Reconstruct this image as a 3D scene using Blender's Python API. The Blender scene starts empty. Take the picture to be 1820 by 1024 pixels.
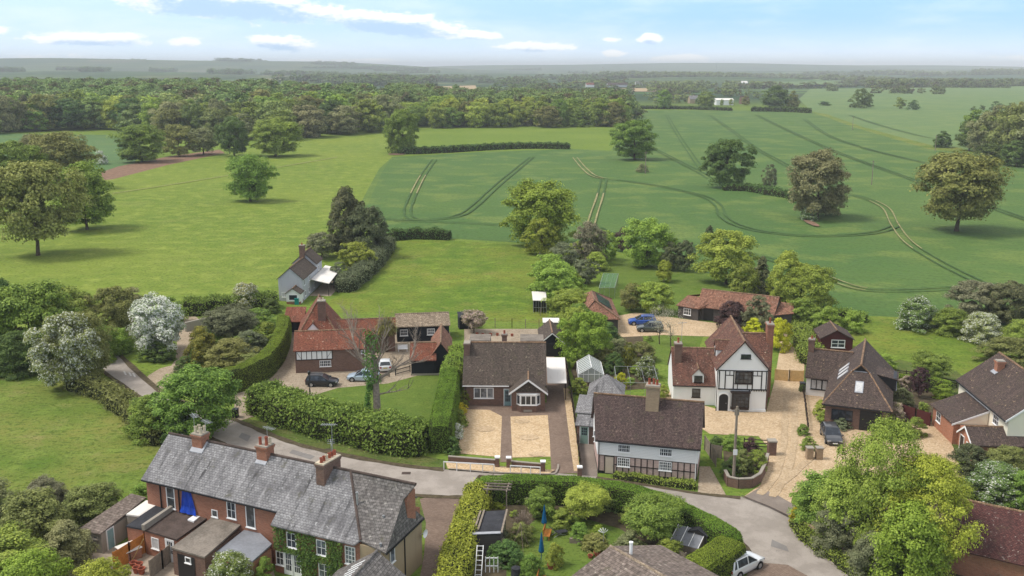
import bpy, bmesh, math, random
import numpy as np
from mathutils import Vector, Matrix
R = math.radians
sc = bpy.context.scene
C = sc.collection
# ---------------------------------------------------------------- camera
F_PX, HORIZON, CAM_H = 1750.0, 118.0, 40.0            # focal length in photo pixels, horizon row, height of the drone
PITCH = math.atan((512 - HORIZON) / F_PX)
cam = bpy.data.cameras.new("camera"); cam_o = bpy.data.objects.new("camera", cam); C.objects.link(cam_o)
cam.sensor_width = 36; cam.lens = 36 * F_PX / 1820
cam.clip_start = 1; cam.clip_end = 60000
cam_o.location = (0, 0, CAM_H); cam_o.rotation_euler = (R(90) - PITCH, 0, 0)
sc.camera = cam_o
CP, SP = math.cos(PITCH), math.sin(PITCH)
def at(u, v, z=0.0):
    "photo pixel -> world point at height z"
    a = (u - 910) / F_PX; b = (v - 512) / F_PX
    t = (z - CAM_H) / (-SP - b * CP)
    return Vector((a * t, (CP - b * SP) * t, z))
def depth(p): return p[1] * CP - (p[2] - CAM_H) * SP
def top_z(u, v0, v1):
    "height of something standing on ground pixel (u, v0) whose top shows at row v1"
    p = at(u, v0); b = (v1 - 512) / F_PX
    return max(.3, CAM_H - p.y * (SP + b * CP) / (CP - b * SP))
# ---------------------------------------------------------------- light
SUN_AZ, SUN_EL = R(-90), R(57)                        # sun high on the left, veiled by thin cloud
sd = Vector((math.sin(SUN_AZ) * math.cos(SUN_EL), math.cos(SUN_AZ) * math.cos(SUN_EL), math.sin(SUN_EL)))
sun = bpy.data.lights.new("sun", 'SUN'); sun_o = bpy.data.objects.new("sun", sun); C.objects.link(sun_o)
sun.energy = 1.8; sun.angle = R(17); sun.color = (1, .95, .87)
sun_o.rotation_euler = sd.to_track_quat('Z', 'Y').to_euler()
sc.view_settings.view_transform = 'Standard'; sc.view_settings.look = 'None'
sc.view_settings.exposure = 0.88; sc.view_settings.gamma = 1
sc.cycles.use_denoising = True
sc.cycles.max_bounces = 6; sc.cycles.diffuse_bounces = 4; sc.cycles.glossy_bounces = 2
sc.cycles.transmission_bounces = 4; sc.cycles.transparent_max_bounces = 8; sc.cycles.volume_bounces = 0
sc.cycles.sample_clamp_indirect = 6

# ---------------------------------------------------------------- node helpers
class X:
    "a shader socket with arithmetic"
    def __init__(s, nt, sock): s.nt, s.s = nt, sock
    def _m(s, op, *a):
        n = s.nt.nodes.new('ShaderNodeMath'); n.operation = op
        for i, q in enumerate((s,) + a):
            if isinstance(q, X): s.nt.links.new(q.s, n.inputs[i])
            else: n.inputs[i].default_value = q
        return X(s.nt, n.outputs[0])
    def __add__(s, o): return s._m('ADD', o)
    def __sub__(s, o): return s._m('SUBTRACT', o)
    def __mul__(s, o): return s._m('MULTIPLY', o)
    def __truediv__(s, o): return s._m('DIVIDE', o)
    def pw(s, o): return s._m('POWER', o)
    def mx(s, o): return s._m('MAXIMUM', o)
    def mn(s, o): return s._m('MINIMUM', o)
    def ss(s, a, b):
        n = s.nt.nodes.new('ShaderNodeMapRange'); n.interpolation_type = 'SMOOTHSTEP'
        s.nt.links.new(s.s, n.inputs[0]); n.inputs[1].default_value = a; n.inputs[2].default_value = b
        n.inputs[3].default_value = 0; n.inputs[4].default_value = 1
        return X(s.nt, n.outputs[0])
def put(nt, v, sock):
    if isinstance(v, X): nt.links.new(v.s, sock)
    elif hasattr(v, 'is_output'): nt.links.new(v, sock)
    elif isinstance(v, (tuple, list)) and len(v) == 3 and sock.type == 'RGBA': sock.default_value = (*v, 1)
    else: sock.default_value = v
def node(nt, typ, out=0, ins=None, **props):
    n = nt.nodes.new('ShaderNode' + typ)
    for k, v in props.items(): setattr(n, k, v)
    for k, v in (ins or {}).items(): put(nt, v, n.inputs[k])
    return X(nt, n.outputs[out])
def coords(nt, which='Object'): return node(nt, 'TexCoord', which)
def scaled(nt, vec, s, loc=(0, 0, 0)): return node(nt, 'Mapping', 0, {'Vector': vec, 'Scale': s, 'Location': loc})
def noise(nt, vec, scale, detail=3, rough=.55, dist=0): return node(nt, 'TexNoise', 0, {'Vector': vec, 'Scale': scale, 'Detail': detail, 'Roughness': rough, 'Distortion': dist})
def mixc(nt, f, a, b, mode='MIX'):
    n = nt.nodes.new('ShaderNodeMix'); n.data_type = 'RGBA'; n.blend_type = mode
    put(nt, f, n.inputs[0]); put(nt, a, n.inputs[6]); put(nt, b, n.inputs[7])
    return X(nt, n.outputs[2])
def ramp(nt, f, stops):
    n = nt.nodes.new('ShaderNodeValToRGB'); put(nt, f, n.inputs[0]); e = n.color_ramp.elements
    while len(e) < len(stops): e.new(.5)
    for i, (p, c) in enumerate(stops): e[i].position = p; e[i].color = (*c, 1)
    return X(nt, n.outputs[0])
# ---------------------------------------------------------------- sky
world = bpy.data.worlds.new("World"); sc.world = world; world.use_nodes = True
nt = world.node_tree; bg = nt.nodes['Background']
sky = node(nt, 'TexSky', 0, sky_type='NISHITA', sun_disc=False, sun_elevation=SUN_EL, sun_rotation=SUN_AZ, air_density=1.0, dust_density=.6, ozone_density=1.2)
d = node(nt, 'TexCoord', 'Generated')
sep = nt.nodes.new('ShaderNodeSeparateXYZ'); nt.links.new(d.s, sep.inputs[0])
dx, dy, dz = (X(nt, o) for o in sep.outputs)
az = dx._m('ARCTAN2', dy) * 57.2958
el = dz._m('ARCSINE') * 57.2958
def cloud(el):
    "cloud cover in sky directions: banks low over the horizon, as azimuth and elevation in degrees"
    v = node(nt, 'CombineXYZ', 0, {'X': az, 'Y': el * 2.6, 'Z': 1.7})
    n1 = noise(nt, v, .62, 6, .56, .35) - .5
    n2 = noise(nt, v, 2.6, 4, .6) - .5
    tot = None
    for (a, e, sa, se, amp, sl) in ((-15.5, 3.3, 7.0, .95, 1.08, -.06), (-6.5, 2.3, 4.8, .78, 1.05, -.10), (-2.2, 1.75, 2.2, .38, .9, -.05), (-27.5, 1.8, 1.7, .42, .9, 0), (-22.8, 1.4, 3.6, .46, .95, -.02),
                                    (-18, 1.25, 1.1, .38, .85, 0), (-12.8, 1.25, 2.2, .50, 1.0, -.1), (1.6, 1.1, 2.6, .34, .95, -.03), (7.8, 1.5, .9, .36, 1.0, 0), (5.6, 1.45, .7, .2, .7, 0),
                                    (5.8, .72, .9, .26, .9, 0), (9.6, .42, 2.0, .32, .95, 0), (-9, .3, 4, .2, .75, 0), (10.4, 3.8, .5, .22, .75, 0), (15, 1.2, 4.5, .35, .36, 0), (-24, 3.9, 3, .3, .8, -.1), (26.5, .45, 2.5, .25, .6, 0), (-25, .5, 6, .25, .5, 0), (18, .25, 8, .2, .45, 0)):
        x = (az - a) / sa; y = (el - (az - a) * sl - e) / se
        g = (x * x + y * y)._m('MULTIPLY', -1)._m('EXPONENT') * amp
        tot = g if tot is None else tot.mx(g)
    return tot * 1.08 + n1 * 1.0 + n2 * .55
den = cloud(el)
low = den.ss(.42, .72)
lit = cloud(el + .36).ss(.46, .98)                     # cloud above means this point is on the shaded underside
thin = noise(nt, node(nt, 'CombineXYZ', 0, {'X': az, 'Y': el * 5.0, 'Z': 4.4}), .16, 5, .6).ss(.42, .75)
# overhead: broken bright cloud, on a flat layer
pv = node(nt, 'CombineXYZ', 0, {'X': dx / (dz.mx(.05)), 'Y': dy / (dz.mx(.05)), 'Z': 0.0})
over = noise(nt, pv, .55, 6, .6).ss(.30, .55) * el.ss(7, 20)
haze_c = mixc(nt, el.ss(-.3, 2.7), (7.6, 8.8, 9.8), mixc(nt, az.ss(-26, 16), (5.5, 7.5, 9.8), (3.5, 6.0, 9.7)))
base = mixc(nt, el.ss(3, 25), haze_c, sky)
c_low = mixc(nt, lit, (9.7, 9.8, 9.9), (4.2, 6.0, 8.3))
col = mixc(nt, thin * .35 * (el.ss(5, 9)._m('MULTIPLY', -1) + 1.0), base, (8.4, 9.1, 9.8))
col = mixc(nt, low * .92 * (el.ss(6, 9)._m('MULTIPLY', -1) + 1.0), col, c_low)
col = mixc(nt, over * .85, col, (9.0, 8.9, 8.7))
nt.links.new(col.s, bg.inputs[0]); bg.inputs[1].default_value = 0.073
# ---------------------------------------------------------------- mesh helpers
def tag(o, label=None, cat=None, group=None, kind=None):
    if label: o['label'] = label
    if cat: o['category'] = cat
    if group: o['group'] = group
    if kind: o['kind'] = kind
    return o
def empty(name, loc, rz=0.0):
    o = bpy.data.objects.new(name, None); C.objects.link(o)
    o.location = loc; o.rotation_euler = (0, 0, rz); o.empty_display_size = .3
    return o
class MB:
    "collects polygons into one mesh; metric UVs (u along the face, v up its slope) are made on build"
    def __init__(s): s.v = []; s.f = []; s.mi = []; s.sm = []
    def face(s, pts, mi=0, smooth=False):
        b = len(s.v); s.v += [tuple(p) for p in pts]; s.f.append(list(range(b, b + len(pts)))); s.mi.append(mi); s.sm.append(smooth)
    def box(s, x0, y0, z0, x1, y1, z1, mi=0):
        s.prism([(x0, y0), (x1, y0), (x1, y1), (x0, y1)], z0, z1, mi); return s
    def prism(s, fp, z0, z1, mi=0):
        n = len(fp)
        if sum(fp[i][0] * fp[(i + 1) % n][1] - fp[(i + 1) % n][0] * fp[i][1] for i in range(n)) < 0: fp = fp[::-1]
        for i in range(n):
            a, b = fp[i], fp[(i + 1) % n]
            s.face([(*a, z0), (*b, z0), (*b, z1), (*a, z1)], mi)
        s.face([(*p, z1) for p in fp], mi); s.face([(*p, z0) for p in fp[::-1]], mi); return s
    def slab(s, pts, t, mi=0, mi2=None):
        "polygon thickened straight down by t"
        pts = [Vector(p) for p in pts]; n = len(pts)
        nn = Vector((0, 0, 0))
        for i in range(n): nn += pts[i].cross(pts[(i + 1) % n])
        if nn.z < 0: pts = pts[::-1]
        lo = [p - Vector((0, 0, t)) for p in pts]; m2 = mi if mi2 is None else mi2
        s.face(pts, mi); s.face(lo[::-1], m2)
        for i in range(n):
            j = (i + 1) % n; s.face([lo[i], lo[j], pts[j], pts[i]], m2)
        return s
    def extr(s, pts, d, mi=0):
        "polygon extruded along vector d, closed"
        pts = [Vector(p) for p in pts]; d = Vector(d); n = len(pts); q = [p + d for p in pts]
        nn = Vector((0, 0, 0))
        for i in range(n): nn += pts[i].cross(pts[(i + 1) % n])
        if nn.dot(d) > 0: pts, q = q, pts
        s.face(pts, mi); s.face(q[::-1], mi)
        for i in range(n):
            j = (i + 1) % n; s.face([pts[i], q[i], q[j], pts[j]], mi)
        return s
    def bar(s, a, b, w, h=None, mi=0, up=(0, 0, 1)):
        a, b = Vector(a), Vector(b); h = h or w; d = (b - a).normalized(); up = Vector(up)
        if abs(d.dot(up)) > .97: up = Vector((0, 1, 0))
        sx = d.cross(up).normalized() * w / 2; sy = sx.cross(d).normalized() * h / 2
        return s.extr([a - sx - sy, a + sx - sy, a + sx + sy, a - sx + sy], b - a, mi)
    def tube(s, a, b, r0, r1=None, n=8, mi=0, caps=True, smooth=True):
        a, b = Vector(a), Vector(b); r1 = r0 if r1 is None else r1; d = (b - a).normalized()
        up = Vector((0, 0, 1)) if abs(d.z) < .95 else Vector((1, 0, 0))
        x = d.cross(up).normalized(); y = d.cross(x)
        A = [a + (x * math.cos(t) + y * math.sin(t)) * r0 for t in [2 * math.pi * i / n for i in range(n)]]
        B = [b + (x * math.cos(t) + y * math.sin(t)) * r1 for t in [2 * math.pi * i / n for i in range(n)]]
        for i in range(n):
            j = (i + 1) % n; s.face([A[i], B[i], B[j], A[j]][::-1], mi, smooth)
        if caps: s.face(A, mi); s.face(B[::-1], mi)
        return s
    def lathe(s, prof, c=(0, 0, 0), n=16, mi=0):
        c = Vector(c)
        ring = lambda r, z: [c + Vector((r * math.cos(2 * math.pi * i / n), r * math.sin(2 * math.pi * i / n), z)) for i in range(n)]
        for (r0, z0), (r1, z1) in zip(prof, prof[1:]):
            A, B = ring(r0, z0), ring(r1, z1)
            for i in range(n):
                j = (i + 1) % n
                if r0 < 1e-5: s.face([A[0], B[j], B[i]][::-1], mi, True)
                elif r1 < 1e-5: s.face([A[i], A[j], B[0]], mi, True)
                else: s.face([A[i], A[j], B[j], B[i]], mi, True)
        return s
    def build(s, name, mats, parent=None, bevel=0):
        me = bpy.data.meshes.new(name); me.from_pydata(s.v, [], s.f)
        mats = mats if isinstance(mats, (list, tuple)) else [mats]
        for m in mats: me.materials.append(m)
        me.polygons.foreach_set('material_index', s.mi); me.polygons.foreach_set('use_smooth', s.sm)
        uv = me.uv_layers.new(name='UVMap'); me.update()
        for p in me.polygons:
            n = p.normal
            if abs(n.z) > .985: ux, uy = Vector((1, 0, 0)), Vector((0, 1, 0))
            else:
                ux = Vector((-n.y, n.x, 0)).normalized(); uy = n.cross(ux)
            for li in p.loop_indices:
                co = me.vertices[me.loops[li].vertex_index].co
                uv.data[li].uv = (co.dot(ux), co.dot(uy))
        o = bpy.data.objects.new(name, me); C.objects.link(o)
        if parent: o.parent = parent
        if bevel:
            bm = bmesh.new(); bm.from_mesh(me); bmesh.ops.remove_doubles(bm, verts=bm.verts, dist=1e-4)
            bm.to_mesh(me); bm.free()
            m = o.modifiers.new('bevel', 'BEVEL'); m.width = bevel; m.segments = 2; m.limit_method = 'ANGLE'; m.angle_limit = R(40)
        return o
def quad_mesh(name, V, mat, per=4):
    "numpy array of quads (n,4,3) -> mesh"
    V = np.asarray(V, np.float32); n = len(V); me = bpy.data.meshes.new(name)
    me.vertices.add(n * per); me.vertices.foreach_set('co', V.reshape(-1))
    me.loops.add(n * per); me.loops.foreach_set('vertex_index', np.arange(n * per, dtype=np.int32))
    me.polygons.add(n); me.polygons.foreach_set('loop_start', np.arange(0, n * per, per, dtype=np.int32))
    me.update(calc_edges=True)
    if mat is not None: me.materials.append(mat)
    return me
def link(name, me, parent=None):
    o = bpy.data.objects.new(name, me); C.objects.link(o)
    if parent: o.parent = parent
    return o
def smooth_path(pts, step=None, closed=False, per=6):
    "Catmull-Rom through points"
    P = [Vector(p) for p in pts]; n = len(P); out = []
    for i in range(n if closed else n - 1):
        g = (lambda k: P[k % n]) if closed else (lambda k: P[min(max(k, 0), n - 1)])
        a, b, c, d2 = g(i - 1), g(i), g(i + 1), g(i + 2)
        for k in range(per):
            t = k / per
            out.append(.5 * ((2 * b) + (c - a) * t + (2 * a - 5 * b + 4 * c - d2) * t * t + (3 * b - a - 3 * c + d2) * t ** 3))
    if not closed: out.append(P[-1])
    return out
# ---------------------------------------------------------------- materials
def material(name, rough=.8, spec=.25):
    m = bpy.data.materials.new(name); m.use_nodes = True; nt = m.node_tree
    b = nt.nodes['Principled BSDF']; b.inputs['Roughness'].default_value = rough; b.inputs['Specular IOR Level'].default_value = spec
    return m, nt, b
def bump(nt, b, h, strength=.4, dist=.1):
    n = node(nt, 'Bump', 0, {'Height': h, 'Strength': strength, 'Distance': dist}); put(nt, n, b.inputs['Normal'])
def uvc(nt): return node(nt, 'TexCoord', 'UV')
def plain(name, c, rough=.7, spec=.25, var=.15, scale=1.5, metal=0):
    m, nt, b = material(name, rough, spec); v = coords(nt)
    n = noise(nt, v, scale, 4); n2 = noise(nt, v, scale * 9, 2)
    col = mixc(nt, (n * .6 + n2 * .4).ss(.3, .7), tuple(k * (1 - var) for k in c), tuple(min(1, k * (1 + var)) for k in c))
    put(nt, col, b.inputs['Base Color']); b.inputs['Metallic'].default_value = metal
    return m
def bricks(nt, v, w, h, c1, c2, mort, ms=.012, bias=0, offset=.5, off_f=2):
    n = nt.nodes.new('ShaderNodeTexBrick'); put(nt, v, n.inputs['Vector']); n.offset = offset; n.offset_frequency = off_f
    n.inputs['Scale'].default_value = 1; n.inputs['Brick Width'].default_value = w; n.inputs['Row Height'].default_value = h
    n.inputs['Mortar Size'].default_value = ms; n.inputs['Mortar Smooth'].default_value = .2; n.inputs['Bias'].default_value = bias
    put(nt, c1, n.inputs['Color1']); put(nt, c2, n.inputs['Color2']); put(nt, mort, n.inputs['Mortar'])
    return X(nt, n.outputs[0]), X(nt, n.outputs[1])
def tiles(name, c1, c2, dirt, lichen=(.42, .38, .3), lichen_amt=.5, w=.2, h=.16, streak=.5, warm=None, var=1.15):
    m, nt, b = material(name, .85, .2); u = uvc(nt)
    wob = noise(nt, u, .35, 3); 
    col, fac = bricks(nt, u, w, h, c1, c2, tuple(k * .45 for k in c1), .018)
    rnd, _ = bricks(nt, u, w, h, (0, 0, 0), (1, 1, 1), (.4, .4, .4), .0, 0)
    big = noise(nt, u, .45, 5, .6)
    col = mixc(nt, big.ss(.42, .72) * streak, col, dirt)
    st = noise(nt, scaled(nt, u, (2.2, .28, 1)), 1.0, 4, .6)
    col = mixc(nt, st.ss(.5, .75) * streak, col, tuple(k * .5 for k in dirt)); col = mixc(nt, st.ss(.46, .28) * streak * .45, col, tuple(min(1, k * 1.5) for k in c2))
    if warm: col = mixc(nt, noise(nt, u, .8, 4, .65).ss(.52, .75) * .7, col, warm)
    col = mixc(nt, noise(nt, u, .9, 5, .7).ss(.56, .72) * .35, col, (.115, .11, .05))
    sp = noise(nt, u, 3.2, 3, .7); pat = noise(nt, u, .6, 3)
    f = sp.ss(.60, .66) * pat.ss(.42, .58) * lichen_amt
    col = mixc(nt, f, col, lichen)
    bright = node(nt, 'HueSaturation', 0, {'Color': col, 'Value': noise(nt, scaled(nt, u, (1 / w, 1 / h, 1)), 1.0, 0) * var + (1 - var / 2)})
    put(nt, bright, b.inputs['Base Color'])
    # courses: each row's lower edge stands proud
    sepn = nt.nodes.new('ShaderNodeSeparateXYZ'); put(nt, u, sepn.inputs[0]); vv = X(nt, sepn.outputs[1])
    saw = (vv / h)._m('FRACT')._m('MULTIPLY', -1) + 1.0
    bump(nt, b, saw * .7 + noise(nt, u, 6, 2) * .8, .55, .03)
    return m
def brick_wall(name, c1, c2, mort, dirt=(.05, .04, .03)):
    m, nt, b = material(name, .9, .15); u = uvc(nt)
    col, fac = bricks(nt, u, .225, .075, c1, c2, mort, .008)
    col = mixc(nt, noise(nt, u, .5, 5, .6).ss(.5, .8) * .5, col, dirt)
    col = mixc(nt, noise(nt, u, 2.5, 3).ss(.55, .75) * .35, col, tuple(min(1, k * 1.7) for k in c1))
    put(nt, col, b.inputs['Base Color']); bump(nt, b, fac * -1.0, .3, .01)
    return m
def render_wall(name, c, stain=(.35, .33, .28), amt=.35, board=0):
    m, nt, b = material(name, .85, .2); u = uvc(nt)
    st = noise(nt, scaled(nt, u, (1.6, .22, 1)), 1.2, 5, .62)
    col = mixc(nt, st.ss(.5, .85) * amt, c, stain)
    col = mixc(nt, noise(nt, u, 7, 3).ss(.55, .8) * .12, col, tuple(k * .8 for k in c))
    if board:
        sepn = nt.nodes.new('ShaderNodeSeparateXYZ'); put(nt, u, sepn.inputs[0])
        fr = (X(nt, sepn.outputs[1]) / board)._m('FRACT')
        col = mixc(nt, fr.ss(.0, .12)._m('MULTIPLY', -1) + 1.0, col, tuple(k * .45 for k in c))
        bump(nt, b, fr * -1.0, .5, .02)
    else: bump(nt, b, noise(nt, u, 9, 3), .15, .01)
    put(nt, col, b.inputs['Base Color'])
    return m
def glass(name, c=(.025, .03, .038), curtain=0):
    m, nt, b = material(name, .06, .6); v = coords(nt)
    col = mixc(nt, noise(nt, v, 1.3, 2).ss(.45, .6) * .6, c, tuple(k * 3.2 for k in c))
    put(nt, col, b.inputs['Base Color'])
    return m
M = {}
M['tile_brown'] = tiles('brown_roof_tiles', (0.079, 0.060, 0.050), (0.116, 0.089, 0.072), (0.060, 0.050, 0.040), (.34, .29, .2), .6)
M['tile_cottage'] = tiles('plum_roof_tiles', (0.071, 0.047, 0.044), (0.126, 0.086, 0.076), (0.063, 0.049, 0.044), (.34, .25, .18), .5, w=.17, h=.14)
M['tile_red'] = tiles('red_clay_tiles', (.17, .055, .035), (.26, .095, .055), (.10, .048, .034), (.5, .42, .32), .75, w=.2, h=.15, streak=.55)
M['tile_white_house'] = tiles('russet_clay_tiles', (.11, .052, .040), (.20, .095, .066), (.085, .05, .04), (.5, .42, .33), .65, w=.2, h=.15, warm=(.24, .12, .07))
M['tile_pan'] = tiles('pantile_orange', (.19, .09, .058), (.30, .15, .10), (.12, .075, .055), (.5, .42, .33), .5, w=.28, h=.3)
M['tile_hip'] = tiles('dark_plum_tiles', (0.066, 0.047, 0.042), (0.113, 0.081, 0.069), (0.059, 0.045, 0.039), (.36, .26, .16), .85, w=.2, h=.15)
M['tile_ridge'] = tiles('ridge_tiles', (.20, .12, .075), (.28, .18, .11), (.12, .085, .06), (.5, .45, .36), .5, w=.3, h=.3)
M['tile_pale'] = tiles('weathered_pale_tiles', (.22, .17, .12), (.32, .25, .18), (.13, .10, .075), (.45, .4, .32), .6, w=.3, h=.3)
M['tile_dark_red'] = tiles('dark_red_tiles', (.075, .030, .028), (.12, .048, .042), (.06, .032, .03), (.5, .46, .42), .5, w=.2, h=.15)
M['slate'] = tiles('grey_slate', (.205, .20, .205), (.27, .262, .265), (.105, .10, .105), (.46, .46, .46), .6, w=.28, h=.21, streak=1.0, var=.6)
M['slate_brown'] = tiles('brown_slate', (.115, .105, .10), (.19, .175, .165), (.085, .075, .07), (.42, .4, .36), .6, w=.32, h=.26)
M['tile_concrete'] = tiles('grey_concrete_tiles', (.15, .118, .10), (.21, .168, .145), (.10, .08, .068), (.4, .37, .3), .7, w=.33, h=.3)
M['brick_red'] = brick_wall('red_brick', (.27, .095, .055), (.36, .145, .085), (.30, .24, .19))
M['brick_brown'] = brick_wall('brown_brick', (.125, .065, .048), (.20, .105, .075), (.22, .19, .165))
M['brick_orange'] = brick_wall('orange_brick', (.33, .12, .065), (.43, .17, .10), (.36, .29, .22))
M['brick_pink'] = brick_wall('pink_brick', (.46, .31, .275), (.58, .42, .375), (.55, .48, .43), (.2, .14, .12))
M['brick_tan'] = brick_wall('tan_brick', (.28, .20, .13), (.36, .26, .17), (.33, .27, .2))
M['render_white'] = render_wall('white_render', (.80, .80, .79), amt=.14)
M['board_white'] = render_wall('white_weatherboard', (.79, .79, .79), amt=.12, board=.16)
M['render_cream'] = render_wall('cream_render', (.78, .74, .60), amt=.12)
M['render_grey'] = render_wall('grey_render', (.46, .47, .50), (.25, .24, .24), amt=.6)
M['render_tan'] = render_wall('tan_roughcast', (.36, .28, .18), (.17, .14, .1), amt=.6)
M['concrete'] = render_wall('weathered_concrete', (.30, .27, .23), (.12, .11, .09), amt=.6)
M['board_black'] = render_wall('black_weatherboard', (.012, .014, .019), (.03, .03, .035), amt=.4, board=.18)
M['board_red'] = render_wall('red_brown_boards', (.09, .024, .022), (.05, .02, .018), amt=.4, board=.2)
M['board_grey'] = render_wall('grey_boards', (.085, .075, .07), (.04, .035, .03), amt=.5, board=.18)
M['timber'] = plain('dark_timber', (.018, .015, .014), .7)
M['white'] = plain('white_paint', (.80, .80, .80), .5, .4, .04)
M['black'] = plain('black_paint', (.012, .012, .014), .5, .4)
M['brown_frame'] = plain('dark_brown_frame', (.025, .015, .012), .5, .3)
M['glass'] = glass('window_glass')
M['glass_light'] = glass('window_glass_pale', (.075, .085, .10))  # paler panes, picked at random so the windows vary
M['glass_mid'] = glass('window_glass_dim', (.045, .048, .05))
M['curtain'] = plain('pale_curtain', (.5, .5, .5), .9, .1, .2, 4)
M['pot_red'] = plain('terracotta', (.30, .085, .05), .8, .2, .25)
M['pot_cream'] = plain('cream_pot', (.55, .48, .36), .8, .2, .2)
M['lead'] = plain('lead_flashing', (.32, .33, .36), .6, .4, .2)
M['metal'] = plain('grey_metal', (.42, .43, .45), .4, .5, .1, 2, .6)
M['felt'] = plain('dark_roofing_felt', (.035, .036, .042), .9, .2, .4, .8)
M['felt_brown'] = plain('brown_roofing_felt', (.075, .055, .047), .9, .2, .4, .7)
M['felt_grey'] = plain('grey_mineral_felt', (.19, .165, .14), .95, .1, .35, .7)
M['felt_blue'] = plain('blue_grey_membrane', (.20, .21, .235), .6, .3, .2, .5)
M['white_sheet'] = render_wall('white_roof_sheet', (.70, .67, .63), (.32, .28, .24), amt=.5)
M['teal'] = plain('pale_teal_paint', (.22, .36, .38), .6, .3, .12)
M['green_door'] = plain('sage_green_paint', (.24, .36, .31), .5, .3, .1)
M['beige'] = plain('beige_paint', (.50, .42, .34), .6, .3, .08)
M['tarp'] = plain('blue_tarpaulin', (.005, .045, .36), .45, .4, .35, 2)
M['blue_cloth'] = plain('blue_parasol_cloth', (.004, .085, .20), .7, .2, .3, 4)
M['wood_grey'] = plain('weathered_wood', (.24, .20, .16), .9, .1, .3, 3)
M['wood_new'] = plain('new_pine_fence', (.50, .32, .12), .7, .2, .2, 3)
M['wood_orange'] = plain('orange_fence_paint', (.42, .16, .035), .7, .2, .3, 2)
M['wood_dark'] = plain('dark_wood', (.05, .035, .028), .8, .2, .3, 3)
M['bark'] = plain('bark', (.10, .075, .055), .95, .1, .45, 6)
M['bark_pale'] = plain('pale_bark', (.24, .20, .165), .95, .1, .4, 5)
M['hedge_heart'] = plain('shaded_hedge_twigs', (.030, .034, .014), .95, .05, .4, 6)  # twiggy hedge body, darkened to paint in the shade between the leaves
M['twig'] = plain('dry_twigs', (.26, .205, .16), .95, .1, .35, 4)
M['rubber'] = plain('tyre_rubber', (.012, .012, .013), .9, .1)
M['solar'] = plain('solar_panel', (.012, .016, .028), .2, .6, .2, 1)
M['plastic_teal'] = plain('teal_plastic', (.0, .22, .20), .5, .4, .1)
M['greenhouse'] = None
def clear_glass():
    m = bpy.data.materials.new('greenhouse_glass'); m.use_nodes = True; nt = m.node_tree; b = nt.nodes['Principled BSDF']
    b.inputs['Base Color'].default_value = (.75, .82, .8, 1); b.inputs['Roughness'].default_value = .15
    b.inputs['Alpha'].default_value = .38; return m
M['greenhouse'] = clear_glass()
def net(name, c, a):
    m = bpy.data.materials.new(name); m.use_nodes = True; b = m.node_tree.nodes['Principled BSDF']
    b.inputs['Base Color'].default_value = (*c, 1); b.inputs['Alpha'].default_value = a; b.inputs['Roughness'].default_value = .8; return m
M['net_green'] = net('green_netting', (.10, .24, .13), .35)
M['net_side'] = net('side_netting', (.07, .13, .08), .22)
def paint(name, c, metal=.3):
    m, nt, b = material(name, .28, .5); put(nt, (*c,), b.inputs['Base Color']); b.inputs['Metallic'].default_value = metal
    b.inputs['Coat Weight'].default_value = .6; b.inputs['Coat Roughness'].default_value = .06; return m
# ---- ground
def grass(name, c1, c2, c3, sc1=.05, tuft=1.2, bumpd=.25, patch=(.30, .26, .09), patch_amt=.3, cut=0):
    m, nt, b = material(name, .95, .08); v = coords(nt)
    big = noise(nt, v, sc1, 5, .6); mid = noise(nt, v, tuft * .35, 4, .65); fine = noise(nt, v, tuft * 2.4, 3, .7)
    st = noise(nt, scaled(nt, v, (.5, 1.6, 1)), tuft, 4, .7)
    col = mixc(nt, big.ss(.35, .68), c1, c2)
    col = mixc(nt, (mid * .55 + st * .45).ss(.44, .58) * .75, col, c3)
    col = mixc(nt, noise(nt, v, sc1 * 3.3, 5, .7).ss(.52, .78) * patch_amt, col, patch)
    col = mixc(nt, (fine * .6 + st * .4).ss(.49, .60) * .62, col, tuple(k * .45 for k in c1))  # dark flecks put the shadows of grass tufts into the colour
    col = mixc(nt, mid.ss(.54, .72) * .4, col, tuple(min(1, k * 1.35) for k in c3))
    put(nt, col, b.inputs['Base Color'])
    bump(nt, b, st * .7 + fine * .5, .9, bumpd)
    return m
M['pasture'] = grass('pasture_grass', (.120, .186, .028), (.172, .226, .036), (.215, .262, .05), .018, .7, .3, (.235, .235, .075), .4)
M['paddock'] = grass('paddock_grass', (.088, .158, .020), (.175, .198, .034), (.160, .225, .032), .05, .8, .4, (.27, .23, .075), .6)
M['rough'] = grass('rough_grass', (.092, .155, .023), (.205, .208, .052), (.152, .208, .04), .06, .8, .45, (.32, .25, .12), .55)
M['lawn'] = grass('garden_lawn', (.085, .145, .024), (.115, .165, .03), (.125, .175, .034), .1, 1.8, .1, (.19, .18, .05), .35)
M['verge'] = grass('verge_grass', (.075, .115, .025), (.13, .13, .045), (.11, .15, .035), .25, 1.5, .3, (.26, .20, .11), .55)
def crop(name, c1, c2, c3):
    m, nt, b = material(name, .9, .12); v = coords(nt)
    big = noise(nt, v, .012, 5, .6); mid = noise(nt, v, .06, 4, .6); fine = noise(nt, v, 1.1, 4, .7)
    rows = noise(nt, scaled(nt, node(nt, 'Mapping', 0, {'Vector': v, 'Rotation': (0, 0, .5)}), (.12, 1.6, 1)), .55, 5, .7)
    col = mixc(nt, big.ss(.38, .66), c1, c2); col = mixc(nt, mid.ss(.48, .64) * .75, col, c3)
    col = mixc(nt, (fine * .5 + rows * .5).ss(.47, .58) * .55, col, tuple(k * .5 for k in c1))
    col = mixc(nt, rows.ss(.5, .75) * .35, col, tuple(min(1, k * 1.35) for k in c3))
    put(nt, col, b.inputs['Base Color']); bump(nt, b, fine * .6 + rows * .6, .8, .25)
    return m
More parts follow.
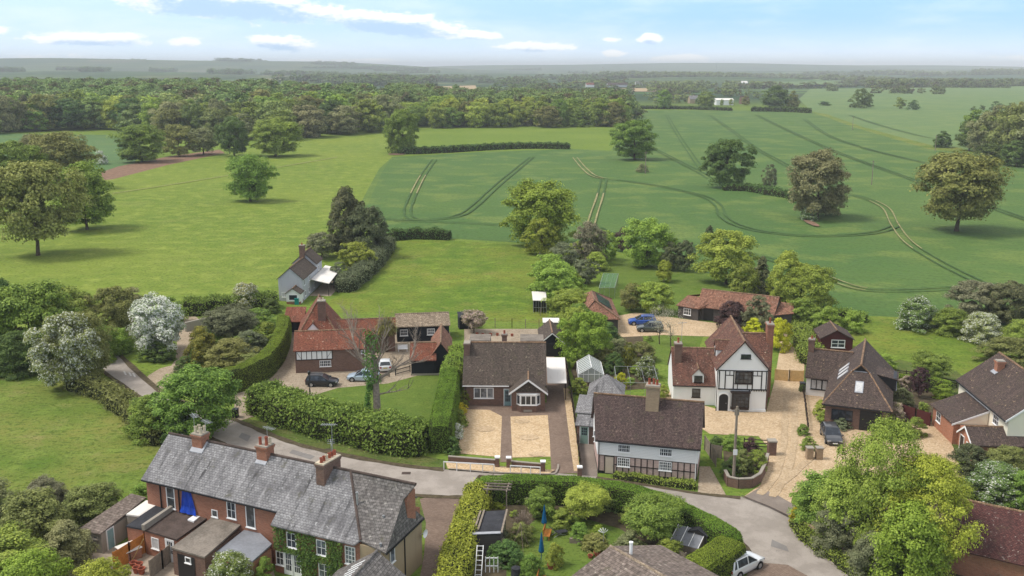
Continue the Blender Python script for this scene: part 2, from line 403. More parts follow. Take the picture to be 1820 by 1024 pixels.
M['crop'] = crop('young_wheat', (.068, .134, .034), (.093, .156, .037), (.142, .196, .047))
M['crop_edge'] = crop('thin_wheat_edge', (.085, .150, .032), (.115, .175, .036), (.15, .205, .045))
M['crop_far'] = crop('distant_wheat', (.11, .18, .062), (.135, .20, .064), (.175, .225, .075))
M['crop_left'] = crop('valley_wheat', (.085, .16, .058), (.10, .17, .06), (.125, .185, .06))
M['soil'] = plain('ploughed_soil', (.20, .125, .085), .95, .1, .3, .6)
M['bed_soil'] = plain('garden_bed_soil', (.085, .068, .042), .95, .1, .4, 2)
M['stubble'] = plain('tan_field', (.36, .27, .16), .95, .1, .2, .05)
M['rut'] = plain('tramline_rut', (.058, .108, .034), .95, .1, .35, .8)  # darker green paints the shade of the sunken ruts into the strip
M['rut_pale'] = plain('bare_tramline', (.25, .23, .11), .95, .1, .35, .5)
def asphalt(name, c, patch):
    m, nt, b = material(name, .9, .2); v = coords(nt)
    col = mixc(nt, noise(nt, v, .35, 6, .65).ss(.4, .62), c, patch); col = mixc(nt, noise(nt, v, .8, 4, .7).ss(.58, .75) * .5, col, tuple(k * .68 for k in c))
    col = mixc(nt, noise(nt, v, 14, 2).ss(.5, .7) * .3, col, tuple(k * .6 for k in c))
    w = noise(nt, v, .5, 4, .6, 1.5); crack = (w - .5)._m('ABSOLUTE').ss(.0, .012)
    col = mixc(nt, (crack._m('MULTIPLY', -1) + 1.0) * noise(nt, v, .09, 2).ss(.5, .6) * .5, col, (.05, .048, .045))
    put(nt, col, b.inputs['Base Color']); bump(nt, b, noise(nt, v, 20, 2), .2, .01); return m
M['asphalt'] = asphalt('worn_asphalt', (.27, .237, .207), (.345, .305, .27))
M['asphalt_drive'] = asphalt('brown_asphalt', (.20, .165, .14), (.25, .21, .18))
def gravel(name, c1, c2, c3, sz=7.0):
    m, nt, b = material(name, .95, .12); v = coords(nt)
    vo = node(nt, 'TexVoronoi', 1, {'Vector': v, 'Scale': sz}); sp = nt.nodes.new('ShaderNodeSeparateXYZ'); put(nt, vo, sp.inputs[0]); r = X(nt, sp.outputs[0])
    col = mixc(nt, noise(nt, v, .22, 5, .65).ss(.38, .68), c1, c2)
    col = mixc(nt, r.ss(.45, .95) * .55, col, c3); col = mixc(nt, r.ss(.35, .0) * .4, col, tuple(k * .5 for k in c1))
    tr = noise(nt, scaled(nt, v, (1.5, .2, 1)), .8, 3); col = mixc(nt, tr.ss(.55, .75) * .3, col, tuple(k * .7 for k in c1))
    put(nt, col, b.inputs['Base Color']); bump(nt, b, r, .5, .03); return m
M['gravel'] = gravel('golden_gravel', (.47, .335, .195), (.54, .395, .24), (.66, .54, .38))
M['gravel_white_house'] = gravel('buff_gravel', (.42, .305, .185), (.50, .37, .235), (.60, .48, .34))
M['road_patch'] = asphalt('repaired_asphalt', (.19, .175, .165), (.215, .20, .19))
M['gravel_worn'] = gravel('worn_gravel', (.385, .285, .18), (.46, .345, .22), (.55, .44, .31))
M['gravel_grey'] = gravel('grey_brown_gravel', (.27, .215, .155), (.34, .275, .205), (.42, .36, .28))
M['track'] = gravel('tan_track', (.30, .235, .165), (.37, .295, .215), (.44, .37, .28))
def pavers(name, c1, c2):
    m, nt, b = material(name, .9, .15); v = coords(nt)
    col, fac = bricks(nt, v, .22, .11, c1, c2, tuple(k * .4 for k in c1), .012)
    col = mixc(nt, noise(nt, v, .35, 5, .6).ss(.45, .75) * .55, col, tuple(k * .55 for k in c1))
    put(nt, col, b.inputs['Base Color']); bump(nt, b, fac * -1.0, .3, .01); return m
M['pavers'] = pavers('brown_block_paving', (.19, .135, .105), (.27, .20, .155))
M['paving'] = plain('stone_paving', (.34, .28, .22), .9, .15, .25, 2)
M['road_paint'] = plain('worn_road_paint', (.50, .48, .45), .8, .2, .25, 3)
M['kerb'] = plain('stone_kerb', (.27, .235, .20), .9, .15, .2, 2)
def far_land():
    "patchwork of distant fields and woods"
    m, nt, b = material('countryside', .95, .05); v = coords(nt)
    w = noise(nt, v, .002, 3); vv = node(nt, 'VectorMath', 0, {0: v, 1: node(nt, 'CombineXYZ', 0, {'X': w * 260.0, 'Y': w * 190.0, 'Z': 0.0})}, operation='ADD')
    vo = node(nt, 'TexVoronoi', 1, {'Vector': scaled(nt, vv, (1, .55, 1)), 'Scale': .0042}); sp = nt.nodes.new('ShaderNodeSeparateXYZ'); put(nt, vo, sp.inputs[0]); r = X(nt, sp.outputs[0])
    col = ramp(nt, r, [(0, (.115, .175, .035)), (.3, (.05, .12, .04)), (.42, (.13, .19, .05)), (.6, (.19, .21, .07)), (.68, (.07, .13, .045)), (.85, (.14, .19, .06)), (.93, (.30, .25, .13)), (1, (.03, .06, .025))])
    wd = noise(nt, scaled(nt, v, (.0007, .0028, 1)), 1.0, 6, .62); col = mixc(nt, wd.ss(.42, .48) * .92, col, (.030, .055, .026))
    col = mixc(nt, noise(nt, v, .05, 4).ss(.5, .7) * .4, col, (.05, .085, .025))
    sepn = nt.nodes.new('ShaderNodeSeparateXYZ'); put(nt, v, sepn.inputs[0]); y = X(nt, sepn.outputs[1])
    near = (.112, .182, .03)
    g1 = noise(nt, v, .02, 5, .6); st = noise(nt, scaled(nt, v, (.5, 1.6, 1)), .9, 4, .7)
    nc = mixc(nt, g1.ss(.35, .68), near, (.16, .225, .037)); nc = mixc(nt, st.ss(.44, .58) * .7, nc, (.18, .23, .045))
    nc = mixc(nt, noise(nt, v, 1.9, 3, .7).ss(.5, .6) * .55, nc, (.06, .09, .018))
    put(nt, mixc(nt, y.ss(900, 1300), nc, col), b.inputs['Base Color']); bump(nt, b, st, .7, .2); return m
M['land'] = far_land()
# ---- leaves: colour differs from leaf to leaf and from plant to plant
def leaves(name, dark, mid, light, flower=None, famt=0, trans=.3, obj_var=.14, stand=False):
    m = bpy.data.materials.new(name); m.use_nodes = True; nt = m.node_tree; b = nt.nodes['Principled BSDF']; out = nt.nodes['Material Output']
    isl = node(nt, 'NewGeometry', 'Random Per Island'); orn = node(nt, 'ObjectInfo', 'Random'); v = coords(nt)
    cl = noise(nt, v, 5.0, 2) if False else noise(nt, coords(nt, 'Generated'), 5.0, 2)
    f = isl * .55 + cl * .6 - .08
    col = ramp(nt, f, [(.12, dark), (.45, mid), (.85, light)])
    hs = node(nt, 'HueSaturation', 0, {'Color': col, 'Value': orn * (2 * obj_var) + (1 - obj_var), 'Hue': (orn * 7.31)._m('FRACT') * .045 + .478})
    if stand:
        sn = noise(nt, v, .055, 2, .6); hs = mixc(nt, sn.ss(.5, .62), hs, mixc(nt, isl, (.09, .08, .035), (.19, .165, .075))); hs = mixc(nt, noise(nt, v, .08, 2).ss(.55, .68), hs, mixc(nt, isl, (.06, .10, .022), (.16, .22, .045)))
    if flower:
        fl = noise(nt, coords(nt, 'Generated'), 3.6, 3, .6)
        hs = mixc(nt, ((isl * 5.7)._m('FRACT') + fl * .9 - .45).ss(1 - famt - .06, 1 - famt + .06), hs, flower)
    put(nt, hs, b.inputs['Base Color']); b.inputs['Roughness'].default_value = .6; b.inputs['Specular IOR Level'].default_value = .18
    tr = nt.nodes.new('ShaderNodeBsdfTranslucent'); put(nt, hs, tr.inputs[0])
    mx = nt.nodes.new('ShaderNodeMixShader'); mx.inputs[0].default_value = trans
    nt.links.new(b.outputs[0], mx.inputs[1]); nt.links.new(tr.outputs[0], mx.inputs[2]); nt.links.new(mx.outputs[0], out.inputs[0])
    return m
L = {}
L['oak'] = leaves('oak_leaves', (0.062, 0.103, 0.022), (0.209, 0.291, 0.054), (0.381, 0.468, 0.089))
L['dark'] = leaves('dark_leaves', (0.034, 0.065, 0.019), (0.112, 0.182, 0.047), (0.203, 0.288, 0.069))
L['green'] = leaves('mid_green_leaves', (0.066, 0.103, 0.022), (0.220, 0.311, 0.055), (0.395, 0.501, 0.091))
L['light'] = leaves('light_green_leaves', (0.101, 0.144, 0.028), (0.317, 0.414, 0.067), (0.517, 0.613, 0.110))
L['lime'] = leaves('lime_leaves', (0.101, 0.135, 0.019), (0.303, 0.382, 0.046), (0.484, 0.569, 0.091))
L['olive'] = leaves('olive_leaves', (0.072, 0.083, 0.025), (.24, .26, .075), (.38, .39, .125))
L['gold_oak'] = leaves('golden_oak_leaves', (.10, .10, .025), (.28, .285, .08), (.44, .43, .125))
L['brown'] = leaves('brown_budding_leaves', (.10, .105, .042), (.28, .29, .125), (.45, .45, .21))
L['conifer'] = leaves('conifer_needles', (.032, .042, .018), (.105, .122, .052), (.20, .21, .09), trans=.08)
L['gold_conifer'] = leaves('gold_conifer_needles', (0.032, 0.042, 0.009), (.15, .165, .026), (.36, .34, .05), trans=.1)
L['blossom'] = leaves('hawthorn_blossom', (0.068, 0.100, 0.037), (0.242, 0.317, 0.131), (0.466, 0.539, 0.242), (.80, .81, .74), .66)
L['half_blossom'] = leaves('fading_blossom', (0.078, 0.095, 0.028), (0.279, 0.299, 0.090), (0.471, 0.493, 0.160), (.70, .71, .60), .40)
L['white_flower'] = leaves('white_flowering_leaves', (0.054, 0.084, 0.028), (0.171, 0.246, 0.063), (0.320, 0.407, 0.108), (.78, .78, .72), .18)
L['pink_flower'] = leaves('pink_flowering_leaves', (0.092, 0.084, 0.045), (0.299, 0.279, 0.128), (0.471, 0.428, 0.214), (.66, .5, .46), .5)
L['purple'] = leaves('purple_leaves', (0.027, 0.016, 0.017), (0.094, 0.047, 0.051), (0.179, 0.099, 0.094))
L['yellow'] = leaves('yellow_leaves', (0.179, 0.179, 0.014), (0.620, 0.574, 0.031), (0.800, 0.800, 0.078))
L['grey'] = leaves('grey_green_leaves', (0.061, 0.072, 0.036), (.19, .215, .11), (.32, .34, .185))
L['thin_blossom'] = leaves('thin_blossom', (0.158, 0.143, 0.095), (0.440, 0.407, 0.297), (0.682, 0.638, 0.517))
L['bare'] = leaves('sparse_budding_leaves', (.085, .08, .045), (.22, .215, .125), (.36, .35, .21))
L['hedge'] = leaves('clipped_hedge_leaves', (0.053, 0.098, 0.013), (0.185, 0.289, 0.030), (0.308, 0.425, 0.052), obj_var=.1)
L['hedge_dark'] = leaves('laurel_leaves', (0.047, 0.078, 0.014), (0.184, 0.246, 0.043), (0.380, 0.455, 0.089), obj_var=.12)
L['wood'] = leaves('woodland_leaves', (0.062, 0.098, 0.029), (0.200, 0.276, 0.080), (0.371, 0.448, 0.137), obj_var=.42)
L['ivy'] = leaves('ivy_leaves', (0.027, 0.060, 0.014), (0.094, 0.176, 0.034), (0.186, 0.298, 0.055))
L['wood_mass'] = leaves('wood_mass_leaves', (0.060, 0.094, 0.029), (0.192, 0.264, 0.077), (0.355, 0.427, 0.131), stand=True)
# ---------------------------------------------------------------- ground
def land_h(x, y):
    "rolling ridges in the far distance"
    if y < 1500: return 0.0
    f = min(1, (y - 1500) / 1500); f = f * f * (3 - 2 * f)
    h = 9 * math.sin(x * .0011 + y * .0006 + 1.3) + 8 * math.sin(x * .0004 - y * .0011 + .4) + 5 * math.sin(x * .0031 + y * .0017)
    for (cx, cy, sx, sy, a) in ((-3200, 6200, 2100, 900, 78), (-1300, 6800, 1300, 900, 52), (600, 9000, 2500, 1500, 40), (3600, 8800, 2600, 1200, 52), (560, 2900, 420, 330, 17), (-900, 2700, 700, 400, -6)):
        h += a * math.exp(-((x - cx) / sx) ** 2 - ((y - cy) / sy) ** 2)
    return h * f
ys = [-60, 0, 40, 80, 120, 200, 300, 450, 700, 1000, 1300] + [1500 + 120 * i for i in range(30)] + [5100 + 260 * i for i in range(28)] + [13000, 15000, 20000, 30000]
xn = 121
V, Fc = [], []
for y in ys:
    wd = max(500, y * .75 + 300)
    for i in range(xn):
        x = (i / (xn - 1) * 2 - 1) * wd; V.append((x, y, land_h(x, y)))
for j in range(len(ys) - 1):
    for i in range(xn - 1):
        a = j * xn + i; Fc.append((a, a + 1, a + xn + 1, a + xn))
me = bpy.data.meshes.new('ground'); me.from_pydata(V, [], Fc); me.materials.append(M['land'])
me.polygons.foreach_set('use_smooth', [True] * len(Fc))
tag(link('ground', me), kind='structure')
def wood_h(x, y): return 5.0 * min(1, max(0, (y - 545) / 330)) * min(1, max(0, (-40 - x) / 60))
LAYER = [0]
def sheet(name, px, mat, z=None, smooth=0, kind='structure', world=False):
    "flat sheet given by photo pixels of its outline on the ground"
    LAYER[0] += 1; z = z if z is not None else .003 + .0012 * LAYER[0]
    P = [Vector(p) if world else at(*p) for p in px]
    if smooth: P = smooth_path(P, closed=True, per=smooth)
    bm = bmesh.new(); f = bm.faces.new([bm.verts.new((p.x, p.y, z)) for p in P])
    bmesh.ops.triangulate(bm, faces=[f]); bmesh.ops.recalc_face_normals(bm, faces=bm.faces)
    for f in bm.faces:
        if f.normal.z < 0: f.normal_flip()
    me = bpy.data.meshes.new(name); bm.to_mesh(me); bm.free(); me.materials.append(mat)
    return tag(link(name, me), kind=kind)
RB = [0]
def ribbon(name, P, w, mat, z, per=5, kind='structure', taper=False):
    RB[0] += 1; z += .0004 * RB[0]
    P = smooth_path([Vector((p[0], p[1], 0)) for p in P], per=per); V = []; n = len(P)
    rr = random.Random(len(P))
    for i, p in enumerate(P):
        t = (P[min(i + 1, n - 1)] - P[max(i - 1, 0)]).normalized(); s = Vector((-t.y, t.x, 0))
        ww = w * (rr.uniform(.7, 1.25) if taper else 1)
        V += [(p + s * ww / 2)[:2] + (z,), (p - s * ww / 2)[:2] + (z,)]
    me = bpy.data.meshes.new(name); me.from_pydata(V, [], [(2 * i + 1, 2 * i + 3, 2 * i + 2, 2 * i) for i in range(n - 1)]); me.materials.append(mat)
    return tag(link(name, me), kind=kind)
# fields
sheet('pasture', [(-160, 470), (0, 395), (110, 335), (190, 310), (400, 272), (545, 249), (690, 233), (700, 280), (660, 332), (645, 395), (640, 470), (560, 470), (490, 530), (420, 560), (300, 575), (100, 600), (-200, 640)], M['pasture'])
sheet('wheat_field', [(697, 279), (860, 270), (1012, 265), (1085, 268), (1125, 222), (1150, 196), (1300, 196), (1440, 199), (1520, 224), (1660, 262), (1900, 300), (2200, 420), (2200, 640), (1900, 590), (1690, 568), (1560, 562), (1480, 560), (1400, 540), (1360, 520), (1210, 470), (1060, 440), (960, 434), (800, 424), (690, 415), (640, 405), (650, 372), (664, 340), (678, 308)], M['crop'])
sheet('wheat_edge', [(697, 279), (678, 308), (664, 340), (650, 372), (640, 405), (622, 408), (636, 372), (654, 336), (674, 300)], M['crop_edge'])
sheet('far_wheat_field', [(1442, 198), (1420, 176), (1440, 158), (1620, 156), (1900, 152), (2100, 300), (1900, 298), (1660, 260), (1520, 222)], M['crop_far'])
sheet('grass_strip', [(1440, 198), (1470, 203), (1540, 228), (1670, 262), (1700, 262), (1760, 275), (1700, 270), (1650, 265), (1520, 227)], M['rough'], smooth=0)
sheet('valley_field', [(-250, 292), (-250, 238), (0, 237), (60, 238), (200, 240), (250, 262), (235, 300), (150, 320), (0, 330)], M['crop_left'])
sheet('ploughed_field', [(175, 308), (210, 296), (300, 278), (390, 266), (400, 272), (300, 293), (200, 319), (186, 320)], M['soil'])
sheet('ploughed_corner', [(-60, 350), (20, 332), (10, 356), (-60, 380)], M['soil'])
sheet('tan_field', [(735, 164), (775, 154), (845, 152), (850, 165)], M['stubble'], z=.3)
sheet('tan_strip', [(1065, 157), (1180, 157), (1180, 163), (1060, 163)], M['stubble'], z=.3)
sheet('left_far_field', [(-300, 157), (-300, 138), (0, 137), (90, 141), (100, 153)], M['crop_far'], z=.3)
sheet('green_far_field', [(600, 122.5), (760, 123), (800, 126.5), (640, 126.5)], M['pasture'], z=20)
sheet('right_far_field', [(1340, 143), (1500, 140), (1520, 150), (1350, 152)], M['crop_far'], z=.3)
sheet('paddock', [(702, 428), (800, 428), (900, 434), (955, 440), (985, 480), (975, 560), (960, 575), (800, 566), (600, 556), (575, 545), (600, 525), (650, 470)], M['paddock'])
sheet('rough_meadow', [(-200, 625), (0, 610), (60, 630), (180, 690), (300, 770), (290, 800), (230, 880), (150, 960), (-300, 1060)], M['rough'])
sheet('orchard_lawn', [(1090, 470), (1130, 465), (1230, 480), (1330, 520), (1360, 560), (1300, 590), (1150, 560), (1080, 560), (1060, 500)], M['lawn'])
sheet('back_lawn', [(1130, 590), (1250, 598), (1240, 625), (1190, 650), (1140, 640)], M['lawn'])
sheet('right_meadow', [(1400, 575), (1480, 562), (1560, 563), (1700, 570), (1900, 600), (1900, 720), (1740, 660), (1640, 670), (1560, 640), (1440, 620)], M['paddock'])
sheet('front_lawn', [(545, 700), (600, 688), (690, 680), (740, 664), (790, 664), (790, 770), (740, 800), (600, 760), (520, 720)], M['lawn'])
sheet('garden_ground', [(830, 850), (1000, 862), (1150, 893), (1290, 950), (1320, 1010), (1250, 1060), (760, 1080), (790, 960)], M['lawn'])
sheet('roadside_verge', [(420, 740), (560, 770), (700, 800), (790, 818), (795, 838), (700, 832), (560, 800), (430, 765)], M['verge'])
sheet('south_verge', [(700, 870), (745, 876), (775, 882), (772, 890), (752, 950), (735, 960), (690, 900)], M['verge'])
sheet('village_ground', [(1420, 650), (1600, 640), (1700, 660), (1750, 700), (1700, 800), (1600, 800), (1430, 760)], M['verge'])
# tracks, drives, road
sheet('farm_track', [(318, 565), (352, 566), (338, 620), (322, 665), (300, 690), (282, 706), (258, 676), (285, 655), (312, 640)], M['track'], smooth=3)
sheet('yard', [(500, 590), (545, 590), (600, 640), (640, 640), (700, 590), (800, 590), (800, 640), (742, 668), (690, 682), (600, 690), (548, 706), (500, 715), (470, 735), (415, 752), (418, 700), (470, 660)], M['gravel_grey'])
sheet('front_gravel', [(828, 722), (975, 722), (982, 812), (900, 814), (812, 806)], M['gravel'])
sheet('brick_path', [(893, 715), (906, 715), (911, 822), (889, 822)], M['pavers'])
sheet('brick_apron', [(828, 716), (975, 716), (977, 738), (905, 741), (893, 741), (870, 729), (830, 728)], M['pavers'])
sheet('brick_drive', [(968, 636), (1006, 636), (1012, 700), (1024, 790), (1030, 842), (980, 842), (977, 780), (972, 720)], M['pavers'])
sheet('gravel_edge', [(1001, 690), (1013, 690), (1027, 800), (1030, 838), (1020, 838), (1012, 780)], M['gravel'])
sheet('side_yard', [(1030, 780), (1060, 790), (1062, 850), (1030, 846)], M['asphalt_drive'])
sheet('rear_patio', [(825, 585), (985, 585), (985, 640), (825, 640)], M['gravel_grey'])
sheet('forecourt', [(1182, 688), (1198, 706), (1272, 727), (1362, 732), (1376, 680), (1386, 620), (1378, 585), (1396, 600), (1430, 640), (1428, 690), (1432, 740), (1446, 760), (1470, 742), (1560, 770), (1600, 780), (1620, 750), (1668, 752), (1694, 795), (1712, 850), (1640, 850), (1560, 850), (1440, 850), (1408, 885), (1400, 918), (1318, 886), (1352, 862), (1370, 800), (1348, 776), (1262, 772), (1220, 745), (1160, 700)], M['gravel_white_house'])
sheet('side_gravel', [(1429, 698), (1472, 704), (1476, 772), (1438, 768)], M['gravel_white_house'])
sheet('flower_bed', [(1290, 850), (1296, 862), (1312, 866), (1334, 865), (1349, 856), (1357, 840), (1366, 806), (1320, 800), (1285, 800)], M['bed_soil'])
sheet('flower_bed', [(1080, 600), (1140, 596), (1165, 640), (1160, 690), (1100, 695), (1030, 700), (1015, 660), (1030, 630)], M['bed_soil'])
sheet('flower_bed', [(845, 860), (1000, 872), (1150, 905), (1290, 960), (1230, 1000), (1180, 985), (1100, 940), (980, 905), (900, 960), (900, 1050), (830, 1050)], M['bed_soil'])
sheet('flower_bed', [(1590, 690), (1690, 700), (1700, 740), (1640, 760), (1590, 745)], M['bed_soil'])
sheet('flower_bed', [(1412, 935), (1470, 925), (1700, 860), (1850, 880), (1850, 1060), (1600, 1060), (1500, 1012), (1440, 972)], M['bed_soil'])
sheet('rear_gravel', [(1098, 562), (1130, 556), (1250, 572), (1400, 590), (1398, 610), (1300, 600), (1180, 596), (1098, 600)], M['gravel_white_house'])
sheet('brick_lane', [(746, 888), (778, 878), (826, 884), (812, 940), (790, 1060), (740, 1060), (754, 985), (757, 930)], M['pavers'])
sheet('side_path', [(1243, 830), (1262, 830), (1290, 880), (1240, 880)], M['track'])
sheet('backyard', [(110, 985), (300, 960), (480, 985), (500, 1080), (60, 1080)], M['paving'])
sheet('road', [(175, 600), (205, 622), (258, 672), (300, 703), (360, 725), (425, 748), (490, 775), (560, 797), (700, 824), (800, 836), (980, 841), (1060, 848), (1140, 860), (1240, 876), (1320, 884), (1372, 905), (1400, 918), (1412, 938), (1440, 972), (1500, 1012), (1600, 1070),
               (1380, 1080), (1335, 1010), (1318, 965), (1240, 920), (1150, 893), (1000, 860), (850, 846), (838, 862), (822, 886), (745, 884), (660, 872), (560, 850), (450, 815), (380, 784), (300, 740), (240, 704), (182, 662), (150, 620)], M['asphalt'])
sheet('drive_apron', [(1322, 884), (1350, 868), (1380, 880), (1415, 900), (1402, 922), (1372, 906)], M['asphalt_drive'])
sheet('parking_bay', [(1338, 1000), (1400, 1005), (1480, 1050), (1300, 1080)], M['pavers'])
for k, dxp in enumerate((0, 9, 16)):
    sheet('road_marking', [(219 + dxp, 661 + dxp * .2), (222 + dxp, 660.5 + dxp * .2), (225.5 + dxp, 667 + dxp * .2), (222.5 + dxp, 667.5 + dxp * .2)], M['road_paint'])
ribbon('kerb', [at(*p) for p in ((1404, 930), (1412, 945), (1440, 975), (1500, 1016), (1560, 1050))], .25, M['kerb'], .1)
ribbon('kerb', [at(*p) for p in ((1318, 884), (1345, 895), (1372, 906), (1402, 921))], .16, M['felt_brown'], .2)
ribbon('kerb', [at(*p) for p in ((800, 836), (880, 842), (975, 845), (990, 838), (992, 828))], .2, M['kerb'], .19)
for (u, v, r) in ((722, 842, .45), (585, 800, .4)):
    c = at(u, v); sheet('manhole_cover', [(c.x + dx * r, c.y + dy * r * .7, 0) for dx, dy in ((-1, -1), (1, -1), (1, 1), (-1, 1))], M['felt_brown'], world=True)
# dirty edges, repairs and wheel tracks on the lane and drives
ribbon('road_edge', [at(*p) for p in ((205, 624), (258, 674), (300, 705), (360, 727), (425, 750), (490, 777), (560, 799), (700, 826), (790, 836))], .8, M['bed_soil'], .085, taper=True)
ribbon('road_edge', [at(*p) for p in ((1060, 850), (1140, 862), (1240, 878), (1316, 886))], .6, M['bed_soil'], .085, taper=True)
ribbon('road_edge', [at(*p) for p in ((182, 660), (240, 702), (300, 738), (380, 782), (450, 813), (560, 848), (660, 870), (745, 882), (820, 885))], .7, M['bed_soil'], .085, taper=True)
ribbon('road_edge', [at(*p) for p in ((850, 848), (1000, 862), (1150, 895), (1240, 922), (1316, 965), (1335, 1008))], .7, M['bed_soil'], .085, taper=True)
for px in ([(1150, 880), (1190, 886), (1186, 894), (1148, 888)], [(1372, 960), (1398, 972), (1402, 982), (1370, 972)], [(520, 800), (560, 812), (552, 818), (514, 806)], [(430, 770), (446, 776), (440, 786), (424, 778)]): sheet('road_repair', px, M['road_patch'])
for px in ([(1350, 880), (1375, 850), (1392, 800), (1395, 740), (1400, 690)], [(1372, 884), (1394, 850), (1410, 800), (1412, 740), (1416, 690)], [(1390, 860), (1440, 815), (1465, 790)]): ribbon('wheel_track', [at(*p) for p in px], .8, M['gravel_worn'], .078, taper=True)
# faint rings left in the bungalow gravel
for (u, v, r) in ((927, 749, .95), (940, 778, 1.1), (955, 808, .9), (862, 763, 1.1)):
    c = at(u, v); sheet('bare_gravel_patch', [(c.x + r * math.cos(t * .5236), c.y + r * .8 * math.sin(t * .5236), 0) for t in range(12)], M['gravel_white_house'], world=True)
# tramlines left by the sprayer: two wheel ruts each
def tram(px, pale=0.0, gap=1.9, w=.45, mat=None):
    P = smooth_path([Vector((*at(*p).xy, 0)) for p in px], per=6); n = len(P)
    far = max(p.y for p in P); z = .25 if far > 200 else .14
    for s in (-1, 1):
        Q = []
        for i, p in enumerate(P):
            t = (P[min(i + 1, n - 1)] - P[max(i - 1, 0)]).normalized(); Q.append(p + Vector((-t.y, t.x, 0)) * s * gap / 2)
        ww = w * (1 if far < 330 else 1.5)
        ribbon('tractor_rut', Q, ww, M['rut'], z, per=1, taper=True)
        if pale:
            m0, m1 = pale if isinstance(pale, tuple) else (0, 1)
            a, b = int(m0 * (n - 1)), max(int(m1 * (n - 1)), int(m0 * (n - 1)) + 2)
            ribbon('bare_rut', Q[a:b], ww * .75, M['rut_pale'], z + .03, per=1, taper=True)
tram([(772, 284), (752, 312), (735, 345), (724, 375), (732, 389), (755, 391)], (.2, .45))
tram([(945, 280), (890, 325), (840, 370), (815, 384), (780, 390), (720, 391), (676, 390)])
tram([(700, 393), (800, 396), (900, 402), (960, 410)])
tram([(1022, 281), (1040, 302), (1062, 316), (1110, 322), (1180, 333), (1250, 350), (1276, 366), (1284, 384), (1310, 401), (1360, 413), (1440, 420), (1520, 418), (1566, 412), (1592, 402)], (0, .2))
tram([(1073, 320), (1066, 350), (1056, 380), (1048, 408)], (.3, 1))
tram([(1185, 205), (1205, 240), (1225, 270), (1248, 304)])
tram([(1160, 264), (1195, 282), (1240, 305), (1262, 318)])
tram([(1262, 205), (1300, 232), (1340, 262), (1390, 290), (1440, 318)])
tram([(1345, 205), (1400, 232), (1480, 268), (1560, 298), (1650, 330), (1740, 362), (1850, 400)])
tram([(1430, 212), (1470, 240), (1530, 262), (1600, 280), (1680, 298)])
tram([(1505, 345), (1545, 356), (1575, 372), (1590, 400), (1615, 432), (1670, 468), (1745, 505)], (.2, .75))
tram([(1345, 455), (1390, 468), (1440, 482), (1490, 503), (1540, 516), (1620, 517), (1700, 513), (1780, 508)], (.2, .6))
tram([(1060, 405), (1100, 420), (1160, 428), (1250, 440), (1345, 455)])
tram([(1510, 205), (1560, 222), (1640, 243), (1700, 250)])
ribbon('footpath', [at(*p) for p in ((200, 345), (330, 325), (470, 302), (600, 280))], .7, M['rut_pale'], .2, taper=True)
for (u, v, a, b) in ((705, 275, 16, 2.5), (1442, 398, 8, 7)):
    c = at(u, v); sx = depth(c) / F_PX
    sheet('bare_earth', [(c.x + a * sx * math.cos(t * .7854), c.y + b * sx * 6 * math.sin(t * .7854), 0) for t in range(8)], M['soil'], world=True, z=.3)
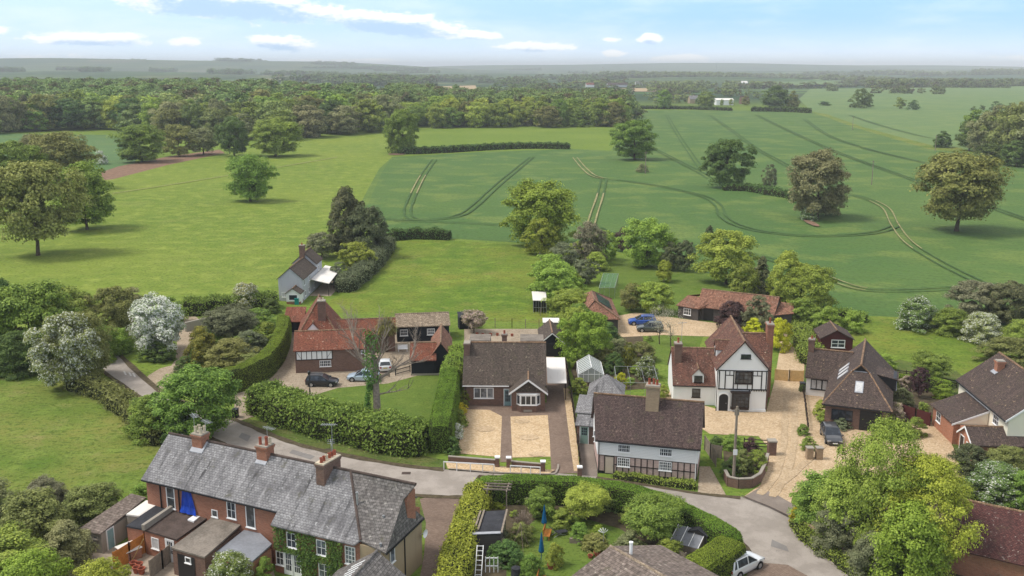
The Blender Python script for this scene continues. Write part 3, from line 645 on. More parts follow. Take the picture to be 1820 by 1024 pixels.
# ---------------------------------------------------------------- buildings
WR = random.Random(4)
class House:
    def __init__(s, name, label, cat, ox, oy, th=0.0, z=0.0, group=None):
        s.ox, s.oy, s.th = ox, oy, th
        s.root = tag(empty(name, (ox, oy, z), th), label, cat, group)
    def loc(s, u, v, z=0.0):
        p = at(u, v, z); x, y = p.x - s.ox, p.y - s.oy; c, n = math.cos(s.th), math.sin(s.th)
        return Vector((x * c + y * n, -x * n + y * c, z))
    def part(s, name, mb, mats, parent=None, label=None, bevel=0):
        o = mb.build(name, [M[k] for k in (mats if isinstance(mats, (list, tuple)) else [mats])], parent or s.root, bevel)
        if label: o['label'] = label
        return o
    def win(s, x, y, z, ang, w, h, cols=2, rows=2, frame='white', name='window', pane='glass', fw=.07, bw=.035, sill=True, dep=.05):
        "window with its bottom middle at (x, y, z) on a wall facing ang degrees"
        n = Vector((math.cos(R(ang)), math.sin(R(ang)), 0)); ux = Vector((-n.y, n.x, 0)); o = Vector((x, y, z)); m = MB()
        def pb(mb, a0, b0, a1, b1, d0, d1):
            q = [o + ux * a0 + Vector((0, 0, b0)) + n * d0, o + ux * a1 + Vector((0, 0, b0)) + n * d0, o + ux * a1 + Vector((0, 0, b1)) + n * d0, o + ux * a0 + Vector((0, 0, b1)) + n * d0]
            mb.extr(q, n * (d1 - d0))
        pb(m, -w / 2, 0, -w / 2 + fw, h, -.02, dep); pb(m, w / 2 - fw, 0, w / 2, h, -.02, dep)
        pb(m, -w / 2 + fw, 0, w / 2 - fw, fw, -.02, dep); pb(m, -w / 2 + fw, h - fw, w / 2 - fw, h, -.02, dep)
        for i in range(1, cols): a = -w / 2 + w * i / cols; b_ = bw * (1.5 if cols > 2 and i % 2 == 0 else 1); pb(m, a - b_ / 2, fw, a + b_ / 2, h - fw, -.02, dep * .8)
        for j in range(1, rows): b = h * j / rows; pb(m, -w / 2 + fw, b - bw / 2, w / 2 - fw, b + bw / 2, -.018, dep * .7)
        if sill: pb(m, -w / 2 - .06, -.06, w / 2 + .06, -.003, -.02, dep + .06)
        f = s.part(name, m, frame); g = MB(); pb(g, -w / 2 + fw * .6, fw * .6, w / 2 - fw * .6, h - fw * .6, .006, .014); s.part('pane', g, WR.choice(('glass', 'glass', 'glass_mid', 'glass_light')) if pane == 'glass' else pane, f)
        return f
    def door(s, x, y, z, ang, w, h, mat, frame='white', glazed=0, name='door'):
        n = Vector((math.cos(R(ang)), math.sin(R(ang)), 0)); ux = Vector((-n.y, n.x, 0)); o = Vector((x, y, z)); m = MB(); k = MB()
        def pb(mb, a0, b0, a1, b1, d0, d1, mi=0):
            mb.extr([o + ux * a0 + Vector((0, 0, b0)) + n * d0, o + ux * a1 + Vector((0, 0, b0)) + n * d0, o + ux * a1 + Vector((0, 0, b1)) + n * d0, o + ux * a0 + Vector((0, 0, b1)) + n * d0], n * (d1 - d0), mi)
        pb(m, -w / 2, 0, w / 2, h, .005, .04)
        d_ = s.part(name, m, mat)
        pb(k, -w / 2 - .08, 0, -w / 2, h + .08, -.02, .07); pb(k, w / 2, 0, w / 2 + .08, h + .08, -.02, .07); pb(k, -w / 2, h, w / 2, h + .08, -.02, .07)
        s.part('frame', k, frame, d_)
        hb = MB(); pb(hb, w * .36, h * .46, w * .42, h * .52, .04, .09); s.part('handle', hb, 'metal', d_)
        if glazed:
            g = MB(); pb(g, -w * .34, h * (1 - glazed), w * .34, h * .93, .04, .046); s.part('pane', g, 'glass', d_)
            b_ = MB()
            for i in range(1, 3): a = -w * .34 + w * .68 * i / 3; pb(b_, a - .015, h * (1 - glazed), a + .015, h * .93, .047, .06)
            for j in range(1, 3): b = h * (1 - glazed) + h * (glazed - .07) * j / 3; pb(b_, -w * .34, b - .015, w * .34, b + .015, .047, .058)
            s.part('glazing_bar', b_, mat, d_)
        return d_
    def chimney(s, x, y, z0, z1, wx, wy, mat='brick_red', pots=(), cap='concrete', flash=True):
        m = MB(); m.box(x - wx / 2, y - wy / 2, z0, x + wx / 2, y + wy / 2, z1 - .32)
        m.box(x - wx / 2 - .05, y - wy / 2 - .05, z1 - .317, x + wx / 2 + .05, y + wy / 2 + .05, z1 - .17); m.box(x - wx / 2 - .1, y - wy / 2 - .1, z1 - .167, x + wx / 2 + .1, y + wy / 2 + .1, z1 - .05)
        ch = s.part('chimney', m, mat)
        c = MB(); c.prism([(x - wx / 2 - .04, y - wy / 2 - .04), (x + wx / 2 + .04, y - wy / 2 - .04), (x + wx / 2 + .04, y + wy / 2 + .04), (x - wx / 2 - .04, y + wy / 2 + .04)], z1 - .047, z1 + .06); s.part('flaunching', c, cap, ch)
        for (dx, dy, mt, h) in pots:
            p = MB(); p.lathe([(.15, 0), (.13, .08), (.115, h * .8), (.14, h * .86), (.14, h), (.10, h), (.09, h * .7)], (x + dx, y + dy, z1 + .05), 12); s.part('chimney_pot', p, mt, ch)
        return ch
    def gable(s, wm, rm, ax, s0, s1, t0, tr, t1, ze, zr, ze1=None, oh=.28, ohg=.18, t=.11, z0=0.0, rmi=0, wmi=0, cap=1, walls=True, roofs=(1, 1)):
        "pitched block: ridge along ax from s0 to s1; t0, tr, t1 eave, ridge, eave; ze, zr on the roof's top face"
        ze1 = ze if ze1 is None else ze1; P = (lambda a, b, z: (a, b, z)) if ax == 'x' else (lambda a, b, z: (b, a, z))
        if roofs[0]: rm.slab([P(s0, t0, ze), P(s1, t0, ze), P(s1, tr, zr), P(s0, tr, zr)], t, rmi)
        if roofs[1]: rm.slab([P(s0, tr, zr), P(s1, tr, zr), P(s1, t1, ze1), P(s0, t1, ze1)], t, rmi)
        if cap is not None: rm.tube(P(s0, tr, zr - .02), P(s1, tr, zr - .02), .12, n=8, mi=cap)
        if walls:
            a0, a1 = t0 + oh, t1 - oh; h0 = ze + (zr - ze) * oh / (tr - t0) - t - .01; h1 = ze1 + (zr - ze1) * oh / (t1 - tr) - t - .01; q = s0 + ohg
            wm.extr([P(q, a0, z0), P(q, a0, h0), P(q, tr, zr - t - .01), P(q, a1, h1), P(q, a1, z0)], Vector(P(s1 - s0 - 2 * ohg, 0, 0)), wmi)
    def px_slab(s, mb, pts, t, mi=0): 
        mb.slab([s.loc(*p) for p in pts], t, mi); return [s.loc(*p) for p in pts]
def inset(P, k):
    c = sum((Vector(p) for p in P), Vector((0, 0, 0))) / len(P); return [(c.x + (p[0] - c.x) * k, c.y + (p[1] - c.y) * k) for p in P]
def barge(mb, a, b, n, w=.22, t=.05):
    "board under a verge from a to b, facing n"
    a, b, n = Vector(a), Vector(b), Vector(n); mb.extr([a, b, b - Vector((0, 0, w)), a - Vector((0, 0, w))], n * t)

# ---- white and timbered cottage by the road
H = House('timbered_cottage', 'white cottage with timbered pink brick ground floor and plum roof by the road', 'cottage', 8.3, 92.53, -.25)
k = -.24; r = MB(); w = MB(); b = MB(); t = MB()
r.slab([(0, 0, 3.64), (10.39, 0, 3.64), (10.39, 3.2, 7.43), (3.2 * k, 3.2, 7.43)], .13); r.slab([(3.2 * k, 3.2, 7.43), (10.39, 3.2, 7.43), (10.39, 6.4, 3.64), (6.4 * k, 6.4, 3.64)], .13)
r.tube((3.2 * k, 3.2, 7.42), (10.39, 3.2, 7.42), .11, n=8, mi=1)
H.part('roof', r, ['tile_cottage', 'tile_ridge'])
fp = [(.2, .28), (10.15, .28), (10.15, 6.1), (-1.2, 6.1)]
w.prism(fp, 2.02, 3.83); w.extr([(.2, .28, 3.835), (-.5, 3.2, 7.27), (-1.2, 6.1, 3.835)], (.15, 0, 0)); w.extr([(10.15, .28, 3.835), (10.15, 3.2, 7.27), (10.15, 6.1, 3.835)], (-.15, 0, 0))
H.part('upper_wall', w, 'board_white')
b.prism([(.3, .38), (10.05, .38), (10.05, 6.0), (-1.08, 6.0)], .22, 2.017); H.part('lower_wall', b, 'brick_pink')
b = MB(); b.prism([(.28, .36), (10.07, .36), (10.07, 6.02), (-1.1, 6.02)], 0, .217); H.part('plinth', b, 'black')
xs = [.36 + i * .605 for i in range(17)]
for i, x in enumerate(xs):
    if not (1.0 < x < 1.9): t.box(x - .045, .338, .22, x + .045, .379, 1.93)
t.box(.3, .33, 1.93, 10.06, .379, 2.016); t.box(1.95, .334, 1.02, 10.04, .3795, 1.1); t.box(.3, .334, .222, 10.04, .3795, .28)
H.part('timber_frame', t, 'timber')
for x in (2.87, 7.0): H.win(x, .28, 2.5, -90, 1.25, .8, 6, 2); H.win(x - .02, .335, .95, -90, 1.25, .95, 6, 3)
for y in (2.6, 4.0): H.win(.27 + k * y - .03, y, 2.5, 180 - 13.5, .5, .6, 2, 2)
H.door(1.42, .34, .1, -90, .85, 1.78, 'beige', 'timber')
H.chimney(5.3, 2.75, 5.6, 8.95, 1.3, 1.0, 'brick_tan', [(-.38, 0, 'pot_red', .6), (.05, .1, 'pot_red', .55), (.4, -.05, 'pot_red', .5)])
g = MB(); g.bar((0, -.03, 3.53), (10.39, -.03, 3.53), .1, .1); H.part('gutter', g, 'black')
g = MB(); g.bar((.36, .2, 0), (.36, .2, 3.5), .08); H.part('downpipe', g, 'black'); g = MB(); g.bar((9.95, .2, 0), (9.95, .2, 3.5), .08); H.part('downpipe', g, 'white')
sl = MB(); sl.slab([(-3.45, 7.5, 2.15), (-.8, 7.5, 2.15), (-.8, 8.9, 3.0), (-3.45, 8.9, 3.0)], .1); sl.slab([(-3.7, 8.8, 3.15), (-.7, 8.8, 3.15), (-.7, 11.3, 4.35), (-3.7, 11.3, 4.35)], .1); H.part('outhouse_roof', sl, 'slate')
ow = MB(); ow.extr([(-3.3, 7.7, 0), (-3.3, 7.7, 2.1), (-3.3, 11.2, 3.9), (-3.3, 11.2, 0)], (2.5, 0, 0)); H.part('outhouse', ow, 'brick_brown')
H.door(-2.45, 7.7, .05, -90, .85, 1.95, 'green_door', 'white', .5)

# ---- brown bungalow
H = House('bungalow', 'brown brick bungalow with broad brown roof and white edged front gable', 'bungalow', -5.96, 112.59, -.015)
r = MB(); w = MB()
H.gable(w, r, 'x', 0, 10.09, 0, 4.2, 8.4, 2.69, 6.9, oh=.35)
pe, pz, py = 2.35, 4.06, -1.85; x0, x1, xm = 5.62, 10.22, 7.92
r.slab([(x0, py, pe), (xm, py, pz), (xm, 1.42, pz), (x0, -.28, pe)], .1, 2); r.slab([(x1, py, pe), (xm, py, pz), (xm, 1.42, pz), (x1, -.28, pe)], .1, 2)
r.tube((xm, py, pz - .02), (xm, 1.4, pz - .02), .11, n=8, mi=1)
H.part('roof', r, ['tile_brown', 'tile_ridge', 'tile_brown'])
w.box(5.95, -1.45, 0, 9.9, .34, 2.4); w.box(5.0, .9, 0, 5.94, 1.0, 2.4)
H.part('wall', w, 'brick_brown')
g = MB(); g.extr([(5.95, -1.46, 2.37), (xm, -1.46, pz - .14), (9.9, -1.46, 2.37)], (0, .1, 0)); H.part('gable_panel', g, 'tile_brown')
bb = MB(); barge(bb, (x0, py, pe), (xm, py, pz), (0, -1, 0), .24); barge(bb, (xm, py, pz), (x1, py, pe), (0, -1, 0), .24); bb.box(x0 - .02, py, pe - .24, x0 + .06, -.3, pe - .12); bb.box(x1 - .06, py, pe - .24, x1 + .02, -.3, pe - .12)
H.part('barge_board', bb, 'white')
bay = MB(); fp = [(6.55, -1.44), (7.0, -2.0), (8.85, -2.0), (9.3, -1.44)]; bay.prism(fp, 0, .86); bw = H.part('bay', bay, 'brick_brown')
s_ = MB(); s_.prism([(6.47, -1.44), (6.95, -2.07), (8.9, -2.07), (9.38, -1.44)], .863, .93); s_.prism([(6.5, -1.44), (6.97, -2.04), (8.88, -2.04), (9.35, -1.44)], 2.13, 2.25); H.part('bay_sill', s_, 'white')
H.win(7.925, -1.98, .93, -90, 1.85, 1.2, 3, 1, sill=False, fw=.09, bw=.09); H.win(6.775, -1.72, .93, -90 - 51, .68, 1.2, 1, 1, sill=False, fw=.08); H.win(9.075, -1.72, .93, -90 + 51, .68, 1.2, 1, 1, sill=False, fw=.08)
H.win(2.55, .35, .95, -90, 2.4, 1.35, 3, 1, fw=.1, bw=.09)
H.door(5.42, .35, .05, -90, .8, 2.05, 'teal', 'white', .75)
H.chimney(.42, 3.5, 4.5, 7.05, .7, 1.3, 'brick_brown'); H.chimney(4.95, 4.9, 5.5, 7.75, .6, .6, 'brick_brown', [(0, 0, 'pot_red', .4)])
d = MB(); d.box(.6, 4.6, 5.0, 3.2, 7.6, 6.98); d.box(6.9, 4.6, 5.0, 9.8, 7.6, 6.98); H.part('rear_dormer', d, 'felt_grey')
cp = MB(); cp.slab([(10.25, 2.3, 2.3), (12.6, 2.3, 2.3), (12.75, 12.3, 2.55), (10.3, 12.3, 2.55)], .09); c_ = H.part('carport', cp, 'white_sheet')
p_ = MB(); [p_.bar((x, y, 0), (x, y, 2.3), .1) for x, y in ((12.5, 2.6), (12.6, 7), (12.65, 12))]; H.part('post', p_, 'wood_dark', c_)
g = MB(); g.bar((0, -.04, 2.6), (5.6, -.04, 2.6), .1); H.part('gutter', g, 'white'); g = MB(); g.bar((.4, .27, 0), (.4, .27, 2.55), .08); H.part('downpipe', g, 'black')

# ---- black timber garage behind the bungalow
H = House('black_garage', 'black boarded garage with white edged gable behind the white carport roof', 'garage', 5.67, 133.38, .017)
r = MB(); w = MB(); H.gable(w, r, 'y', 0, 7.6, -1.75, 0, 1.75, 2.02, 3.5, oh=.2)
H.part('roof', r, ['tile_brown', 'tile_ridge']); H.part('wall', w, 'board_black')
bb = MB(); barge(bb, (-1.75, 0, 2.02), (0, 0, 3.5), (0, -1, 0), .16); barge(bb, (0, 0, 3.5), (1.75, 0, 2.02), (0, -1, 0), .16); H.part('barge_board', bb, 'white')
d = MB(); [d.box(-1.2 + i * 1.22, .13, .05, -.02 + i * 1.22, .17, 2.0) for i in range(2)]; H.part('door', d, 'black')
sh = MB(); sh.box(-1.0, 8.0, 0, 1.3, 9.6, 2.9); o = sh.build('shed', M['concrete']); 
o.location = (5.67, 133.4, 0); tag(o, 'pale box like store with white roof right behind the black garage', 'shed'); rf = MB(); rf.slab([(-1.1, 7.9, 2.95), (1.4, 7.9, 2.95), (1.4, 9.7, 3.2), (-1.1, 9.7, 3.2)], .08); rf.build('roof', M['white_sheet'], o)

# ---- tall white half timbered house
H = House('white_house', 'tall white house with black timber framed front gable and russet tiled roofs', 'house', 24.38, 111.12, -.08)
r = MB(); w = MB()
H.gable(w, r, 'y', -.3, 12, -.35, 2.82, 5.99, 5.16, 8.7, oh=.35, ohg=.3)
H.gable(w, r, 'x', -5.15, .8, 1.7, 6.1, 10.4, 2.5, 6.0, oh=.25, ohg=.12)
H.gable(w, r, 'x', 2.9, 6.7, 3.4, 6.3, 9.2, 4.6, 8.0, oh=.3, ohg=.15)
# dormers
r.slab([(-.05, 3.5, 6.55), (-.05, 4.5, 7.55), (1.8, 4.5, 7.55), (.9, 3.5, 6.55)], .08); r.slab([(-.05, 5.5, 6.55), (-.05, 4.5, 7.55), (1.8, 4.5, 7.55), (.9, 5.5, 6.55)], .08); r.tube((-.05, 4.5, 7.54), (1.75, 4.5, 7.54), .09, n=6, mi=1)
w.box(.1, 3.62, 5.4, 1.2, 5.38, 6.5); w.extr([(.1, 3.62, 6.5), (.1, 4.5, 7.4), (.1, 5.38, 6.5)], (.3, 0, 0))
dx = -2.1; r.slab([(dx - .85, 1.85, 3.72), (dx, 1.85, 4.62), (dx, 4.36, 4.62), (dx - .85, 3.25, 3.72)], .07); r.slab([(dx + .85, 1.85, 3.72), (dx, 1.85, 4.62), (dx, 4.36, 4.62), (dx + .85, 3.25, 3.72)], .07); r.tube((dx, 1.85, 4.6), (dx, 4.3, 4.6), .08, n=6, mi=1)
w.box(dx - .66, 2.05, 2.7, dx + .66, 3.3, 3.74); w.extr([(dx - .66, 2.05, 3.74), (dx, 2.05, 4.44), (dx + .66, 2.05, 3.74)], (0, .2, 0))
H.part('roof', r, ['tile_white_house', 'tile_ridge'])
# the upper floor oversails the ground floor
w.box(-.02, -.12, 2.72, 5.66, .4, 5.45)
w.extr([(-.02, -.12, 5.45), (2.82, -.12, 8.5), (5.66, -.12, 5.45)], (0, .3, 0))
H.part('wall', w, 'render_white')
b = MB(); b.box(5.645, .8, 0, 5.98, 3.3, 5.3); b.box(5.645, 3.4, 0, 6.56, 9.0, 4.4); H.part('brick_side_wall', b, 'brick_brown')
t = MB(); Y0, Y1 = -.165, -.119
X_ = lambda u: (u - 600) / 440 * 5.64
for u in (607, 661, 737, 909, 990, 1033): t.box(X_(u) - .06, Y0, 2.86, X_(u) + .06, Y1, 5.02)
for u in (775, 865): t.box(X_(u) - .045, Y0, 2.86, X_(u) + .045, Y1, 3.5)
for u in (700, 950): t.box(X_(u) - .035, Y0, 4.55, X_(u) + .035, Y1, 5.02)
t.box(-.02, Y0 - .004, 5.023, 5.66, Y1, 5.13); t.box(-.02, Y0 - .004, 2.72, 5.66, Y1, 2.857); t.box(X_(661), Y0 + .004, 4.45, X_(737), Y1, 4.54); t.box(X_(909), Y0 + .004, 4.45, X_(990), Y1, 4.54); t.box(X_(737) + .07, Y0 + .004, 3.42, X_(909) - .07, Y1, 3.5)
for i in range(8): t.box(3.6 + i * .28, -.16, 2.6, 3.7 + i * .28, -.02, 2.715)
H.part('timber_frame', t, 'timber')
bb = MB(); barge(bb, (-.35, -.3, 5.16), (2.82, -.3, 8.7), (0, -1, 0), .17, .04); barge(bb, (2.82, -.3, 8.7), (5.99, -.3, 5.16), (0, -1, 0), .17, .04); H.part('barge_board', bb, 'brown_frame')
H.win(2.9, -.16, 3.5, -90, 1.95, 1.5, 4, 3, 'brown_frame', fw=.1); H.win(3.05, -.12, 6.55, -90, 1.15, .55, 3, 1, 'black', fw=.06)
bay = MB(); bay.prism([(1.55, 0), (1.65, -.45), (3.65, -.45), (3.75, 0)], .35, .62); bay.prism([(1.45, 0), (1.55, -.55), (3.75, -.55), (3.85, 0)], 2.4, 2.55); H.part('bay', bay, 'brown_frame')
H.win(2.65, -.42, .62, -90, 2.0, 1.78, 4, 4, 'brown_frame', fw=.1, sill=False); sd_ = MB(); sd_.box(1.62, -.41, .62, 1.68, 0, 2.4); sd_.box(3.62, -.41, .62, 3.68, 0, 2.4); H.part('bay_side', sd_, 'glass')
# arched door in its surround
arch = MB(); pts = [(1.25, 0, 0), (1.25, 0, 1.7)] + [(.72 + .53 * math.cos(a), 0, 1.7 + .45 * math.sin(a)) for a in [R(15 * i) for i in range(1, 12)]] + [(.19, 0, 1.7), (.19, 0, 0)]
arch.extr([(x, -.05, z) for x, _, z in pts], (0, .06, 0)); dd = H.part('door', arch, 'black'); hb = MB(); hb.box(1.0, -.1, .95, 1.06, -.05, 1.05); H.part('handle', hb, 'metal', dd)
sg = MB(); q = [(.72 + (.53 + e) * math.cos(R(15 * i)), -.12, 1.7 + (.45 + e) * math.sin(R(15 * i))) for e in (0,) for i in range(13)]
for i in range(12):
    a, c_ = R(15 * i), R(15 * (i + 1)); P0 = lambda ang, e: (.72 + (.55 + e) * math.cos(ang), -.13, 1.7 + (.47 + e) * math.sin(ang)); sg.extr([P0(a, 0), P0(c_, 0), P0(c_, .16), P0(a, .16)], (0, .135, 0))
sg.box(.0, -.13, 0, .17, .004, 1.7); sg.box(1.27, -.13, 0, 1.44, .004, 1.7); H.part('door_surround', sg, 'render_white')
pl = MB(); pl.box(-.05, -.06, 0, .18, .003, .5); pl.box(1.46, -.1, 0, 5.7, .003, .3); H.part('plinth', pl, 'render_white')
H.win(-2.3, 1.95, .95, -90, 1.0, 1.1, 2, 2, 'brown_frame'); H.win(dx, 2.04, 2.85, -90, .98, .8, 4, 2, 'brown_frame', fw=.05); H.win(.1, 4.5, 5.6, 180, .8, .85, 2, 2, 'brown_frame')
H.chimney(-4.4, 4.75, 4.0, 6.95, .85, 1.0, 'brick_brown', [(0, 0, 'pot_red', .6)]); H.chimney(6.75, 6.1, 0, 9.3, .75, 1.4, 'brick_red', [(0, 0, 'pot_red', .65)])
g = MB(); g.bar((-.12, -.05, 0), (-.12, -.05, 5.0), .09); H.part('downpipe', g, 'black'); g = MB(); g.bar((-5.1, 1.66, 2.42), (-.1, 1.66, 2.42), .11); H.part('gutter', g, 'black')
a_ = MB(); a_.tube((-4.0, 4.9, 6.2), (-4.0, 4.9, 9.6), .025, n=5); a_.bar((-4.5, 4.9, 9.4), (-3.4, 4.9, 9.5), .03); [a_.bar((-4.4 + i * .2, 4.6, 9.42 + i * .02), (-4.4 + i * .2, 5.2, 9.42 + i * .02), .02) for i in range(5)]; H.part('aerial', a_, 'metal')

# ---- brown hipped house
H = House('hipped_house', 'brown house with steep plum hipped roof and dark garage door beside the gravel drive', 'house', 35.1, 105.86, -.375)
Lh, ze, zr, ya, D, q, zg = 7.46, 2.76, 6.4, 5.0, 16.5, .96, 5.46
r = MB(); c = Lh / 2
r.slab([(0, 0, ze), (Lh, 0, ze), (c + q, ya, zg), (c - q, ya, zg)], .1)
for s_ in (0, 1):
    X2 = (lambda x: x) if s_ == 0 else (lambda x: Lh - x)
    r.slab([(X2(0), 0, ze), (X2(c - q), ya, zg), (X2(c), ya - .15, zr), (X2(c), D, zr), (X2(0), D, ze)], .1)
r.tube((c, ya - .15, zr - .02), (c, D, zr - .02), .13, n=8, mi=1)
for a, b_ in (((0, 0, ze), (c - q, ya, zg)), ((Lh, 0, ze), (c + q, ya, zg)), ((c - q, ya, zg), (c, ya - .15, zr)), ((c + q, ya, zg), (c, ya - .15, zr))): r.tube(Vector(a) - Vector((0, 0, .03)), Vector(b_) - Vector((0, 0, .03)), .10, n=6, mi=1)
r.slab([(-2.85, 10.5, 2.4), (.3, 10.5, 2.4), (2.6, 13.4, 5.4), (-2.85, 13.4, 5.4)], .1); r.slab([(-2.85, 13.4, 5.4), (2.6, 13.4, 5.4), (.3, 16.3, 2.4), (-2.85, 16.3, 2.4)], .1); r.tube((-2.85, 13.4, 5.38), (2.5, 13.4, 5.38), .12, n=8, mi=1)
r.slab([(5.3, 7.2, 4.75), (7.9, 7.2, 4.3), (7.9, 10.6, 4.3), (5.3, 10.6, 4.75)], .08)
H.part('roof', r, ['tile_hip', 'tile_ridge'])
w = MB(); w.prism([(.35, .45), (Lh - .35, .45), (Lh - .35, D - .3), (.35, D - .3)], 0, 2.72); H.part('wall', w, 'brick_brown')
w = MB(); w.extr([(-2.65, 10.8, 0), (-2.65, 10.8, 2.5), (-2.65, 13.4, 5.2), (-2.65, 16, 2.5), (-2.65, 16, 0)], (3.2, 0, 0)); H.part('side_wing', w, 'render_white')
g = MB(); g.extr([(c - q + .08, ya + .12, zg), (c, ya + .12, zr - .13), (c + q - .08, ya + .12, zg)], (0, .1, 0)); H.part('gablet', g, 'black'); g = MB(); g.box(5.45, 7.35, 2.9, 7.7, 10.45, 4.4); H.part('dormer', g, 'black')
b_ = MB(); b_.box(c - q - .1, ya - .03, zg - .02, c + q + .1, ya + .1, zg + .06); H.part('flashing', b_, 'lead'); b_ = MB(); b_.box(7.71, 7.3, 2.9, 7.78, 10.5, 3.1); H.part('flashing', b_, 'lead')
def sky_l(P, name='skylight'):
    nn = (Vector(P[1]) - Vector(P[0])).cross(Vector(P[3]) - Vector(P[0])).normalized(); nn = nn if nn.z > 0 else -nn
    f = MB(); f.extr([Vector(p) + nn * .01 for p in P], nn * .07); fo = H.part(name, f, 'lead'); cc = sum((Vector(p) for p in P), Vector()) / 4
    g_ = MB(); g_.extr([cc + (Vector(p) - cc) * .8 + nn * .085 for p in P], nn * .01); H.part('pane', g_, 'curtain', fo)
fz = lambda y: ze + (zg - ze) / ya * y
sky_l([(3.3, 2.0, fz(2.0)), (4.2, 2.0, fz(2.0)), (4.2, 3.6, fz(3.6)), (3.3, 3.6, fz(3.6))])
lz = lambda x: ze + (zr - ze) / c * x
for i in range(3): y = 6.0 + i * 1.5; sky_l([(1.2, y, lz(1.2)), (2.3, y, lz(2.3)), (2.3, y + .9, lz(2.3)), (1.2, y + .9, lz(1.2))])
H.win(2.2, .45, .95, -90, 2.3, 1.2, 3, 1, 'black', fw=.08, bw=.08); H.win(-1.1, 10.8, .9, -90, 2.0, 1.3, 3, 1, 'black', fw=.09, bw=.1, pane='curtain')
gd = MB(); gd.box(4.1, .38, .05, 6.4, .44, 2.35); [gd.box(4.1, .37, .3 + i * .34, 6.4, .379, .33 + i * .34) for i in range(6)]; H.part('garage_door', gd, 'black')
H.chimney(-2.5, 13.4, 3.5, 6.6, .7, .8, 'brick_brown', [(0, 0, 'pot_red', .35)])
g = MB(); g.bar((0, -.04, ze - .12), (Lh, -.04, ze - .12), .1); H.part('gutter', g, 'black')
pv = MB(); pv.box(6.9, -1.4, 0, 7.3, .4, 1.1); pv.box(6.2, -2.6, 0, 6.6, -1.38, .8); H.part('low_wall', pv, 'brick_brown')

# ---- cream and brick house at the right edge
H = House('cream_house', 'cream walled house with long brown roof and brick porch at right edge', 'house', 51.43, 108.77, -1.635)
r = MB(); w = MB(); H.gable(w, r, 'x', -.2, 13.4, 0, 4.5, 9.0, 4.6, 7.98, oh=.35, ohg=.15)
r.slab([(2.1, -3.5, 2.4), (8.75, -3.4, 2.4), (8.75, .33, 3.95), (2.1, .33, 3.95)], .1)
H.gable(MB(), r, 'y', -3.5, 6, 10.3, 12.2, 14.4, 2.2, 3.5, walls=False)
H.part('roof', r, ['tile_hip', 'tile_ridge']); H.part('wall', w, 'render_cream')
b = MB(); b.extr([(2.4, -3.2, 0), (2.4, -3.2, 2.38), (2.4, .3, 3.8), (2.4, .3, 0)], (6.15, 0, 0)); b.extr([(10.55, -3.25, 0), (10.55, -3.25, 2.25), (12.2, -3.25, 3.36), (14.15, -3.25, 2.25), (14.15, -3.25, 0)], (0, 9, 0)); b.box(8.56, -2.6, 0, 10.54, .3, 2.3); H.part('brick_wall', b, 'brick_orange')
cr = MB(); cr.extr([(8.57, -3.0, 2.35), (8.57, .29, 3.75), (8.57, .29, 2.35)], (.08, 0, 0)); H.part('gable_panel', cr, 'render_cream')
bb = MB(); barge(bb, (8.76, -3.5, 2.42), (8.76, .3, 3.97), (1, 0, 0), .2); H.part('barge_board', bb, 'white'); bb = MB(); barge(bb, (10.3, -3.5, 2.2), (12.2, -3.5, 3.5), (0, -1, 0), .2); barge(bb, (12.2, -3.5, 3.5), (14.4, -3.5, 2.2), (0, -1, 0), .2); H.part('barge_board', bb, 'white'); bb = MB(); barge(bb, (13.41, 0, 4.6), (13.41, 4.5, 7.98), (1, 0, 0), .22); barge(bb, (13.41, 4.5, 7.98), (13.41, 9, 4.6), (1, 0, 0), .22); H.part('barge_board', bb, 'white'); bb = MB(); bb.bar((2.0, .36, 4.0), (8.8, .36, 4.0), .1, .16); H.part('flashing', bb, 'white')
for x in (3.1, 6.9, 10.4): H.win(x, .35, 3.05, -90, 1.35, 1.05, 3, 2, 'white')
H.win(4.2, -3.2, .95, -90, 1.3, 1.15, 2, 2); H.door(11.3, -3.25, .05, -90, .95, 2.0, 'brown_frame', 'white'); H.win(12.9, -3.25, .9, -90, .9, 1.0, 2, 2)
H.chimney(3.3, 3.2, 6.2, 8.0, .8, .8, 'brick_orange'); fl = MB(); fl.slab([(2.7, 2.5, 6.62), (3.9, 2.5, 6.62), (3.9, 2.85, 6.86), (2.7, 2.85, 6.86)], .07); H.part('flashing', fl, 'lead')
g = MB(); g.bar((-.2, -.05, 4.5), (13.4, -.05, 4.5), .12); H.part('gutter', g, 'black')

# ---- small grey rendered cottage by the pasture
H = House('grey_cottage', 'grey rendered cottage with white porch and white lean-to canopy at the edge of the pasture', 'cottage', -40.67, 167.36, -.034)
r = MB(); w = MB(); H.gable(w, r, 'y', -.2, 10.2, -.25, 2.13, 4.5, 3.9, 5.95, oh=.25, z0=-.6); H.gable(w, r, 'y', 10.0, 15.4, -.25, 2.13, 4.5, 4.6, 6.7, oh=.25, z0=-.6)
H.gable(MB(), r, 'y', -2.6, .1, 1.7, 3.1, 4.5, 1.9, 2.85, walls=False)
H.part('roof', r, ['tile_brown', 'tile_ridge']); H.part('wall', w, 'render_grey')
p = MB(); p.extr([(1.9, -2.4, .45), (1.9, -2.4, 1.95), (3.1, -2.4, 2.75), (4.3, -2.4, 1.95), (4.3, -2.4, .45)], (0, 2.4, 0)); H.part('porch', p, 'render_white'); p = MB(); p.box(1.92, -2.38, -.6, 4.28, 0, .447); H.part('porch_base', p, 'brick_red')
H.win(3.1, -2.4, .7, -90, 1.5, 1.0, 1, 1); H.win(.95, 0, .7, -90, .9, .9, 2, 1)
for y, z in ((1.6, .6), (4.4, .6), (1.2, 2.6), (5.2, 2.6), (8.2, .6), (12.4, 3.0)): H.win(4.25, y, z, 0, .9, .95, 2, 1)
H.door(4.3, -1.3, -.2, 0, .8, 1.9, 'white', 'white')
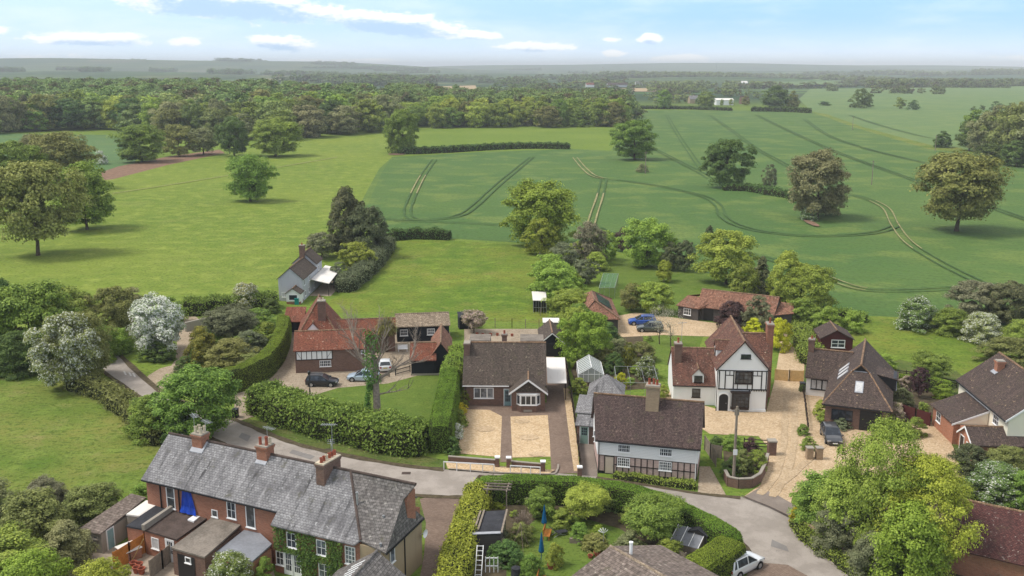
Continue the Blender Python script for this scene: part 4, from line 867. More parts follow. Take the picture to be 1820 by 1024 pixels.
H.chimney(1.9, 10.1, 5.0, 8.1, .9, .9, 'brick_brown', [(0, 0, 'pot_red', .4)])
cn = MB(); cn.slab([(4.4, 5.4, 2.75), (8.0, 3.9, 2.35), (7.6, 16.2, 2.55), (4.4, 17.4, 2.9)], .1); co = H.part('canopy', cn, 'white_sheet'); ps = MB(); [ps.bar((x, y, -.4), (x, y, 2.4), .1) for x, y in ((7.8, 4.2), (7.5, 10), (7.4, 15.8))]; H.part('post', ps, 'wood_dark', co)
dk = MB(); dk.box(4.4, 4.0, -.5, 8.2, 17, .02); H.part('terrace', dk, 'paving')
o = MB().box(-.35, -.35, 0, .35, .35, 1.0).box(-.4, -.4, 1.0, .4, .4, 1.1).build('wheelie_bin', M['plastic_teal'], bevel=.04); o.location = at(528, 541); tag(o, 'teal bin at the corner of the grey cottage porch', 'bin')

# ---- red tiled barn house
H = House('barn_house', 'brick and half timbered barn house with red tiled roofs and steep rear roof', 'house', -28.8, 125.5, .133)
r = MB(); w = MB(); H.gable(w, r, 'x', -.2, 9.28, 0, 3.0, 6.2, 3.17, 5.1, oh=.28)
ax, rz_, rf_, rb_ = 2.7, 8.0, 8.6, 12.2
r.slab([(-.35, 4.6, 3.3), (5.75, 4.6, 3.3), (ax, rf_, rz_)], .1); r.slab([(-.35, 4.6, 3.3), (ax, rf_, rz_), (ax, rb_, rz_), (-.35, 15.5, 3.3)], .1); r.slab([(5.75, 4.6, 3.3), (ax, rf_, rz_), (ax, rb_, rz_), (5.75, 15.5, 3.3)], .1); r.slab([(-.35, 15.5, 3.3), (5.75, 15.5, 3.3), (ax, rb_, rz_)], .1)
for a, b_ in (((-.35, 4.6, 3.3), (ax, rf_, rz_)), ((5.75, 4.6, 3.3), (ax, rf_, rz_)), ((ax, rf_, rz_), (ax, rb_, rz_))): r.tube(a, b_, .11, n=6, mi=1)
r.slab([(1.1, 5.3, 4.5), (2.1, 5.3, 5.6), (2.1, 7.0, 5.6), (1.1, 5.7, 4.5)], .08); r.slab([(3.1, 5.3, 4.5), (2.1, 5.3, 5.6), (2.1, 7.0, 5.6), (3.1, 5.7, 4.5)], .08); r.tube((2.1, 5.3, 5.58), (2.1, 6.9, 5.58), .1, n=6, mi=1)
H.gable(w, r, 'x', 5.0, 13.5, 8.6, 11.0, 13.4, 2.7, 4.5, oh=.25)
H.part('roof', r, ['tile_red', 'tile_ridge'])
w.box(0, 4.9, 0, 5.4, 15.2, 3.4); H.part('wall', w, 'brick_brown')
g = MB(); g.extr([(1.3, 5.45, 4.5), (2.1, 5.45, 5.42), (2.9, 5.45, 4.5)], (0, .15, 0)); H.part('gablet', g, 'render_white')
g = MB(); g.box(.15, .215, 1.85, 4.85, .279, 3.0); H.part('plaster_panel', g, 'render_white')
t = MB(); [t.box(.15 + i * .67 - .04, .18, 1.9, .15 + i * .67 + .04, .214, 2.95) for i in range(8)]; t.box(.1, .175, 2.952, 4.9, .214, 3.03); t.box(.1, .175, 1.8, 4.9, .214, 1.898); t.bar((.25, .2, 2.9), (.8, .2, 1.95), .07, .03); t.bar((4.1, .2, 1.95), (4.75, .2, 2.9), .07, .03); H.part('timber_frame', t, 'timber')
H.win(3.9, .28, .8, -90, 1.5, .85, 6, 2); H.win(8.8, .28, 2.4, -90, .3, .5, 1, 1)
H.chimney(3.3, 7.0, 4.5, 8.3, 1.05, 1.05, 'brick_brown', [(-.2, 0, 'pot_cream', .35), (.2, 0, 'pot_cream', .35)])
cp = MB(); cp.slab([(-3.3, 18.9, 2.4), (-.2, 18.6, 2.4), (.1, 21.6, 4.0), (-2.9, 21.8, 4.0)], .1); c_ = H.part('carport_roof', cp, 'tile_red'); cw = MB(); cw.box(-3.0, 21.5, 0, 0, 21.7, 3.8); cw.box(-3.1, 18.9, 0, -2.95, 21.5, 2.4); H.part('carport_wall', cw, 'board_black')
bb = MB(); bb.box(9.12, .1, 0, 9.2, .25, 4.0); H.part('downpipe', bb, 'white')

# ---- long black outbuilding with pale roof
H = House('long_outbuilding', 'long black boarded outbuilding with pale ribbed tile roof along the paddock', 'outbuilding', -16.99, 140.7, .14)
r = MB(); w = MB(); H.gable(w, r, 'x', -.2, 7.9, 0, 2.6, 5.2, 2.4, 3.75, oh=.3); H.part('roof', r, ['tile_pale', 'tile_pale']); H.part('wall', w, 'board_black')
for x in (1.0, 5.0): H.win(x, .3, .95, -90, 1.15, .95, 4, 2)
# ---- L shaped black barn
H = House('black_barn', 'black boarded L shaped barn with orange red roof beside the tall clipped hedge', 'barn', -13.47, 125.9, .06)
r = MB(); w = MB(); H.gable(w, r, 'y', -.7, 9.0, 2.5, 4.0, 5.5, 2.3, 4.35, oh=.2, ohg=.25, rmi=2); H.gable(w, r, 'x', -.1, 3.4, -1.4, 1.05, 3.5, 2.15, 3.95, oh=.25)
H.part('roof', r, ['tile_red', 'tile_ridge', 'tile_pan']); H.part('wall', w, 'board_black'); b = MB(); b.box(.05, -1.2, 0, 5.35, -1.145, .28); b.box(.0, -1.21, 0, .08, 3.3, .28); H.part('brick_plinth', b, 'concrete')
# ---- outbuilding with solar panels
H = House('solar_outbuilding', 'orange tiled outbuilding with dark solar panels behind the light green trees', 'outbuilding', 13.36, 152.9, 0)
r = MB(); xm = -.55
r.slab([(-3.7, -4.6, 2.4), (xm, -4.6, 4.7), (xm, 1.8, 4.7), (-3.7, 6.2, 2.4)], .1); r.slab([(3.2, -7.2, 2.3), (xm, -4.6, 4.7), (xm, 1.8, 4.7), (3.2, 6.2, 2.3)], .1); r.slab([(-3.2, -7.2, 2.3), (3.2, -7.2, 2.3), (xm + .1, -4.5, 4.55)], .1); r.slab([(-3.7, 6.2, 2.4), (3.2, 6.2, 2.4), (xm, 1.8, 4.7)], .1); r.slab([(-3.7, -4.6, 2.4), (xm, -4.6, 4.7), (-3.2, -7.2, 2.3)], .08)
for a, b_ in (((xm, -4.6, 4.7), (xm, 1.8, 4.7)), ((xm, -4.6, 4.7), (3.2, -7.2, 2.3)), ((xm, 1.8, 4.7), (3.2, 6.2, 2.3))): r.tube(a, b_, .12, n=6, mi=1)
H.part('roof', r, ['tile_pan', 'tile_ridge']); w = MB(); w.prism([(-3.0, -6.8), (2.9, -6.8), (2.9, 5.8), (-3.3, 5.8)], 0, 2.3); H.part('wall', w, 'board_grey')
sz = lambda x: 4.7 - (x - xm) * (2.4 / 3.75)
for i in range(4):
    m = MB(); y = -4.0 + i * 1.55; m.slab([(.1, y, sz(.1) + .1), (2.3, y, sz(2.3) + .1), (2.3, y + 1.45, sz(2.3) + .1), (.1, y + 1.45, sz(.1) + .1)], .05); H.part('solar_panel', m, 'solar')
# ---- long pantiled outbuilding
H = House('pantiled_outbuilding', 'long low outbuilding with mossy pantiled roof behind the purple bush', 'outbuilding', 30.6, 153.9, -.50)
r = MB(); w = MB(); H.gable(w, r, 'x', -1.0, 11.6, 0, 2.7, 5.4, 2.2, 4.6, oh=.25)
r.slab([(-1.0, 0, 2.2), (-1.0, 5.4, 2.2), (.1, 2.7, 4.6)], .1)
r.slab([(-4.3, -.3, 2.1), (-.3, -1.0, 2.1), (.6, 1.3, 3.5), (-3.0, 1.6, 3.5)], .1); r.slab([(-4.3, -.3, 2.1), (-3.0, 1.6, 3.5), (-.8, 3.6, 3.6), (-4.3, 4.6, 2.1)], .1); r.slab([(-.3, -1.0, 2.1), (.6, 1.3, 3.5), (1.4, 1.2, 3.2), (.5, 0, 2.15)], .1)
r.slab([(11.6, .2, 2.25), (14.2, 1.6, 2.5), (13.4, 4.8, 3.3), (11.5, 4.2, 3.5)], .1, 2)
H.part('roof', r, ['tile_pan', 'tile_ridge', 'tile_pan'])
w.prism([(-4.0, -.05), (-.4, -.75), (-.3, 4.2), (-4.0, 4.2)], 0, 2.05); w.prism([(11.2, .4), (13.9, 1.8), (13.2, 4.5), (11.2, 4.5)], 0, 2.4); H.part('wall', w, 'board_grey')
H.win(-2.3, -.42, .7, -100, 1.3, 1.1, 3, 2); d = MB(); d.box(.2, .2, .1, 1.8, .245, 2.0); H.part('bay_shade_panel', d, 'black')  # black panel painted in for the shade inside the bay
# ---- red brown cabin
H = House('garden_cabin', 'small red brown boarded cabin with white framed window above the hipped house', 'cabin', *at(1457, 630).xy, -.12)
r = MB(); w = MB(); H.gable(w, r, 'y', -.3, 5, -.2, 2.1, 4.6, 2.4, 3.7, oh=.2, ohg=.25); H.part('roof', r, ['tile_hip', 'tile_ridge']); H.part('wall', w, 'board_red'); H.win(2.4, -.05, 1.1, -90, 1.9, 1.15, 2, 2, fw=.1, bw=.08)
# ---- field shelter, hipped slate shed, greenhouse
H = House('field_shelter', 'open fronted animal shelter with white roof at the corner of the paddock', 'shelter', *at(948, 557).xy, 0)
r = MB(); r.slab([(-.1, -.1, 2.25), (2.2, -.1, 2.2), (2.2, 4.3, 2.7), (-.2, 4.3, 2.75)], .09); H.part('roof', r, 'white_sheet'); w = MB(); w.box(0, .8, 0, .08, 4.2, 2.2); w.box(2.02, .8, 0, 2.1, 4.2, 2.15); w.box(.08, 4.1, 0, 2.02, 4.2, 2.6); H.part('wall', w, 'board_grey'); b = MB(); [b.bar((i * .42 + .02, .02, 0), (i * .42 + .02, .02, 2.15), .06) for i in range(6)]; b.bar((0, .02, 1.0), (2.1, .02, 1.0), .06); H.part('mesh_front', b, 'metal')
H = House('slate_shed', 'small shed with grey hipped slate roof behind the timbered cottage', 'shed', 11.35, 112.6, -.15)
r = MB(); [r.slab([a, b_, (0, 0, 4.1)], .09) for a, b_ in zip([(-2.2, -2.2, 2.1), (2.2, -2.2, 2.1), (2.2, 2.2, 2.1), (-2.2, 2.2, 2.1)], [(2.2, -2.2, 2.1), (2.2, 2.2, 2.1), (-2.2, 2.2, 2.1), (-2.2, -2.2, 2.1)])]; H.part('roof', r, 'slate'); w = MB(); w.box(-1.9, -1.9, 0, 1.9, 1.9, 2.2); H.part('wall', w, 'brick_brown')
H = House('greenhouse', 'glass greenhouse with white glazing bars between the carport and the garden trees', 'greenhouse', 10.16, 120.45, -.015)
g = MB(); D = 5.6; hw, ze, zr = 1.6, 1.55, 2.5
g.face([(-hw, 0, ze), (0, 0, zr), (0, D, zr), (-hw, D, ze)]); g.face([(hw, 0, ze), (0, 0, zr), (0, D, zr), (hw, D, ze)]); g.face([(-hw, 0, .5), (-hw, 0, ze), (-hw, D, ze), (-hw, D, .5)]); g.face([(hw, 0, .5), (hw, 0, ze), (hw, D, ze), (hw, D, .5)]); g.face([(-hw, 0, .5), (hw, 0, .5), (hw, 0, ze), (0, 0, zr), (-hw, 0, ze)]); g.face([(-hw, D, .5), (hw, D, .5), (hw, D, ze), (0, D, zr), (-hw, D, ze)]); H.part('glazing', g, 'greenhouse')
f = MB(); [(f.bar((-hw, y, ze), (0, y, zr), .05), f.bar((0, y, zr), (hw, y, ze), .05), f.bar((-hw, y, .5), (-hw, y, ze), .05), f.bar((hw, y, .5), (hw, y, ze), .05)) for y in [i * D / 8 for i in range(9)]]; f.bar((0, 0, zr), (0, D, zr), .08); [f.bar((s_ * hw, 0, z), (s_ * hw, D, z), .06) for s_ in (-1, 1) for z in (.5, ze)]; [f.bar((x, 0, .5), (x, 0, ze + (zr - ze) * (1 - abs(x) / hw)), .05) for x in (-1.0, -.4, .4, 1.0)]; f.bar((-hw, 0, ze), (hw, 0, ze), .05); H.part('frame', f, 'white')
b = MB(); b.box(-hw - .03, 0, 0, -hw + .08, D, .48); b.box(hw - .08, 0, 0, hw + .03, D, .48); b.box(-hw + .08, D - .1, 0, hw - .08, D, .48); b.box(-hw + .08, 0, 0, -.42, .1, .48); b.box(.42, 0, 0, hw - .08, .1, .48); H.part('base_wall', b, 'brick_brown'); b = MB(); b.box(-1.5, .3, .01, -.5, D - .2, .7); b.box(.5, .3, .01, 1.5, D - .2, .7); H.part('staging', b, 'wood_dark')

# ---- roofs along the lower edge
H = House('low_house', 'house in the near foreground of which the low grey brown tiled roof shows', 'house', 7.35, 67.63, math.atan2(-4.48, 3.34))
r = MB(); w = MB(); H.gable(w, r, 'x', 0, 15, -4.6, 0, 5.4, 3.5, 5.0, 3.4, oh=.4, rmi=0); H.part('roof', r, ['tile_concrete', 'tile_pale']); H.part('wall', w, 'brick_brown')
p = MB(); p.tube((1.6, .6, 4.4), (1.6, .6, 5.7), .12, n=10); p.lathe([(.16, 0), (.16, .1), (0, .12)], (1.6, .6, 5.7), 10); H.part('flue', p, 'white')
H = House('garden_garage', 'long outbuilding with dark red tiled roof behind the big tree at the lower right', 'outbuilding', 37.85, 76.91, -.56)
r = MB(); w = MB(); H.gable(w, r, 'x', -.6, 13, -5.2, 0, 4.5, 2.3, 4.5, oh=.3, rmi=0); H.part('roof', r, ['tile_dark_red', 'tile_ridge']); H.part('wall', w, 'brick_red')
H = House('slate_annexe', 'slate roofed annexe with white roof lights at the lower edge beside the terrace end wall', 'house', -10.1, 66.6, -.30)
r = MB(); w = MB(); H.gable(w, r, 'y', -9, .3, -3.3, 0, 2.9, 2.9, 5.0, oh=.3, rmi=0); H.part('roof', r, ['slate_brown', 'slate_brown']); H.part('wall', w, 'brick_brown')
for i in range(6):
    y = -.9 - i * .55; m = MB(); z_ = lambda x: 5.0 + x * (2.1 / 3.3); m.slab([(-.35, y, z_(-.35) + .06), (-1.5, y, z_(-1.5) + .06), (-1.5, y - .14, z_(-1.5) + .06), (-.35, y - .14, z_(-.35) + .06)], .05); H.part('roof_light', m, 'white')
# ---- slate roofed brick terrace
H = House('brick_terrace', 'row of red brick cottages under a long grey slate roof', 'terrace', -32.1, 79.77, -.446)
r = MB(); A = (19.35, 3.6, 8.0); B = (22.95, -.5, 4.55); Cc = (25.45, -.85, 4.2); Dd = (24.95, 5.6, 4.2)
r.slab([(-.15, 0, 5.0), (14.6, 0, 5.0), (14.6, -.9, 4.25), B[:2] + (4.55,), A, (-.15, 3.6, 8.0)], .1)
r.slab([(14.6, -.9, 4.25), (22.6, -.9, 4.25), B], .1)
V_ = (24.75, 2.85, 6.85); R2 = (25.5, 3.6, 8.0)
r.slab([A, B, Cc], .1, 2); r.slab([A, Cc, V_], .1, 2); r.slab([V_, Cc, Dd], .1, 2); r.slab([A, V_, R2], .1, 2); r.slab([(-.15, 3.6, 8.0), R2, (24.9, 4.3, 7.42), (23.4, 5.6, 6.33), (23.4, 7.2, 5.0), (-.15, 7.2, 5.0)], .1)
r.tube((-.15, 3.6, 8.0), (25.5, 3.6, 8.0), .12, n=8, mi=1); r.tube(Vector(A), Vector(B), .11, n=8, mi=1)
H.part('roof', r, ['slate', 'felt_brown', 'slate_brown'])
w = MB(); w.extr([(.1, .3, 0), (.1, .3, 5.12), (.1, 3.6, 7.86), (.1, 6.9, 5.12), (.1, 6.9, 0)], (14.5, 0, 0)); w.extr([(14.6, -.6, 0), (14.6, -.6, 4.38), (14.6, .3, 5.1), (14.6, 3.6, 7.86), (14.6, 6.9, 5.12), (14.6, 6.9, 0)], (4.7, 0, 0))
w.prism([(19.301, -.6), (22.9, -.55), (22.9, 6.9), (19.301, 6.9)], 0, 4.3); w.extr([(24.98, 3.05, 4.0), (24.98, 3.05, 6.6), (24.98, 3.6, 7.8), (24.98, 4.3, 7.2), (24.98, 4.3, 4.0)], (-.3, 0, 0)); w.prism([(22.91, 5.66), (23.3, 5.66), (23.3, 6.9), (22.91, 6.9)], 0, 5.0); w.prism([(22.91, 4.2), (24.6, 4.2), (24.6, 5.6), (22.91, 5.6)], 4.0, 5.0); H.part('wall', w, 'brick_red')
w = MB(); w.prism([(22.91, -.58), (25.15, -.62), (24.7, 5.65), (22.91, 5.65)], 0, 4.22); H.part('end_wall', w, 'render_tan')
H.win(2.85, .3, 2.75, -90, .95, 1.95, 1, 2); H.win(9.55, .3, 3.2, -90, .95, 1.5, 2, 2); H.win(11.55, .3, 2.8, -90, .95, 1.95, 1, 1); H.win(7.7, .3, 2.95, -90, .65, .65, 1, 1)
H.win(16.4, -.6, 2.5, -90, .95, 1.3, 2, 2); H.win(19.3, -.6, 2.5, -90, .95, 1.3, 2, 2); H.win(22.0, -.58, 2.35, -90, .95, 1.5, 3, 4); H.win(15.15, -.6, .7, -90, .8, 1.2, 2, 2); H.win(19.5, -.6, .6, -90, 1.1, 1.2, 2, 2)
H.door(16.0, -.6, .05, -90, .75, 2.0, 'white', 'white', .8); H.door(16.85, -.6, .05, -90, .75, 2.0, 'white', 'white', .8)
H.win(25.13, .5, 2.7, 4, .75, 1.15, 1, 1)
H.chimney(3.7, 3.4, 6.4, 8.7, 1.1, .95, 'brick_red', [(-.3, -.2, 'pot_cream', .6), (.3, -.2, 'pot_cream', .6), (-.3, .25, 'pot_cream', .6), (.3, .25, 'pot_cream', .6)], 'concrete')
H.chimney(10.75, 3.5, 6.4, 8.8, 1.05, 1.0, 'brick_red', [(-.3, -.2, 'pot_red', .65), (.0, .25, 'pot_red', .6), (.3, -.15, 'pot_red', .75), (.32, .3, 'pot_cream', .55)], 'concrete')
H.chimney(17.3, 3.4, 6.0, 8.7, .8, 2.3, 'brick_brown', [(0, -.9 + i * .36, 'pot_red' if i != 2 else 'pot_cream', .42) for i in range(6)], 'pot_cream')
for x, y, z0, z1 in ((1.75, .22, 2.6, 5.0), (3.85, .22, 2.6, 5.0), (14.4, .2, 0, 4.9), (24.95, 2.6, 0, 4.1)): g = MB(); g.bar((x, y, z0), (x, y, z1), .09); H.part('downpipe', g, 'black')
g = MB(); g.bar((-.1, -.04, 4.9), (14.6, -.04, 4.9), .1); H.part('gutter', g, 'black'); g = MB(); g.bar(Vector(Cc) + Vector((.05, 0, -.1)), Vector(Dd) + Vector((.05, 0, -.1)), .1); H.part('gutter', g, 'black')
for Q_ in ([(3.1, 2.6, 7.24), (4.4, 2.6, 7.24), (4.4, 2.95, 7.53), (3.1, 2.95, 7.53)], [(10.2, 2.75, 7.36), (11.3, 2.75, 7.36), (11.3, 3.05, 7.61), (10.2, 3.05, 7.61)], [(16.9, 2.5, 7.15), (17.7, 2.5, 7.15), (17.7, 2.8, 7.4), (16.9, 2.8, 7.4)], [(4.3, 2.6, 7.25), (4.5, 2.6, 7.25), (4.5, 3.5, 8.02), (4.3, 3.5, 8.02)]): f = MB(); f.slab(Q_, .05); H.part('flashing', f, 'lead')
for (x, y, z) in ((23.9, 1.3, 5.2), (24.8, -.55, 3.9), (21.3, 1.6, 6.5)):
    p = MB(); p.tube((x, y, z - .3), (x, y, z + .75), .08, n=8); p.tube((x, y, z + .75), (x, y, z + .83), .11, .11, n=8); H.part('flue', p, 'metal')
def aerial(x, y, z, h, a, n=6):
    m = MB(); m.tube((x, y, z), (x, y, z + h), .025, n=5); c_, s_ = math.cos(a), math.sin(a); m.bar((x - .9 * c_, y - .9 * s_, z + h), (x + .5 * c_, y + .5 * s_, z + h), .035)
    for i in range(n): q = -.8 + i * 1.2 / n; m.bar((x + q * c_ - .3 * s_, y + q * s_ + .3 * c_, z + h), (x + q * c_ + .3 * s_, y + q * s_ - .3 * c_, z + h), .025)
    H.part('aerial', m, 'metal')
aerial(3.3, 3.2, 7.8, 2.6, 2.6); aerial(4.1, 3.7, 7.8, 2.0, 2.8); aerial(10.9, 3.7, 8.6, 1.7, 3.0); aerial(17.2, 4.2, 8.4, 3.0, .4, 8); aerial(17.3, 3.9, 8.4, 1.5, -.9, 3)
d = MB(); c_ = Vector((-.2, 5.2, 7.0)); d.lathe([(0, 0), (.16, .03), (.3, .1)], (0, 0, 0), 14)
d.v = [tuple(c_ + Vector((-v[2], v[0], v[1]))) for v in d.v]; d.bar((-.05, 5.2, 6.6), (-.2, 5.2, 7.0), .04); H.part('satellite_dish', d, 'metal')
d = MB(); d.lathe([(0, 0), (.2, .04), (.36, .12)], (0, 0, 0), 14); d.v = [tuple(Vector((24.95, 5.4, 2.9)) + Vector((v[2] + .12, v[0], v[1]))) for v in d.v]; d.bar((24.7, 5.4, 2.7), (25.0, 5.4, 2.9), .04); H.part('satellite_dish', d, 'white')
# flat roofed extensions behind the cottages
def ext(name, px, zs, mat, wall, t=.14, k=.97):
    P = [H.loc(u, v, z) for (u, v), z in zip(px, zs)]; m = MB(); m.slab(P, t); o = H.part(name, m, mat); 
    w = MB(); w.prism(inset(P, k), 0, min(zs) - t - .02); H.part('extension_wall', w, wall); return P
E1 = ext('extension_roof', [(224, 914), (248, 917), (284, 893.5), (260, 889)], (2.35, 2.35, 2.7, 2.7), 'white_sheet', 'concrete')
E2 = ext('extension_roof', [(224, 934.5), (253, 940), (309, 899), (283, 893.5)], (2.3, 2.3, 2.65, 2.65), 'felt', 'brick_red')
E3 = ext('extension_roof', [(254.5, 941), (314, 959), (368, 920.5), (321, 895.5)], (2.3, 2.3, 2.65, 2.65), 'felt_brown', 'brick_red')
E4 = ext('extension_roof', [(304, 973), (363.5, 990), (431, 929.5), (379, 918)], (2.45, 2.45, 2.85, 2.85), 'felt_grey', 'brick_brown')
E5 = ext('extension_roof', [(384, 981), (448, 998), (483, 966.5), (446, 932.5)], (2.2, 2.2, 2.5, 2.5), 'felt_blue', 'brick_orange')
pw = MB(); a, b_ = H.loc(254, 938, 2.55), H.loc(320, 893.5, 2.8); pw.bar(a, b_, .3, .5); H.part('parapet', pw, 'concrete')
sk = MB(); sk.slab([H.loc(u, v, 2.68) for u, v in ((333.5, 923), (344, 926.5), (358.5, 915), (349, 912.5))], .14); H.part('skylight', sk, 'white')
fr = lambda P, t, o=.06: P[0] + (P[1] - P[0]) * t + Vector((math.sin(H.th) * 0, -o, 0))
nrm = lambda P: math.degrees(math.atan2(-(P[1] - P[0]).x, (P[1] - P[0]).y)) + 180
def fang(P): e = P[1] - P[0]; return math.degrees(math.atan2(-e.x, e.y))
def on(P, t, z, o=0.0):
    Q = [Vector((*q, 0)) for q in inset(P, .97)]; e = Q[1] - Q[0]; n = Vector((e.y, -e.x, 0)).normalized(); p = Q[0] + e * t + n * o; return p.x, p.y, z
H.door(*on(E3, .78, .05), fang(E3) + 180 if False else math.degrees(math.atan2(-(E3[1] - E3[0]).x, (E3[1] - E3[0]).y)), .85, 1.95, 'white', 'white', .6)
for P, t, z, ww, hh in ((E3, .32, .8, .85, 1.0),): H.win(*on(P, t, z), math.degrees(math.atan2(-(P[1] - P[0]).x, (P[1] - P[0]).y)), ww, hh, 1, 1, pane='curtain')
x, y, z = on(E4, .42, .05, -.02); ob = MB(); e = (E4[1] - E4[0]).normalized(); n = Vector((e.y, -e.x, 0)); o_ = Vector((x, y, .05)); ob.extr([o_ - e * .9 + n * .05, o_ + e * .9 + n * .05, o_ + e * .9 + n * .05 + Vector((0, 0, 2.0)), o_ - e * .9 + n * .05 + Vector((0, 0, 2.0))], n * .02); H.part('doorway_shade_panel', ob, 'black')  # thin black sheet stands in for the shade inside the doorway
H.win(*on(E4, .5, 1.5, .08), math.degrees(math.atan2(-(E4[1] - E4[0]).x, (E4[1] - E4[0]).y)), .6, .5, 1, 1)
# blue tarpaulin hung over a first floor window
tp = MB(); nx, nz = 8, 8
def tq(i, j): f_ = i / nx - .5; s_ = j / nz; x = 4.75 + f_ * (.95 + .95 * s_ ** 1.3) + .15 * s_; return Vector((x, .22 - .06 * math.sin(i * 2.1 + j * .6) * s_ - .35 * max(0, s_ - .75) * 2, 4.85 - 2.1 * s_))
for i in range(nx):
    for j in range(nz): tp.face([tq(i, j), tq(i, j + 1), tq(i + 1, j + 1), tq(i + 1, j)], smooth=True)
o = tp.build('tarpaulin', M['tarp']); o.location = H.root.location; o.rotation_euler = H.root.rotation_euler; tag(o, 'bright blue tarpaulin hanging from the eave of the brick terrace', 'tarpaulin')
T = H
# stone outhouse with teal door
S = House('stone_outhouse', 'old stone outhouse with pale teal door at the left end of the terrace', 'outhouse', T.ox, T.oy, T.th)
P = [S.loc(u, v, z) for u, v, z in ((138, 941, 1.95), (178, 949, 1.95), (260, 884, 2.5), (233, 877, 2.6))]
m = MB(); m.slab([P[0], P[1], P[2], P[3]], .1); S.part('roof', m, 'tile_concrete'); Q = inset(P, .95); w = MB(); w.prism(Q, 0, 1.84); S.part('wall', w, 'concrete')
Q3 = [Vector((*q, 0)) for q in Q]; e = (Q3[2] - Q3[1]); p = Q3[1] + e * .18; S.door(p.x, p.y, .05, math.degrees(math.atan2(-e.x, e.y)), .8, 1.75, 'teal', 'white')
e = (Q3[1] - Q3[0]); 
for t_ in (.25, .72): p = Q3[0] + e * t_; S.win(p.x, p.y, 1.3, math.degrees(math.atan2(-e.x, e.y)), .5, .28, 1, 1, 'concrete')
bx = MB(); a = T.loc(205, 972, 1.0); bx.prism([(a.x, a.y), (a.x + 1.6, a.y - .5), (a.x + 2.0, a.y + .9), (a.x + .4, a.y + 1.4)], 0, .95); o = T.part('x', bx, 'brick_red'); o.parent = None; o.name = o.data.name = 'coal_bunker'; o.location = T.root.location; o.rotation_euler = T.root.rotation_euler; tag(o, 'low brick coal bunker with pale top beside the orange fence', 'bunker')
tp = MB(); tp.prism([(a.x - .05, a.y - .05), (a.x + 1.65, a.y - .56), (a.x + 2.06, a.y + .95), (a.x + .38, a.y + 1.46)], .952, 1.02); tp.build('top', M['white_sheet'], o)
